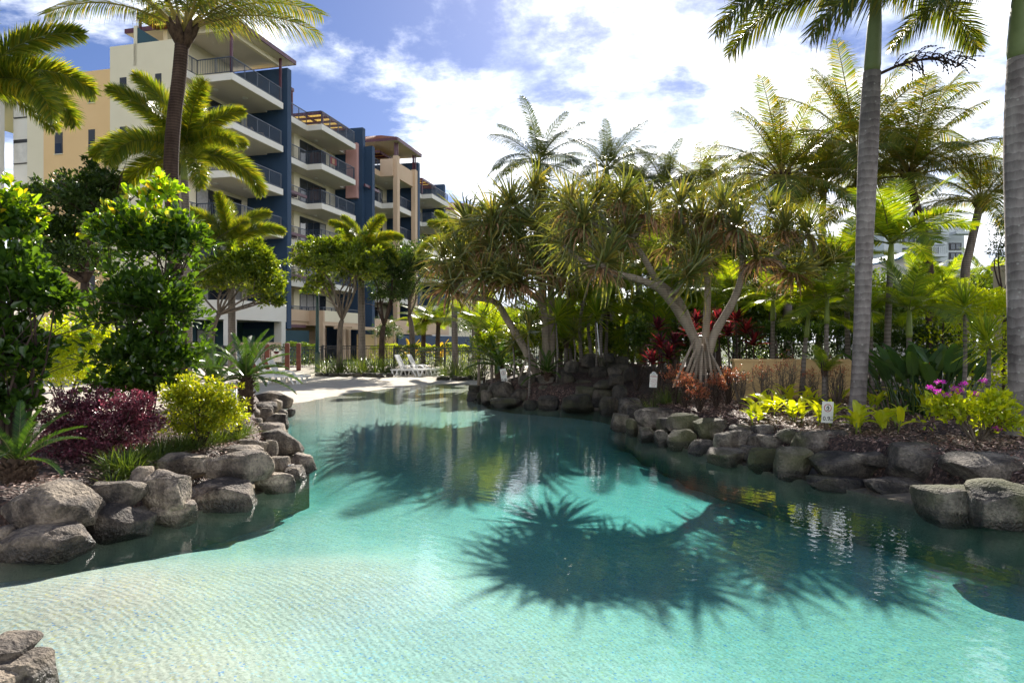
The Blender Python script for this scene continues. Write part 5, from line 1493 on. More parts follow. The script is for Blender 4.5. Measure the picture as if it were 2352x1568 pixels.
tree('tuckeroo_tree', 'dark crowned tree with pale forked trunk beside the short palms', foot(948, 37), [foot(948, 37), W(946, 760, 37), W(940, 725, 37)], None,
     [E(960, 620, 37, 50, 62), E(935, 660, 37, 36, 40)], 6000, 0.16, 0.066, 'lf_fig', 'bk_tree', 0.14, 34, clump=0.24)
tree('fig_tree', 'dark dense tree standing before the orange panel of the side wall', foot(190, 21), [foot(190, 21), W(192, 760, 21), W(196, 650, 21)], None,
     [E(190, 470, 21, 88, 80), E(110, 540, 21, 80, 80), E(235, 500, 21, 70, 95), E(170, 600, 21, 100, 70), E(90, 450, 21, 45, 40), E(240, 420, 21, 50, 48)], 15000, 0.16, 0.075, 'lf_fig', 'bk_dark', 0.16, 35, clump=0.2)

# broad-leaved shrubs close by: the leaves one can pick out are leaves of their own
def broad_shrub(label, base, ells, n, seed, L, topz):
    rng = np.random.default_rng(seed)
    base = Vector(base)
    t = thing('broad_leaved_shrub', label, 'shrub', base)
    le = [(e[0] - base.x, e[1] - base.y, e[2] - base.z, *e[3:]) for e in ells]
    rg = random.Random(seed); ends = []
    for i in range(16):
        e = le[i % len(le)]; a = rg.uniform(0, 6.28); u = rg.uniform(0.1, 0.8)
        ends.append(Vector((e[0] + math.cos(a) * e[3] * u, e[1] + math.sin(a) * e[4] * u, e[2] + e[5] * rg.uniform(0.0, 0.85))))
    put('stem', limbs((0, 0, -0.05), ends, 0.022, seed, sub=3, wob=0.1).mesh('stem', M['bk_dark'], True), t)
    # whorls of leaves at shoot tips
    C, D = crown_points(le, n, rng, 0.13, 11, 0.35)
    m = len(C)
    D = unit(D + rng.normal(size=(m, 3)) * 0.5 + np.array([0, 0, 0.5]))
    U = unit(np.array([0, 0, 1.0]) + rng.normal(size=(m, 3)) * 0.5)
    Ls = L * rng.uniform(0.7, 1.2, m); Ws = Ls * rng.uniform(0.46, 0.6, m)
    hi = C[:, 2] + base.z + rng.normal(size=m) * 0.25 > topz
    # nearest, outermost leaves become parts
    order = np.argsort(C[:, 1] - 0.15 * C[:, 2])
    own = np.zeros(m, bool); own[order[:290]] = True
    T, F = TPL['obov']
    proto = {0: np_mesh('leaf', T, F, M['lf_big']), 1: np_mesh('leaf', T, F, M['lf_new'])}
    for i in np.where(own)[0]:
        d = Vector(D[i]); s = Vector(np.cross(U[i], D[i])).normalized(); nn = d.cross(s)
        o = put('leaf', proto[int(hi[i])], t)
        o.matrix_local = Matrix(((d.x * Ls[i], s.x * Ws[i], nn.x * Ls[i], C[i][0]), (d.y * Ls[i], s.y * Ws[i], nn.y * Ls[i], C[i][1]), (d.z * Ls[i], s.z * Ws[i], nn.z * Ls[i], C[i][2]), (0, 0, 0, 1)))
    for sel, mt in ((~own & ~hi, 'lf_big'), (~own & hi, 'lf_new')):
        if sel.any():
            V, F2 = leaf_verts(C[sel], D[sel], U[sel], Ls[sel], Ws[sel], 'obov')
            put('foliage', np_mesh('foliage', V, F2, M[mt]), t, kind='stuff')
    return t
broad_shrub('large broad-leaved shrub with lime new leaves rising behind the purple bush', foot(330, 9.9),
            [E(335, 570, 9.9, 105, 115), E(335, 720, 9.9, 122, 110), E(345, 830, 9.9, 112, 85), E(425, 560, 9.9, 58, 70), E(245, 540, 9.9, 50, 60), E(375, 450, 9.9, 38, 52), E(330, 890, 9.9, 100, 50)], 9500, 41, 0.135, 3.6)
broad_shrub('broad-leaved shrub with a few orange leaves at the pool corner by the small cycad', foot(20, 7.4),
            [E(10, 520, 7.4, 70, 110), E(40, 680, 7.4, 95, 110), E(10, 830, 7.4, 85, 110), E(110, 690, 7.4, 62, 42), E(10, 930, 7.4, 70, 60)], 6500, 42, 0.12, 3.3)
shrub('lime_shrub', 'lime green fine-leaved bush glowing between the broad-leaved shrubs', foot(150, 12), [E(150, 800, 12, 95, 75), E(90, 820, 12, 80, 75), E(215, 790, 12, 60, 80), E(150, 860, 12, 125, 60)], 17000, 0.062, 0.032, 'lf_lime', 43, clump=0.22)
shrub('purple_shrub', 'purple-leaved loropetalum bush behind the stacked boulder wall', foot(235, 8.2), [E(235, 975, 8.2, 115, 75), E(145, 990, 8.2, 75, 80), E(315, 975, 8.2, 62, 80), E(230, 1035, 8.2, 140, 55), E(200, 935, 8.2, 80, 45), E(300, 930, 8.2, 60, 40)], 19000, 0.042, 0.022, 'lf_purp', 44, stems=22, clump=0.16, inner=0.15)
shrub('golden_shrub', 'golden duranta bush at the edge of the boulder wall', foot(462, 8.7), [E(462, 935, 8.7, 86, 70), E(420, 910, 8.7, 50, 48), E(510, 940, 8.7, 50, 64), E(465, 985, 8.7, 78, 45)], 13000, 0.048, 0.024, 'lf_gold', 45, stems=16, clump=0.16, inner=0.2)
shrub('lime_shrub', 'low lime bush growing at the foot of the golden bush', foot(545, 9.6), [E(545, 962, 9.6, 26, 30)], 900, 0.04, 0.018, 'lf_lime', 46, stems=5, clump=0.3)
cycad('big sago cycad on a stout trunk beside the white bollard', foot(565, 12.6), 0.62, 22, 1.05, 7, hi=0, lo=5)
cycad('sago cycad half hidden behind the bigger cycad by the broad-leaved shrub', foot(492, 13.6), 0.45, 16, 1.15, 8, hi=0, lo=4)
cycad('small dark sago cycad at the foot of the broad-leaved shrub with orange leaves', foot(40, 6.75), 0.18, 15, 0.72, 9, hi=0, lo=4)

# grassy edging tufts along the wall
rg = random.Random(8)
for i in range(30):
    u = i / 29
    px = 260 + 300 * u + rg.uniform(-14, 14); Y = 7.0 + 2.6 * u + rg.uniform(-0.15, 0.4)
    b = foot(px, Y); b.z = max(b.z, 0.3)
    g = thing('mondo_grass', 'tuft of dark mondo grass edging the boulder wall', 'grass', b, rg.uniform(0, 6), 'mondo grass tufts along the wall')
    put('blade', MON[i % 2], g, sc=rg.uniform(0.8, 1.25), kind='stuff')

# lomandra clumps and hedges at the fence
for i, (px, Y, s) in enumerate(((752, 33, 1.6), (778, 33.6, 1.8), (806, 34, 1.7), (833, 34.3, 1.8), (862, 34.6, 1.7), (893, 35, 1.5), (1045, 32.5, 1.8), (1072, 32, 1.7), (1100, 31, 1.6), (1020, 33.5, 1.2))):
    g = thing('lomandra_clump', 'clump of dark strappy grass at the back of the sand beach', 'grass', foot(px, Y), i, 'strappy grass clumps behind the beach')
    put('blade', GRS[i % 3], g, sc=s, kind='stuff')

def hedge(label, x0, x1, y0, y1, z0, z1, n, L, Wd, mt, seed, rot=0.0, name='hedge'):
    rng = np.random.default_rng(seed)
    cx, cy = (x0 + x1) / 2, (y0 + y1) / 2
    t = thing(name, label, 'hedge', (cx, cy, z0))
    # leaves on the clipped faces, uneven
    d = np.array([(x1 - x0) / 2, (y1 - y0) / 2, (z1 - z0)])
    P = rng.uniform(-1, 1, (n, 3)); P[:, 2] = rng.random(n)
    face = rng.random(n)
    k = rng.uniform(0.82, 1.04, n)
    P[face < 0.4, 2] = k[face < 0.4]
    q = (face >= 0.4) & (face < 0.8); P[q, 1] = -k[q]
    q = face >= 0.9; P[q, 0] = np.sign(P[q, 0]) * k[q]
    bump = 0.07 * np.sin(P[:, 0] * d[0] * 3.1 + seed) + 0.05 * np.sin(P[:, 0] * d[0] * 7.3)
    C = P * d; C[:, 2] += bump * P[:, 2]
    D = unit(np.stack([P[:, 0] * (np.abs(P[:, 0]) > 0.8), P[:, 1], P[:, 2]], -1) + rng.normal(size=(n, 3)) * 0.6)
    V, F = leaf_verts(C, D, unit(np.array([0, 0, 1.0]) + rng.normal(size=(n, 3)) * 0.6), L * rng.uniform(.7, 1.2, n), Wd * rng.uniform(.7, 1.2, n), 'diamond')
    put('foliage', np_mesh('foliage', V, F, M[mt]), t, kind='stuff')
    m = MB()
    for i in range(6):
        u = -0.85 + 1.7 * i / 5; m.tube([(u * d[0], 0, 0), (u * d[0] + 0.1, 0.05, d[2] * 0.8)], [0.03, 0.015], 6)
    put('stem', m.mesh('stem', M['bk_dark'], True), t)
    return t
def hx(px, Y): return (px - 1176) / 1568 * Y
hedge('clipped dark glossy hedge behind the pair of sun loungers', hx(905, 36.3), hx(1128, 36.3), 36.0, 37.0, 0.3, 1.5, 7000, 0.09, 0.05, 'lf_hedge', 51)
hedge('low bright lime hedge in front of the ochre wall', hx(850, 43), hx(1075, 43), 43, 44, 0.33, 1.55, 6000, 0.09, 0.05, 'lf_lime', 52)
hedge('brownish clipped hedge behind the gate posts of the fence', hx(650, 41), hx(725, 41), 41, 41.8, 0.33, 1.65, 3000, 0.09, 0.05, 'lf_hedge', 53)
hedge('dark hedge along the fence behind the sign board', hx(470, 40), hx(640, 40), 40, 40.8, 0.33, 1.5, 4000, 0.09, 0.05, 'lf_hedge', 54)
shrub('round_bush', 'dark rounded bush against the ochre garden wall', foot(890, 45), [E(890, 765, 45, 34, 34)], 2600, 0.1, 0.05, 'lf_fig', 55)
shrub('round_bush', 'dark bush beside the slim foxtail palm behind the fence', foot(1075, 43), [E(1075, 755, 43, 36, 34), E(1120, 760, 43, 36, 30)], 3200, 0.1, 0.05, 'lf_fig', 56)
# ================================================================== planting on the island and the bank
YA = 20.3
pandanus('leaning pandanus with many grey-green rosettes on the rockery island', gpt(hx(1240, YA), YA),
    [([W(1235, 862, YA), W(1204, 799, YA), W(1165, 735, YA), W(1137, 693, YA), W(1075, 682, YA), W(1040, 668, YA)], 0.13, 0.07),
     ([W(1255, 865, YA), W(1253, 790, YA + .3), W(1247, 703, YA + .3), W(1204, 660, YA + .3), W(1170, 600, YA + .3)], 0.13, 0.07),
     ([W(1262, 862, YA), W(1268, 760, YA + .6), W(1262, 640, YA + .6), W(1235, 540, YA + .6), W(1215, 480, YA + .6)], 0.12, 0.07)],
    [W(1030, 660, YA), W(1070, 610, YA), W(1118, 565, YA), W(1158, 640, YA - .4), W(1190, 560, YA), W(1178, 480, YA + .5), W(1222, 440, YA + .6), W(1262, 470, YA + .8), W(1236, 600, YA - .3), W(1135, 510, YA + .4),
     W(1015, 600, YA + .5), W(1200, 650, YA - .7), W(1285, 560, YA + .3), W(1080, 520, YA + .9), W(1240, 520, YA - .2), W(1105, 640, YA - .5), W(1275, 630, YA), W(1300, 500, YA + .9), W(1150, 580, YA + 1.1)],
    [(W(1215 + 8 * i, 805 + (i % 3) * 8, YA - .1), W(1192 + 17 * i, 872 - (i % 2) * 6, YA - .45 + .15 * (i % 3))) for i in range(6)], 1.2, 61)
YB = 14.0
pandanus('big spreading pandanus with pale curved branches, stilt roots and brown dead leaf skirts', gpt(hx(1612, YB), YB),
    [([W(1612, 860, YB), W(1600, 790, YB), W(1570, 735, YB), W(1520, 668, YB - .3), W(1460, 640, YB - .5), W(1395, 625, YB - .7)], 0.11, 0.06),
     ([W(1600, 790, YB), W(1560, 690, YB + .2), W(1510, 645, YB + .2), W(1478, 590, YB + .2), W(1450, 550, YB + .2)], 0.085, 0.055),
     ([W(1618, 850, YB), W(1640, 770, YB), W(1685, 690, YB), W(1706, 620, YB), W(1700, 545, YB)], 0.10, 0.055),
     ([W(1612, 850, YB), W(1622, 760, YB + .3), W(1625, 650, YB + .5), W(1610, 600, YB + .5)], 0.09, 0.055),
     ([W(1706, 620, YB), W(1755, 600, YB), W(1815, 560, YB + .1), W(1860, 540, YB + .2)], 0.07, 0.05)],
    [W(1385, 610, YB - .7), W(1340, 520, YB - .4), W(1295, 565, YB), W(1430, 545, YB + .2), W(1485, 490, YB + .3), W(1425, 460, YB + .8), W(1600, 590, YB + .4), W(1695, 525, YB),
     W(1655, 490, YB + .7), W(1745, 590, YB - .3), W(1800, 530, YB + .2), W(1855, 545, YB + .2), W(1885, 605, YB + .6), W(1560, 480, YB + 1.0), W(1575, 640, YB - .5), W(1360, 470, YB + .9), W(1310, 480, YB + .6), W(1610, 520, YB + .8), W(1770, 500, YB + .9), W(1820, 620, YB - .2), W(1450, 500, YB + 1.4), W(1540, 565, YB + 1.2), W(1620, 540, YB + 1.3), W(1330, 565, YB + 1.2), W(1400, 500, YB + 1.5)],
    [(W(1598 + 4 * i, 775 + (i % 3) * 16, YB - .05), W(1548 + 15 * i, 886 + (i % 2) * 10, YB - .5 + .12 * (i % 4))) for i in range(9)], 0.86, 62, skirt=0.85)

# feather palms rising behind the pandanus
for i, (px, py, Y, kd, s, lb) in enumerate((
        (1238, 392, 27, 'feather', 0.70, 'upright dark feather palm rising behind the leaning pandanus'),
        (1395, 405, 28, 'feather', 0.66, 'dark feather palm above the big pandanus next to the upright palm'),
        (1526, 450, 30, 'feather', 0.72, 'feather palm with slim green trunk and a spear leaf behind the big pandanus'),
        (1460, 465, 32, 'feather', 0.7, 'half hidden feather palm between the palms behind the pandanus'))):
    palm('feather_palm', lb, [foot(px + 14, Y), W(px + 6, 620, Y), W(px, py + 30, Y)], 0.19, 0.14, kd, 19, s, 70 + i, 'bk_grey', (0.9, 0.12, 'shaft'), 0, 5)
# coconut palms
for i, (pts, Y, s, lb, nf) in enumerate((
        ([(1812, 800), (1806, 600), (1796, 410)], 24, 0.95, 'coconut palm with feathery crown behind the big pandanus', 30),
        ([(1985, 800), (1978, 600), (1968, 345)], 26, 1.12, 'tall coconut palm partly hidden by the ringed royal palm trunk', 28),
        ([(2140, 800), (2133, 620), (2118, 530), (2088, 405)], 24, 1.0, 'coconut palm with dark leaning trunk in front of the hotel', 24),
        ([(2214, 800), (2216, 640), (2228, 570), (2252, 465)], 25, 0.85, 'coconut palm with curved ringed trunk beside the cream pier', 22),
        ([(1690, 800), (1695, 600), (1700, 470)], 30, 0.7, 'small coconut palm behind the pandanus rosettes', 16),
        ([(1880, 800), (1886, 600), (1892, 430)], 30, 0.9, 'coconut palm squeezed between the feathery crown and the royal palm', 24),
        ([(1618, 800), (1614, 600), (1610, 450)], 31, 0.8, 'coconut palm showing above the right end of the pandanus', 22))):
    palm('coconut_palm', lb, [foot(pts[0][0], Y)] + [W(a, b, Y) for a, b in pts[1:]], 0.17, 0.13, 'coco', nf, s, 80 + i, 'bk_coco' if i in (2, 4) else 'bk_grey', None, 0, 5.6 if i in (0, 1) else 4.4, rings=0.14 if i in (2, 3) else 0)

# royal palms on the bank
Y1 = 11.5
r1 = palm('royal_palm', 'royal palm with smooth grey ringed trunk rising from the mulch bed', [foot(1968, Y1), W(1978, 780, Y1), W(1988, 500, Y1), W(1997, 280, Y1), W(2003, 166, Y1)], 0.125, 0.135, 'royal', 9, 1.0, 90, 'bk_royal', (1.5, 0.112, 'shaft'), 0, 2.4,
          az=[2.9, 0.6, 1.9, 4.4, 5.4, 1.2, 3.6, 0.1, 2.4, 5.0, 3.2, 1.6, 4.0], bulge=0.024, rings=0.085, extra=((3.16, 4, 1.02), (2.7, 4, 0.9), (0.35, 4, 0.9), (4.3, 4, 0.8)))
Y2 = 9.1
r2 = palm('royal_palm', 'thick pale royal palm trunk at the edge of the mulch bed beside the purple flowers', [foot(2348, Y2), W(2346, 800, Y2), W(2342, 500, Y2), W(2342, 300, Y2), W(2347, 136, Y2)], 0.15, 0.165, 'royal', 9, 1.0, 91, 'bk_royal', (1.3, 0.150, 'shaft'), 0, 2.6,
          az=[2.2, 0.6, 1.4, 4.4, 5.4, 0.9, 4.8, 0.1, 1.9, 5.0, 5.8, 1.1], bulge=0.02, rings=0.085, extra=((3.02, 4, 1.02), (3.5, 5, 0.62), (2.6, 5, 0.6)))
# flower stalk under the crownshaft of the first royal palm
m = MB(); rg = random.Random(5); r0_ = W(2016, 172, Y1) - Vector(r1.location)
main = smooth_path([r0_, r0_ + Vector((0.45, -0.05, 0.18)), r0_ + Vector((0.9, -0.1, 0.22)), r0_ + Vector((1.25, -0.12, 0.08))], 10)
m.tube(main, [0.03 - 0.0022 * i for i in range(11)], 6)
for i in range(60):
    p = main[rg.randint(2, 10)]; d = Vector((rg.uniform(0.15, 0.8), rg.uniform(-0.5, 0.4), rg.uniform(-0.35, 0.6))) * rg.uniform(0.35, 0.6)
    q = smooth_path([p, p + d * 0.5 + Vector((0, 0, 0.05)), p + d + Vector((0, 0, -0.06))], 14)
    m.tube(q, [0.004 + 0.009 * (k % 2) for k in range(15)], 4)
put('flower_stalk', m.mesh('flower_stalk', M['bk_dark']), r1)

# bangalow palms of the middle layer
BG = ((2045, 545, 2034, 13.6, 0.81, 14, 0.055, 'sunlit bangalow palm with lime crownshaft right behind the royal palm trunk', 0, 4),
      (1852, 702, 1841, 14.2, 0.59, 10, 0.04, 'young bangalow palm with flat dark fronds over the ochre garden wall', 1, 5),
      (1899, 728, 1896, 13.4, 0.52, 10, 0.04, 'young bangalow palm beside the lime fan of a low palm frond', 1, 5),
      (2088, 702, 2087, 12.8, 0.54, 11, 0.045, 'young bangalow palm with yellow sunlit fronds near the bird of paradise', 0, 4),
      (1945, 590, 1948, 15.5, 0.68, 12, 0.05, 'tall bangalow palm with bright fronds behind the royal palm', 0, 4),
      (1775, 722, 1772, 15.5, 0.61, 10, 0.045, 'bangalow palm with arching fronds beside the red cordylines', 1, 5),
      (2000, 700, 2003, 14.6, 0.54, 10, 0.04, 'small bangalow palm in the dark gap behind the royal trunk', 1, 4),
      (2150, 705, 2152, 14.5, 0.45, 10, 0.045, 'low bangalow palm with glowing fronds before the clipped hedge', 0, 4),
      (1690, 660, 1692, 18.5, 0.72, 12, 0.05, 'bangalow palm glowing behind the right arm of the big pandanus', 0, 4),
      (1893, 842, 1893, 13.0, 0.26, 6, 0.03, 'tiny seedling palm with one bright lime fan of leaflets', 0, 2))
for i, (cx, cy_, bx, Y, s, nf, r, lb, hi, lo) in enumerate(BG):
    palm('bangalow_palm', lb, [foot(bx, Y), W((bx + cx) / 2, (cy_ + 90 + 860) / 2 if cy_ < 760 else 850, Y), W(cx, cy_ + (70 if cy_ < 720 else 12), Y)], r * 1.3, r, 'bang', nf, s, 100 + i, 'bk_grey', (0.55, r * 1.1, 'shaft_y') if cy_ < 760 else None, hi, lo)
# areca canes between the two pandanus
rg = random.Random(17)
for i in range(15):
    px = 1290 + 21 * i + rg.uniform(-8, 8); Y = 21.8 + rg.uniform(-1.6, 3.0)
    top = 640 + rg.uniform(-50, 70)
    palm('areca_palm', 'slim areca cane palm in the thicket between the two pandanus', [foot(px, Y), W(px + rg.uniform(-10, 10), 740, Y), W(px + rg.uniform(-22, 22), top, Y)], 0.06, 0.045, 'bang', 7, 0.85, 200 + i, 'bk_grey', (0.4, 0.05, 'shaft_y'), 0, 5, group='areca cane palms in the thicket')
# low fronds glowing in the thicket
for i, (px, py, Y) in enumerate(((1130, 770, 25), (1100, 760, 27), (1300, 790, 22.5), (1430, 760, 24), (1340, 700, 25.5), (1550, 730, 22), (1500, 770, 21), (1640, 720, 21))):
    palm('areca_palm', 'low areca palm glowing yellow-green under the pandanus canopy', [foot(px, Y), W(px, py + 14, Y), W(px, py, Y)], 0.06, 0.05, 'bang', 9, 0.9, 230 + i, 'bk_grey', None, 0, 4, group='low areca palms under the canopy')

# dracaenas
for i, (tx, ty, bx, Y, s, dk, lb) in enumerate((
        (2216, 722, 2208, 10.2, 1.0, 0, 'dracaena with a spiky sunlit head and pale stem beside the green hedge'),
        (2272, 800, 2258, 9.6, 1.0, 0, 'leaning dracaena with a spiky head above the purple flowers'),
        (1277, 742, 1279, 19.6, 1.5, 0, 'dracaena with a spiky head next to the dark palm trunk on the island'),
        (1367, 735, 1369, 20.2, 1.6, 0, 'sunlit dracaena head above the rockery top'),
        (1213, 772, 1215, 19.4, 1.4, 1, 'dark dracaena among the stilt roots of the leaning pandanus'),
        (1178, 795, 1180, 20.5, 1.3, 1, 'dark dracaena behind the depth sign on the island'),
        (1318, 775, 1320, 20.8, 1.2, 1, 'dark dracaena beside the boulders on the rockery'))):
    dracaena(lb, foot(bx, Y), W(tx, ty, Y), (DRD if dk else DRA)[i % 2], s, i, 0.03)
# red cordylines
for i, (px, py, Y) in enumerate(((1518, 800, 15.6), (1500, 838, 15.2), (1547, 792, 16), (1596, 748, 16), (1625, 772, 15.4), (1690, 742, 16), (1712, 768, 15.5), (1585, 775, 15), (1535, 826, 15), (1672, 775, 16.2), (1650, 742, 16.6), (1512, 760, 16.6), (1730, 795, 15.2))):
    dracaena('red cordyline with glossy crimson leaves behind the big pandanus', foot(px, Y), W(px, py, Y), CRD[i % 3], 0.85, i, 0.02, 'red cordylines behind the pandanus', 'cordyline', 'bk_dark')
# cycads and strappy clumps on the island
cycad('glossy sago cycad overhanging the rocks beside the depth sign', foot(1148, 21.6), 0.35, 20, 1.25, 12, hi=0, lo=5)
cycad('dark sago cycad in the shade above the rockery wall', foot(1256, 19.7), 0.25, 14, 0.95, 13, hi=0, lo=5)
for i, (px, Y, s) in enumerate(((1478, 15.6, 1.0), (1500, 14.9, 0.85), (1462, 16.2, 1.0), (1530, 14.4, 0.7), (1548, 14.6, 0.6), (1440, 17.0, 0.9))):
    g = thing('lomandra_clump', 'arching strappy grass around the notice at the foot of the cascade', 'grass', foot(px, Y), i * 1.7, 'strappy grass round the notice')
    put('blade', GRS[i % 3], g, sc=s, kind='stuff')

# copper shrubs, twiggy shrubs and the garden wall behind them
wall_ = MB(); x0, x1 = hx(1688, 14.6), hx(1985, 14.6); wall_.box(0, x1 - x0, 0, 0.2, 0, 0.95); wall_.box(-0.03, x1 - x0 + 0.03, -0.03, 0.23, 0.95, 1.0)
put('garden_wall', wall_.mesh('garden_wall', M['ochre']), None, (x0, 14.6, 0.42), label='low ochre rendered garden wall behind the bare twiggy shrubs', cat='wall')
for i, px in enumerate((1700, 1752, 1806, 1862, 1922)):
    Y = 13.6 - 0.1 * i
    shrub('twiggy_shrub', 'nearly bare twiggy shrub with sparse copper leaves before the ochre wall', foot(px, Y), [E(px, 866 - 9 * (i % 3), Y, 30, 26 + 9 * (i % 3))], 300, 0.035, 0.018, 'lf_cop', 120 + i, stems=22, bk='bk_tree', r=0.010, per=6, group='twiggy shrubs before the ochre wall')
for i, (px, py, Y) in enumerate(((1575, 880, 13.4), (1645, 885, 13.3), (1672, 870, 13.8), (1550, 868, 14.2), (1606, 905, 12.8))):
    shrub('copper_shrub', 'small coppery-pink shrub around the stilt roots of the pandanus', foot(px, Y), [E(px, py, Y, 26, 28)], 900, 0.035, 0.02, 'lf_cop', 130 + i, stems=12, per=10, group='coppery shrubs round the stilt roots')

# variegated gingers in the mulch
def ginger_leaf_mesh():
    mb = MB(); strap(mb, (0, 0, 0), 0, 0.75, 0.30, 0.085, 1.1, 6, 0, 0.18, 0.05)
    return mb.mesh('leaf', M['lf_ging'])
GL = ginger_leaf_mesh()
GPOS = [(520, 1320), (620, 1250), (740, 1230), (870, 1240), (820, 1320), (930, 1350), (1070, 1210), (1190, 1390), (1290, 1280), (1470, 1360), (1420, 1230), (1650, 1300), (1720, 1310), (1380, 1390), (1590, 1220), (770, 1310), (1230, 1390), (560, 1290), (1010, 1350), (1690, 1290)]
rg = random.Random(77)
for i, (zx, zy) in enumerate(GPOS):
    vx, vy = 1568 + zx / 3, 522.5 + zy / 3
    Y = 1568 * (CAM_H - 0.55) / (vy - 784)
    b = foot(vx, Y)
    t = thing('variegated_ginger', 'clump of yellow-green variegated ginger leaves sprouting from the mulch', 'ginger', b, 0, 'variegated gingers in the mulch bed')
    s = 1.0 + 0.15 * (i % 3)
    ns = 2 + i % 2
    for k in range(ns):
        a = rg.uniform(0, 6.28); h = rg.uniform(0.10, 0.24) * s
        q = Vector((math.cos(a) * 0.09 * k, math.sin(a) * 0.09 * k, 0)); tp = q + Vector((math.cos(a) * 0.06, math.sin(a) * 0.06, h))
        m = MB(); m.tube([q + Vector((0, 0, -0.03)), q.lerp(tp, 0.5), tp], [0.014, 0.011, 0.007], 6); put('stem', m.mesh('stem', M['shaft_y'], True), t)
        for j in range(5):
            u = 0.35 + 0.65 * j / 4
            put('leaf', GL, t, q.lerp(tp, u), (rg.uniform(-.3, .3), rg.uniform(-0.5, 0.35), j * 2.4 + rg.uniform(-.4, .4) + a), s * rg.uniform(0.75, 1.15))

# bird of paradise clump with one flower
def paddle_mesh(seed):
    rg2 = random.Random(seed); mb = MB()
    mb.tube([(0, 0, 0), (0.06, 0, 0.35), (0.16, 0, 0.68)], [0.016, 0.013, 0.01], 5, 0)
    strap(mb, (0.16, 0, 0.68), 0, 1.2, 0.52, 0.17, 0.7, 7, 0, 0.22, 0.25)
    return mb.mesh('leaf', M['lf_strel'])
PAD = [paddle_mesh(i) for i in range(2)]
for i, (px, Y, lb) in enumerate(((2105, 11.4, 'bird of paradise clump with dark paddle leaves and one orange flower'), (2165, 11.0, 'dense clump of dark bluish paddle leaves next to the flowering clump'), (2060, 11.9, 'clump of paddle leaves in the shade behind the royal palm base'))):
    t = thing('bird_of_paradise', lb, 'plant', foot(px, Y))
    for k in range(22):
        a = k * GR; put('leaf', PAD[k % 2], t, (math.cos(a) * 0.02 * k * 0.7, math.sin(a) * 0.02 * k * 0.7, 0), (rg.uniform(-.1, .1), 0.02 * k * rg.uniform(0.4, 1), a), rg.uniform(0.75, 1.15))
    if i == 0:
        m = MB(); m.tube([(0, -0.1, 0), (0.02, -0.22, 0.5), (0.0, -0.3, 0.72)], [0.012, 0.01, 0.009], 6); m.tube([(-0.03, -0.3, 0.72), (0.14, -0.32, 0.74)], [0.018, 0.004], 6)
        fl = put('flower_stem', m.mesh('flower_stem', M['shaft'], True), t)
        m = MB()
        for k in range(5): strap(m, (0.0, -0.31, 0.735), 0.4 + k * 0.25, 1.35 - 0.2 * k, 0.15, 0.03, 0.3, 3)
        M['orange_petal'] = solid('orange_petal', (0.75, 0.22, 0.02), (0.7, 0.15, 0.02), 0.5)
        put('petal', m.mesh('petal', M['orange_petal']), fl)

# purple-flowered shrub by the thick trunk
t = shrub('flowering_shrub', 'leafy shrub with magenta flower clusters beside the thick royal palm trunk', foot(2245, 8.7), [E(2240, 950, 8.7, 82, 52), E(2175, 945, 8.7, 42, 44), E(2300, 980, 8.7, 50, 60), E(2290, 930, 8.7, 40, 40)], 1500, 0.095, 0.046, 'lf_lime', 140, stems=20, bk='bk_tree', tpl='oval', clump=0.3, per=9)
rg = random.Random(3)
for i, (px, py) in enumerate(((2135, 892), (2190, 893), (2212, 882), (2172, 908), (2160, 878), (2240, 905), (2205, 900), (2290, 985), (2150, 900), (2262, 876))):
    q = W(px, py, 8.55) - Vector(t.location)
    put('flower_cluster', foliage([(0, 0, 0, 0.055, 0.05, 0.04)], 80, 0.022, 0.015, 'lf_flow', 150 + i, clump=0.5, per=13), t, q)

# hedges and dark masses behind
hedge('sunlit green hedge between the dracaenas and the thick royal trunk', hx(2180, 13.2), hx(2400, 13.2), 13.0, 14.4, 0.5, 2.75, 7000, 0.09, 0.055, 'lf_lime', 161)
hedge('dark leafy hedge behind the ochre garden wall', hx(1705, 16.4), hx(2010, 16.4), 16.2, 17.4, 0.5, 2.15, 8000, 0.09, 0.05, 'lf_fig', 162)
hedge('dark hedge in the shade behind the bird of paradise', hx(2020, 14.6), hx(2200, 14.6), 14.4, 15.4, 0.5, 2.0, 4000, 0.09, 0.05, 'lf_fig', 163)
for i, (px, py, Y, rx, rz) in enumerate(((1170, 755, 33, 60, 40), (1260, 740, 31, 70, 60), (1370, 735, 32, 80, 70), (1480, 730, 31, 85, 75), (1590, 720, 29, 80, 80), (1700, 715, 27, 85, 85), (1810, 705, 27, 85, 90), (1920, 700, 28, 80, 90), (2030, 710, 29, 80, 80), (2130, 705, 33, 80, 60), (2230, 705, 34, 80, 62), (2330, 700, 32, 70, 70))):
    shrub('backdrop_shrub', 'dark evergreen shrub in the dense belt behind the palms', foot(px, Y), [E(px, py, Y, rx, rz), E(px - 20, py + 30, Y, rx, rz * .7)], 8000, 0.2, 0.095, 'lf_hedge' if i % 3 else 'lf_tuck', 170 + i, stems=7, r=0.03, group='evergreen shrubs behind the palms', clump=0.26)
tree('slender_tree', 'loose dark-leaved tree beside the cream pier', foot(2305, 20), [foot(2305, 20), W(2308, 760, 20), W(2304, 680, 20)], None, [E(2300, 590, 20, 30, 75), E(2312, 520, 20, 26, 40)], 1300, 0.09, 0.035, 'lf_fig', 'bk_dark', 0.06, 190, clump=0.3, per=12)
for i, (px, py) in enumerate(((2110, 655), (2165, 660), (2260, 655), (2290, 668))):
    palm('fan_topped_palm', 'short dull green palm in front of the brick house', [foot(px, 36), W(px, py + 12, 36)], 0.15, 0.13, 'bang', 10, 1.2, 300 + i, 'bk_grey', None, 0, 4, group='short palms before the brick house')

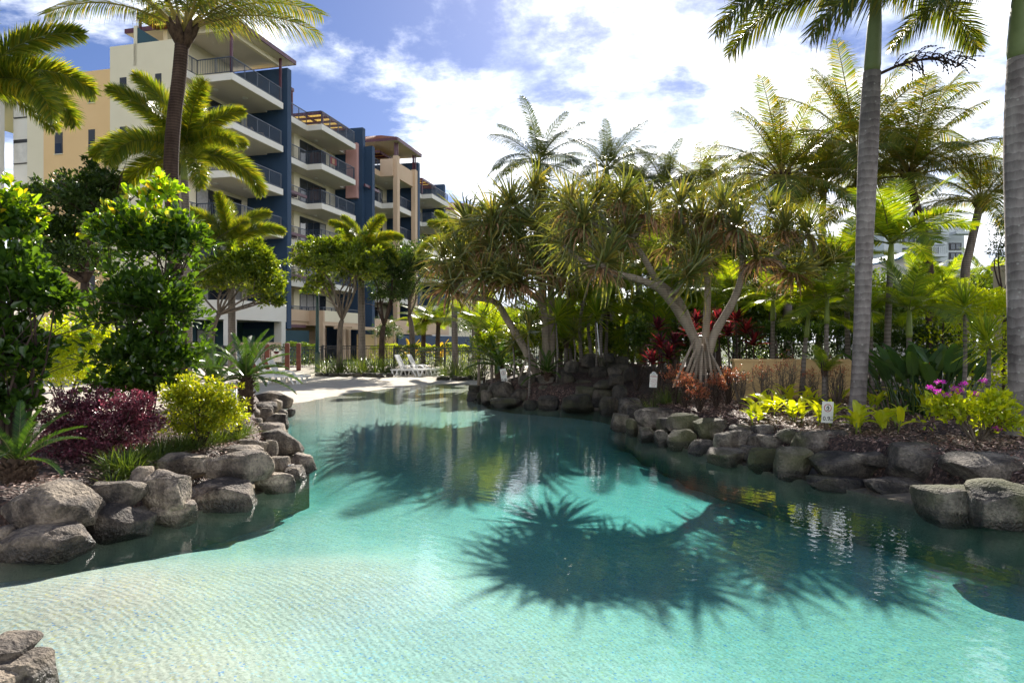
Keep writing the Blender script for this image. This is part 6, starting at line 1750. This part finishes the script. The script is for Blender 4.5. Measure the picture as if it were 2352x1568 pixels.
hedge('long dark hedge closing the view behind the areca thicket', hx(1150, 29), hx(1760, 29), 29, 30.5, 0.33, 2.2, 12000, 0.14, 0.08, 'lf_hedge', 164)
hedge('long dark hedge behind the coconut trunks', hx(1760, 26), hx(2400, 26), 26, 27.5, 0.33, 2.6, 13000, 0.14, 0.08, 'lf_hedge', 165)

rg = random.Random(91)
for i in range(20):
    px = 1120 + 27 * i + rg.uniform(-10, 10); Y = 22.5 + rg.uniform(-1.0, 3.5)
    if px > 1440: Y = 17.5 + rg.uniform(0, 3)
    py = 784 + (rg.uniform(-30, 20))
    shrub('understorey_bush', 'leafy green bush filling the shade under the pandanus and palms', foot(px, Y), [E(px, py, Y, 30, 34), E(px + 12, py + 24, Y, 28, 24)], 1300, 0.13, 0.05, ('lf_bang', 'lf_hedge', 'lf_tuck')[i % 3], 400 + i, stems=6, group='bushes under the pandanus', clump=0.3)

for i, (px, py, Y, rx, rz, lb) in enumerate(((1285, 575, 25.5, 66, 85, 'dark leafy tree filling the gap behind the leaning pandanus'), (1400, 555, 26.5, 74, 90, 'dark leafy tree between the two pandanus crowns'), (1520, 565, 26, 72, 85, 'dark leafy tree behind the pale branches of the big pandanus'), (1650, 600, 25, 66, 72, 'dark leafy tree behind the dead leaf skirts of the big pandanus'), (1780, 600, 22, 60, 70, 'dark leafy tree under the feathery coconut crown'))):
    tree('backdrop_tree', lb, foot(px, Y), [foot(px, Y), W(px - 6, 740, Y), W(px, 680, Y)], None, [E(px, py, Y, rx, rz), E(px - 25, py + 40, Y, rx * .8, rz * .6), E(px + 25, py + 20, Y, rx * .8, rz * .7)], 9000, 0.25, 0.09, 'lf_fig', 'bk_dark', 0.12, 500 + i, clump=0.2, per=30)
# ================================================================== furniture, fence, signs
M['plastic'] = solid('white_resin', (0.80, 0.79, 0.76), (0.76, 0.75, 0.72), 0.35, 3, 0, 1, 0.5)
M['black'] = solid('black_metal', (0.012, 0.012, 0.014), None, 0.4, 3, 0, 1, 0.5)
M['post'] = solid('stained_post', (0.16, 0.055, 0.035), (0.11, 0.035, 0.024), 0.7, 5)
M['green'] = solid('dark_green_metal', (0.010, 0.045, 0.035), (0.008, 0.035, 0.028), 0.4, 3, 0, 1, 0.5)
M['lampg'] = solid('lamp_green_panel', (0.02, 0.16, 0.12), None, 0.4, 3)
M['signw'] = solid('sign_white', (0.72, 0.72, 0.66), (0.68, 0.68, 0.62), 0.5, 2)
M['signc'] = solid('sign_cream', (0.70, 0.66, 0.52), None, 0.5, 2)
M['ink'] = solid('black_ink', (0.015, 0.015, 0.02), None, 0.6)
M['inkr'] = solid('red_ink', (0.42, 0.03, 0.05), None, 0.6)
M['inkb'] = solid('navy_ink', (0.02, 0.05, 0.22), None, 0.6)
M['inkg'] = solid('green_ink', (0.03, 0.22, 0.16), None, 0.6)
M['paper'] = solid('chart_paper', (0.62, 0.68, 0.72), None, 0.5)
M['wood'] = solid('stake_wood', (0.10, 0.07, 0.045), None, 0.8)

def lounger():
    """white moulded lounger, back raised; head at -X, foot at +X"""
    t = thing('sun_lounger', 'white plastic sun lounger', 'lounger')
    m = MB(); m.box(-0.55, 1.02, -0.33, -0.27, 0.30, 0.38); m.box(-0.55, 1.02, 0.27, 0.33, 0.30, 0.38); m.box(0.98, 1.06, -0.33, 0.33, 0.30, 0.38); m.box(-0.98, -0.90, -0.33, 0.33, 0.29, 0.36)
    m.box(-0.95, -0.55, -0.33, -0.27, 0.29, 0.36); m.box(-0.95, -0.55, 0.27, 0.33, 0.29, 0.36)
    put('frame', m.mesh('frame', M['plastic']), t)
    me = MB().box(0, 0.062, -0.268, 0.268, 0.345, 0.375).mesh('slat', M['plastic'])
    for i in range(17): put('slat', me, t, (-0.30 + i * 0.076, 0, 0))
    b = MB(); L = 0.88; a = R(62)
    ux, uz = -math.cos(a), math.sin(a)
    b.beam((-0.33, -0.26, 0.36), (-0.33 + ux * L, -0.26, 0.36 + uz * L), 0.05, 0.05); b.beam((-0.33, 0.26, 0.36), (-0.33 + ux * L, 0.26, 0.36 + uz * L), 0.05, 0.05)
    b.beam((-0.33 + ux * (L - .10), -0.25, 0.36 + uz * (L - .10)), (-0.33 + ux * (L - .10), 0.25, 0.36 + uz * (L - .10)), 0.20, 0.035) if False else None
    br = put('backrest', b.mesh('backrest', M['plastic']), t)
    for i in range(9):
        u = 0.03 + i * 0.098; wd = 0.088 if i not in (4, 5, 6) else 0.076
        s = MB(); p0 = Vector((-0.33 + ux * u, 0, 0.36 + uz * u)); p1 = p0 + Vector((ux, 0, uz)) * wd
        s.add([(p0.x, -0.235, p0.z), (p0.x, 0.235, p0.z), (p1.x, 0.235, p1.z), (p1.x, -0.235, p1.z), (p0.x - .03 * uz, -0.235, p0.z - .03), (p0.x - .03 * uz, 0.235, p0.z - .03), (p1.x - .03 * uz, 0.235, p1.z - .03), (p1.x - .03 * uz, -0.235, p1.z - .03)],
              [(0, 1, 2, 3), (7, 6, 5, 4), (0, 4, 5, 1), (1, 5, 6, 2), (2, 6, 7, 3), (3, 7, 4, 0)])
        put('slat', s.mesh('slat', M['plastic']), br)
    for sd in (-1, 1):
        q = MB(); y = 0.34 * sd
        pts = smooth_path([(-0.42, y, 0.33), (-0.28, y, 0.52), (-0.02, y, 0.56), (0.26, y, 0.44), (0.46, y, 0.14), (0.55, y, 0.0)], 14)
        for p, r_ in zip(pts[:-1], pts[1:]): q.beam(p, r_, 0.05, 0.06)
        put('armrest', q.mesh('armrest', M['plastic']), t)
        for x0, x1 in ((0.92, 0.80), (0.62, 0.72), (-0.90, -0.80), (-0.55, -0.66)):
            l = MB(); l.beam((x0, 0.30 * sd, 0.31), (x1, 0.30 * sd, 0.0), 0.06, 0.07); put('leg', l.mesh('leg', M['plastic']), t)
    return t
LG = lounger()
LG.location = foot(940, 33.6); LG.rotation_euler = (0, 0, R(-16)); LG.scale = (0.9, 0.9, 0.9)
LG['label'] = 'white plastic sun lounger on the sand, the one next to the dark grass clump'; LG['group'] = 'white sun loungers on the beach'
p_ = foot(968, 34.2)
l2 = copy_thing(LG, p_, R(-12), 'white plastic sun lounger on the sand, the one nearer the foxtail palm trunk')
l3 = copy_thing(LG, foot(655, 27.5), R(-6), 'white plastic sun lounger half hidden behind the big sago cycad')
l4 = copy_thing(LG, foot(622, 28.3), R(-8), 'white lounger back showing behind the cycad fronds beside the sign board')

# pool fence: posts, rails and pickets
def fence_run(label, x0, y0, x1, y1, h=1.2, post=None, gap=0.11, ends=(True, True)):
    L_ = math.hypot(x1 - x0, y1 - y0); a = math.atan2(y1 - y0, x1 - x0)
    t = thing('pool_fence', label, 'fence', (x0, y0, gz(x0, y0) if y0 < 42 and x0 > -16 else 0.33), a)
    for z in (h, h - 0.14, 0.10):
        m = MB(); m.box(0, L_, -0.02, 0.02, z - 0.02, z + 0.02); put('rail', m.mesh('rail', M['black']), t)
    me = MB().box(-0.009, 0.009, -0.009, 0.009, 0.08, h - 0.02).mesh('picket', M['black'])
    for i in range(1, int(L_ / gap)): put('picket', me, t, (i * gap, 0, 0))
    pm = MB().box(-0.035, 0.035, -0.035, 0.035, 0, h + 0.06).mesh('post', M['black'])
    n = max(1, round(L_ / 2.4))
    for i in range(n + 1): put('post', pm, t, (i * L_ / n, 0, 0))
    return t
FY = 38.6
fence_run('black metal pool fence between the lamp post and the clipped hedge', hx(742, FY), FY, hx(905, FY), FY + 0.2)
fence_run('black metal pool fence running in front of the clipped hedge', hx(905, 35.8), 35.8, hx(1140, 35.8), 35.4)
fence_run('black metal pool fence panel between the brown posts and the lamp post', hx(690, 36.6), 36.6, hx(735, 36.6), 36.9)
fence_run('black metal gate panel of the pool fence beside the white notice', hx(598, 36.6), 36.6, hx(688, 36.6), 36.6)
fence_run('black metal pool fence behind the cycads and the sign board', hx(430, 39.5), 39.5, hx(600, 39.5), 39.3)
for i, (px, Y, h) in enumerate(((586, 34.5, 1.28), (614, 36.5, 1.35), (660, 36.3, 1.4), (686, 36.0, 1.42))):
    m = MB(); m.box(-0.11, 0.11, -0.11, 0.11, -0.1, h)
    c = h; m.add([(-.12, -.12, c), (.12, -.12, c), (.12, .12, c), (-.12, .12, c), (0, 0, c + .06)], [(0, 1, 4), (1, 2, 4), (2, 3, 4), (3, 0, 4)])
    put('gate_post', m.mesh('gate_post', M['post']), None, foot(px, Y), (0, 0, 0.2),
        label=('square reddish brown gate post touching the cream sign board', 'square reddish brown gate post beside the white notice', 'square reddish brown gate post between the notice and the lamp post', 'tall square reddish brown gate post nearest the green lamp post')[i], cat='post')

# green lamp post with a hanging lantern
lp = thing('lamp_post', 'dark green lamp post with hanging bell lantern at the pool fence', 'lamp post', foot(729, 35.2))
m = MB(); m.tube([(0, 0, -0.1), (0, 0, 0.95), (0, 0, 1.0), (0, 0, 1.05), (0, 0, 3.0), (0, 0, 5.2)], [0.14, 0.14, 0.17, 0.10, 0.085, 0.06], 12); put('pole', m.mesh('pole', M['green'], True), lp)
m = MB(); m.tube(smooth_path([(0, 0, 5.1), (-0.15, 0, 5.45), (-0.42, 0, 5.35), (-0.5, 0, 4.9)], 10), 0.028, 8); put('arm', m.mesh('arm', M['green'], True), lp)
m = MB(); m.tube([(-.5, 0, 4.95), (-.5, 0, 4.75), (-.5, 0, 4.62), (-.5, 0, 4.3)], [0.05, 0.07, 0.12, 0.28], 8); la = put('lantern', m.mesh('lantern', M['green']), lp)
m = MB(); m.tube([(-.5, 0, 4.3), (-.5, 0, 4.08)], [0.28, 0.24], 8, 0, False); put('lamp_shade', m.mesh('lamp_shade', M['lampg']), la)

# writing
def text_mesh(s, size, mt, align='CENTER'):
    c = bpy.data.curves.new('text', 'FONT'); c.body = s; c.size = size; c.align_x = align; c.resolution_u = 2; c.extrude = 0.0012
    o = bpy.data.objects.new('text', c); COL.objects.link(o)
    dg = bpy.context.evaluated_depsgraph_get()
    me = bpy.data.meshes.new_from_object(o.evaluated_get(dg))
    bpy.data.objects.remove(o); me.materials.clear(); me.materials.append(mt); me.name = 'lettering'
    return me
def letters(parent, s, size, x, z, mt, y=-0.022, align='CENTER'):
    return put('lettering', text_mesh(s, size, mt, align), parent, (x, y, z), (R(90), 0, 0))
def ring(parent, x, z, r, w, mt, y=-0.022, n=28):
    m = MB(); vs = []; fs = []
    for i in range(n):
        a = 2 * math.pi * i / n
        for q in (r, r - w): vs += [(x + math.cos(a) * q, y, z + math.sin(a) * q), (x + math.cos(a) * q, y + 0.004, z + math.sin(a) * q)]
    for i in range(n):
        a = 4 * i; b = 4 * ((i + 1) % n)
        fs += [(a, b, b + 2, a + 2), (a + 1, a + 3, b + 3, b + 1), (a, a + 1, b + 1, b), (a + 2, b + 2, b + 3, a + 3)]
    m.add(vs, fs); return put('symbol', m.mesh('symbol', mt), parent)
def diver(parent, x, z, s, y=-0.024):
    m = MB(); m.tube([(x, y, z + .5 * s), (x + .04 * s, y, z + .42 * s)], [.09 * s, .09 * s], 8)
    m.beam((x - .02 * s, y, z + .3 * s), (x + .22 * s, y, z - .1 * s), .01, .14 * s); m.beam((x - .05 * s, y, z + .3 * s), (x - .28 * s, y, z - .05 * s), .01, .07 * s)
    m.beam((x + .22 * s, y, z - .1 * s), (x - .02 * s, y, z - .35 * s), .01, .09 * s); m.beam((x - .3 * s, y, z - .42 * s), (x + .3 * s, y, z - .42 * s), .01, .05 * s)
    put('symbol', m.mesh('symbol', M['ink']), parent)

def depth_sign(label, base, w, h, txt, lean, rz, lift=0.14):
    t = thing('depth_sign', label, 'sign', base, rz); t.rotation_euler = (0, lean, rz)
    m = MB(); m.box(-0.025, 0.025, -0.015, 0.02, -0.1, lift + h * 0.6); put('stake', m.mesh('stake', M['wood']), t)
    m = MB(); m.box(-w / 2, w / 2, -0.021, -0.016, lift, lift + h); put('board', m.mesh('board', M['signw']), t)
    ring(t, 0, lift + h * 0.70, w * 0.33, w * 0.05, M['inkr'], -0.024); diver(t, 0, lift + h * 0.70, w * 0.42, -0.025)
    letters(t, txt, h * 0.30, -w * 0.08, lift + h * 0.10, M['ink'], -0.0235); letters(t, 'm', h * 0.18, w * 0.34, lift + h * 0.10, M['ink'], -0.0235)
    return t
b = W(1897, 975, 10.0); b.z = gz(b.x, b.y)
depth_sign('white depth sign reading metres half covered by ginger leaves', b, 0.175, 0.31, '0.9', 0.05, 0.08, 0.12)
b = W(1161, 880, 20.4); b.z = gz(b.x, b.y)
depth_sign('leaning white pool depth sign reading 0.8 m on the rockery island', b, 0.18, 0.42, '0.8', -0.14, 0.0, 0.16)

t = thing('notice_sign', 'white notice headed PLEASE in red letters among strappy grass', 'sign', foot(1490, 14.0), 0.1); t.rotation_euler = (0, 0.06, 0.1)
m = MB(); m.box(-0.03, 0.03, -0.01, 0.03, -0.1, 0.62); put('stake', m.mesh('stake', M['wood']), t)
zb_ = W(1490, 889, 14.0).z - t.location.z
m = MB(); m.box(-0.078, 0.078, -0.016, -0.011, zb_, zb_ + 0.27); m.tube([(0, -0.016, zb_ + 0.27), (0, -0.011, zb_ + 0.27)], 0.05, 20); put('board', m.mesh('board', M['signw']), t)
letters(t, 'Seaforth', 0.024, 0, zb_ + 0.278, M['inkb'], -0.0185)
m = MB(); m.box(-0.011, 0.011, -0.0185, -0.0165, zb_ + 0.298, zb_ + 0.314); put('symbol', m.mesh('symbol', M['inkb']), t)
letters(t, 'PLEASE', 0.045, 0, zb_ + 0.205, M['inkr'], -0.0185)
for i, s in enumerate(('No climbing or', 'or diving off the', 'rocks or the', 'waterfall')): letters(t, s, 0.026, 0, zb_ + 0.155 - 0.042 * i, M['inkr'], -0.0185)

t = thing('notice_sign', 'small white notice with rounded crest hung on the pool gate', 'sign', W(635, 830, 35.9))
m = MB(); m.box(-0.27, 0.27, -0.016, -0.008, -0.02, 0.54); m.tube([(0, -0.016, 0.54), (0, -0.008, 0.54)], 0.15, 20); put('board', m.mesh('board', M['signw']), t)
m = MB(); m.box(-0.05, 0.05, -0.02, -0.017, 0.59, 0.66); put('symbol', m.mesh('symbol', M['inkg']), t)
letters(t, 'Please', 0.085, 0, 0.43, M['inkr'], -0.019)
for i, s in enumerate(('rinse sand off', 'before entering', 'the pool')): letters(t, s, 0.07, 0, 0.31 - 0.11 * i, M['inkr'], -0.019)
m = MB(); m.box(-0.02, 0.02, -0.006, 0.02, -0.6, 0.5); put('bracket', m.mesh('bracket', M['black']), t)

t = thing('sign_board', 'cream board with first aid chart and resort name at the pool gate', 'sign', foot(564, 34.6))
bz = W(564, 862, 34.6).z - t.location.z
kk = 34.6 / 1568; bw = 22 * kk
m = MB(); m.box(-bw, bw, 0, 0.10, 0.0, 0.8 + bz + 62 * kk - 0.8); put('board', m.mesh('board', M['signc']), t)
tz = bz + 62 * kk
m = MB(); m.box(-bw * 0.86, -bw * 0.2, -0.006, -0.002, tz - 0.95, tz - 0.14); put('chart', m.mesh('chart', M['paper']), t)
m = MB(); m.add([(-bw * .84, -.009, tz - .16), (-bw * .66, -.009, tz - .16), (-bw * .84, -.009, tz - .42)], [(0, 2, 1)]); put('symbol', m.mesh('symbol', M['inkb']), t)
m = MB(); m.add([(-bw * .62, -.009, tz - .16), (-bw * .52, -.009, tz - .16), (-bw * .80, -.009, tz - .42), (-bw * .84, -.009, tz - .48)], [(0, 3, 2, 1)]); put('symbol', m.mesh('symbol', M['inkg']), t)
letters(t, 'CPR and', 0.085, -bw * 0.22, tz - 0.25, M['inkb'], -0.009, 'RIGHT'); letters(t, 'Resuscitation', 0.07, -bw * 0.22, tz - 0.34, M['inkb'], -0.009, 'RIGHT')
m = MB()
for i in range(4):
    for j in range(3): m.box(-bw * .82 + .075 * i, -bw * .82 + .055 + .075 * i, -.009, -.0065, tz - .58 - .13 * j, tz - .50 - .13 * j)
put('chart_panel', m.mesh('chart_panel', M['inkg']), t, kind='stuff')
m = MB(); m.box(bw * .36, bw * .48, -0.006, -0.002, tz - 0.24, tz - 0.10); put('symbol', m.mesh('symbol', M['inkb']), t)
letters(t, 'Seaforth', 0.14, bw * 0.42, tz - 0.40, M['inkb'], -0.004)
m = MB(); m.beam((bw * .25, -.005, tz - .66), (bw * .42, -.005, tz - .50), .006, .015); m.beam((bw * .42, -.005, tz - .50), (bw * .62, -.005, tz - .66), .006, .015); put('symbol', m.mesh('symbol', M['ink']), t)
letters(t, 'GARDENS', 0.11, bw * 0.42, tz - 0.78, M['ink'], -0.004)

# white garden bollard with an orange cap, and pool fittings
b = thing('garden_bollard', 'short white bollard light with orange top beside the golden bush', 'bollard', foot(536, 10.6))
zt = W(540, 888, 10.6).z - b.location.z
m = MB(); m.tube([(0, 0, -0.05), (0, 0, zt - 0.02)], 0.055, 16); put('tube', m.mesh('tube', M['plastic'], True), b)
m = MB(); m.tube([(0, 0, zt - 0.02), (0, 0, zt)], [0.06, 0.055], 16); M['cap'] = solid('orange_cap', (0.7, 0.16, 0.04)); put('cap', m.mesh('cap', M['cap'], True), b)
def fitting(label, p, r, nrm=(0, -1, 0.3)):
    m = MB(); q = Vector(nrm).normalized()
    m.tube([(0, 0, 0), q * 0.012], r, 18); t = put('pool_fitting', m.mesh('pool_fitting', M['plastic'], True), None, p, label=label, cat='pool fitting')
    m = MB(); m.tube([q * 0.012, q * 0.016], r * 0.42, 12); put('nozzle', m.mesh('nozzle', M['ink'], True), t)
fitting('round white return jet in the shaded pool wall below the boulders', W(440, 1196, 6.98), 0.028, (0.5, -0.8, 0.4))
fitting('round white light lid on the flat rock at the tip of the wall', W(668, 1069, 9.0), 0.045, (0, 0, 1))
# pale cane standing on the rockery
m = MB(); q0 = W(1377, 815, 19.0); q1 = W(1371, 742, 19.0); m.tube([q0 - q0, q1 - q0], 0.014, 6); put('garden_cane', m.mesh('garden_cane', M['plastic']), None, q0, label='thin pale cane leaning on top of the rockery', cat='cane')

# low stones along the back of the beach
rg = random.Random(21)
for i in range(26):
    px = 735 + 14.5 * i + rg.uniform(-4, 4)
    if 905 < px < 1010 and i % 2: continue
    Y = 32.6 if px < 900 else (34.6 if px < 1010 else 31.0); Y += rg.uniform(-0.3, 0.3)
    x = hx(px, Y)
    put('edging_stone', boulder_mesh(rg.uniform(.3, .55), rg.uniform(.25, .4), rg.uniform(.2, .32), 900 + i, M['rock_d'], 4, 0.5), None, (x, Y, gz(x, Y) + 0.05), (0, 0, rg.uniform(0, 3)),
        label='low dark stone edging the back of the sand beach', cat='stone', group='stones edging the back of the beach')

# bark chips and fallen leaves lying on the mulch
def litter(name, label, n, poly, L, mts, seed, zoff=0.012):
    rng = np.random.default_rng(seed)
    lo, hi = np.min(poly, 0), np.max(poly, 0)
    P = rng.uniform(lo, hi, (n * 3, 2)); P = P[inside(np.array(poly), P[:, 0], P[:, 1])][:n]
    Z, ins, sd, rt = height(P[:, 0], P[:, 1]); ok = Z > 0.2; P = P[ok]; Z = Z[ok]; n = len(P)
    C = np.stack([P[:, 0], P[:, 1], Z + zoff + rng.random(n) * 0.02], -1)
    D = unit(np.stack([rng.normal(size=n), rng.normal(size=n), rng.normal(size=n) * 0.25], -1))
    V, F = leaf_verts(C, D, unit(np.array([0, 0, 1.0]) + rng.normal(size=(n, 3)) * 0.35), L * rng.uniform(.5, 1.3, n), L * 0.45 * rng.uniform(.6, 1.3, n), 'diamond')
    put(name, np_mesh(name, V, F, mts), None, label=label, cat='mulch', kind='stuff')
M['chip'] = leaf('bark_chip', [(0.05, 0.028, 0.022), (0.11, 0.065, 0.05), (0.20, 0.14, 0.115), (0.34, 0.27, 0.23), (0.07, 0.04, 0.03)], (1, 1, 1), 0.05, 0.6, 0.4)
litter('bark_chips', 'loose bark chips covering the bed along the bank', 26000, [(2.4, 17), (2.6, 13), (3.2, 11), (4, 9.2), (5.2, 7), (9.5, 7), (10, 14.5), (5, 17.5)], 0.06, M['chip'], 1)
litter('bark_chips', 'loose bark chips in the bed under the purple bush', 9000, [(-2.6, 9.2), (-4.0, 12.5), (-6.4, 12), (-7.4, 5.4), (-4.2, 5.7)], 0.06, M['chip'], 2)
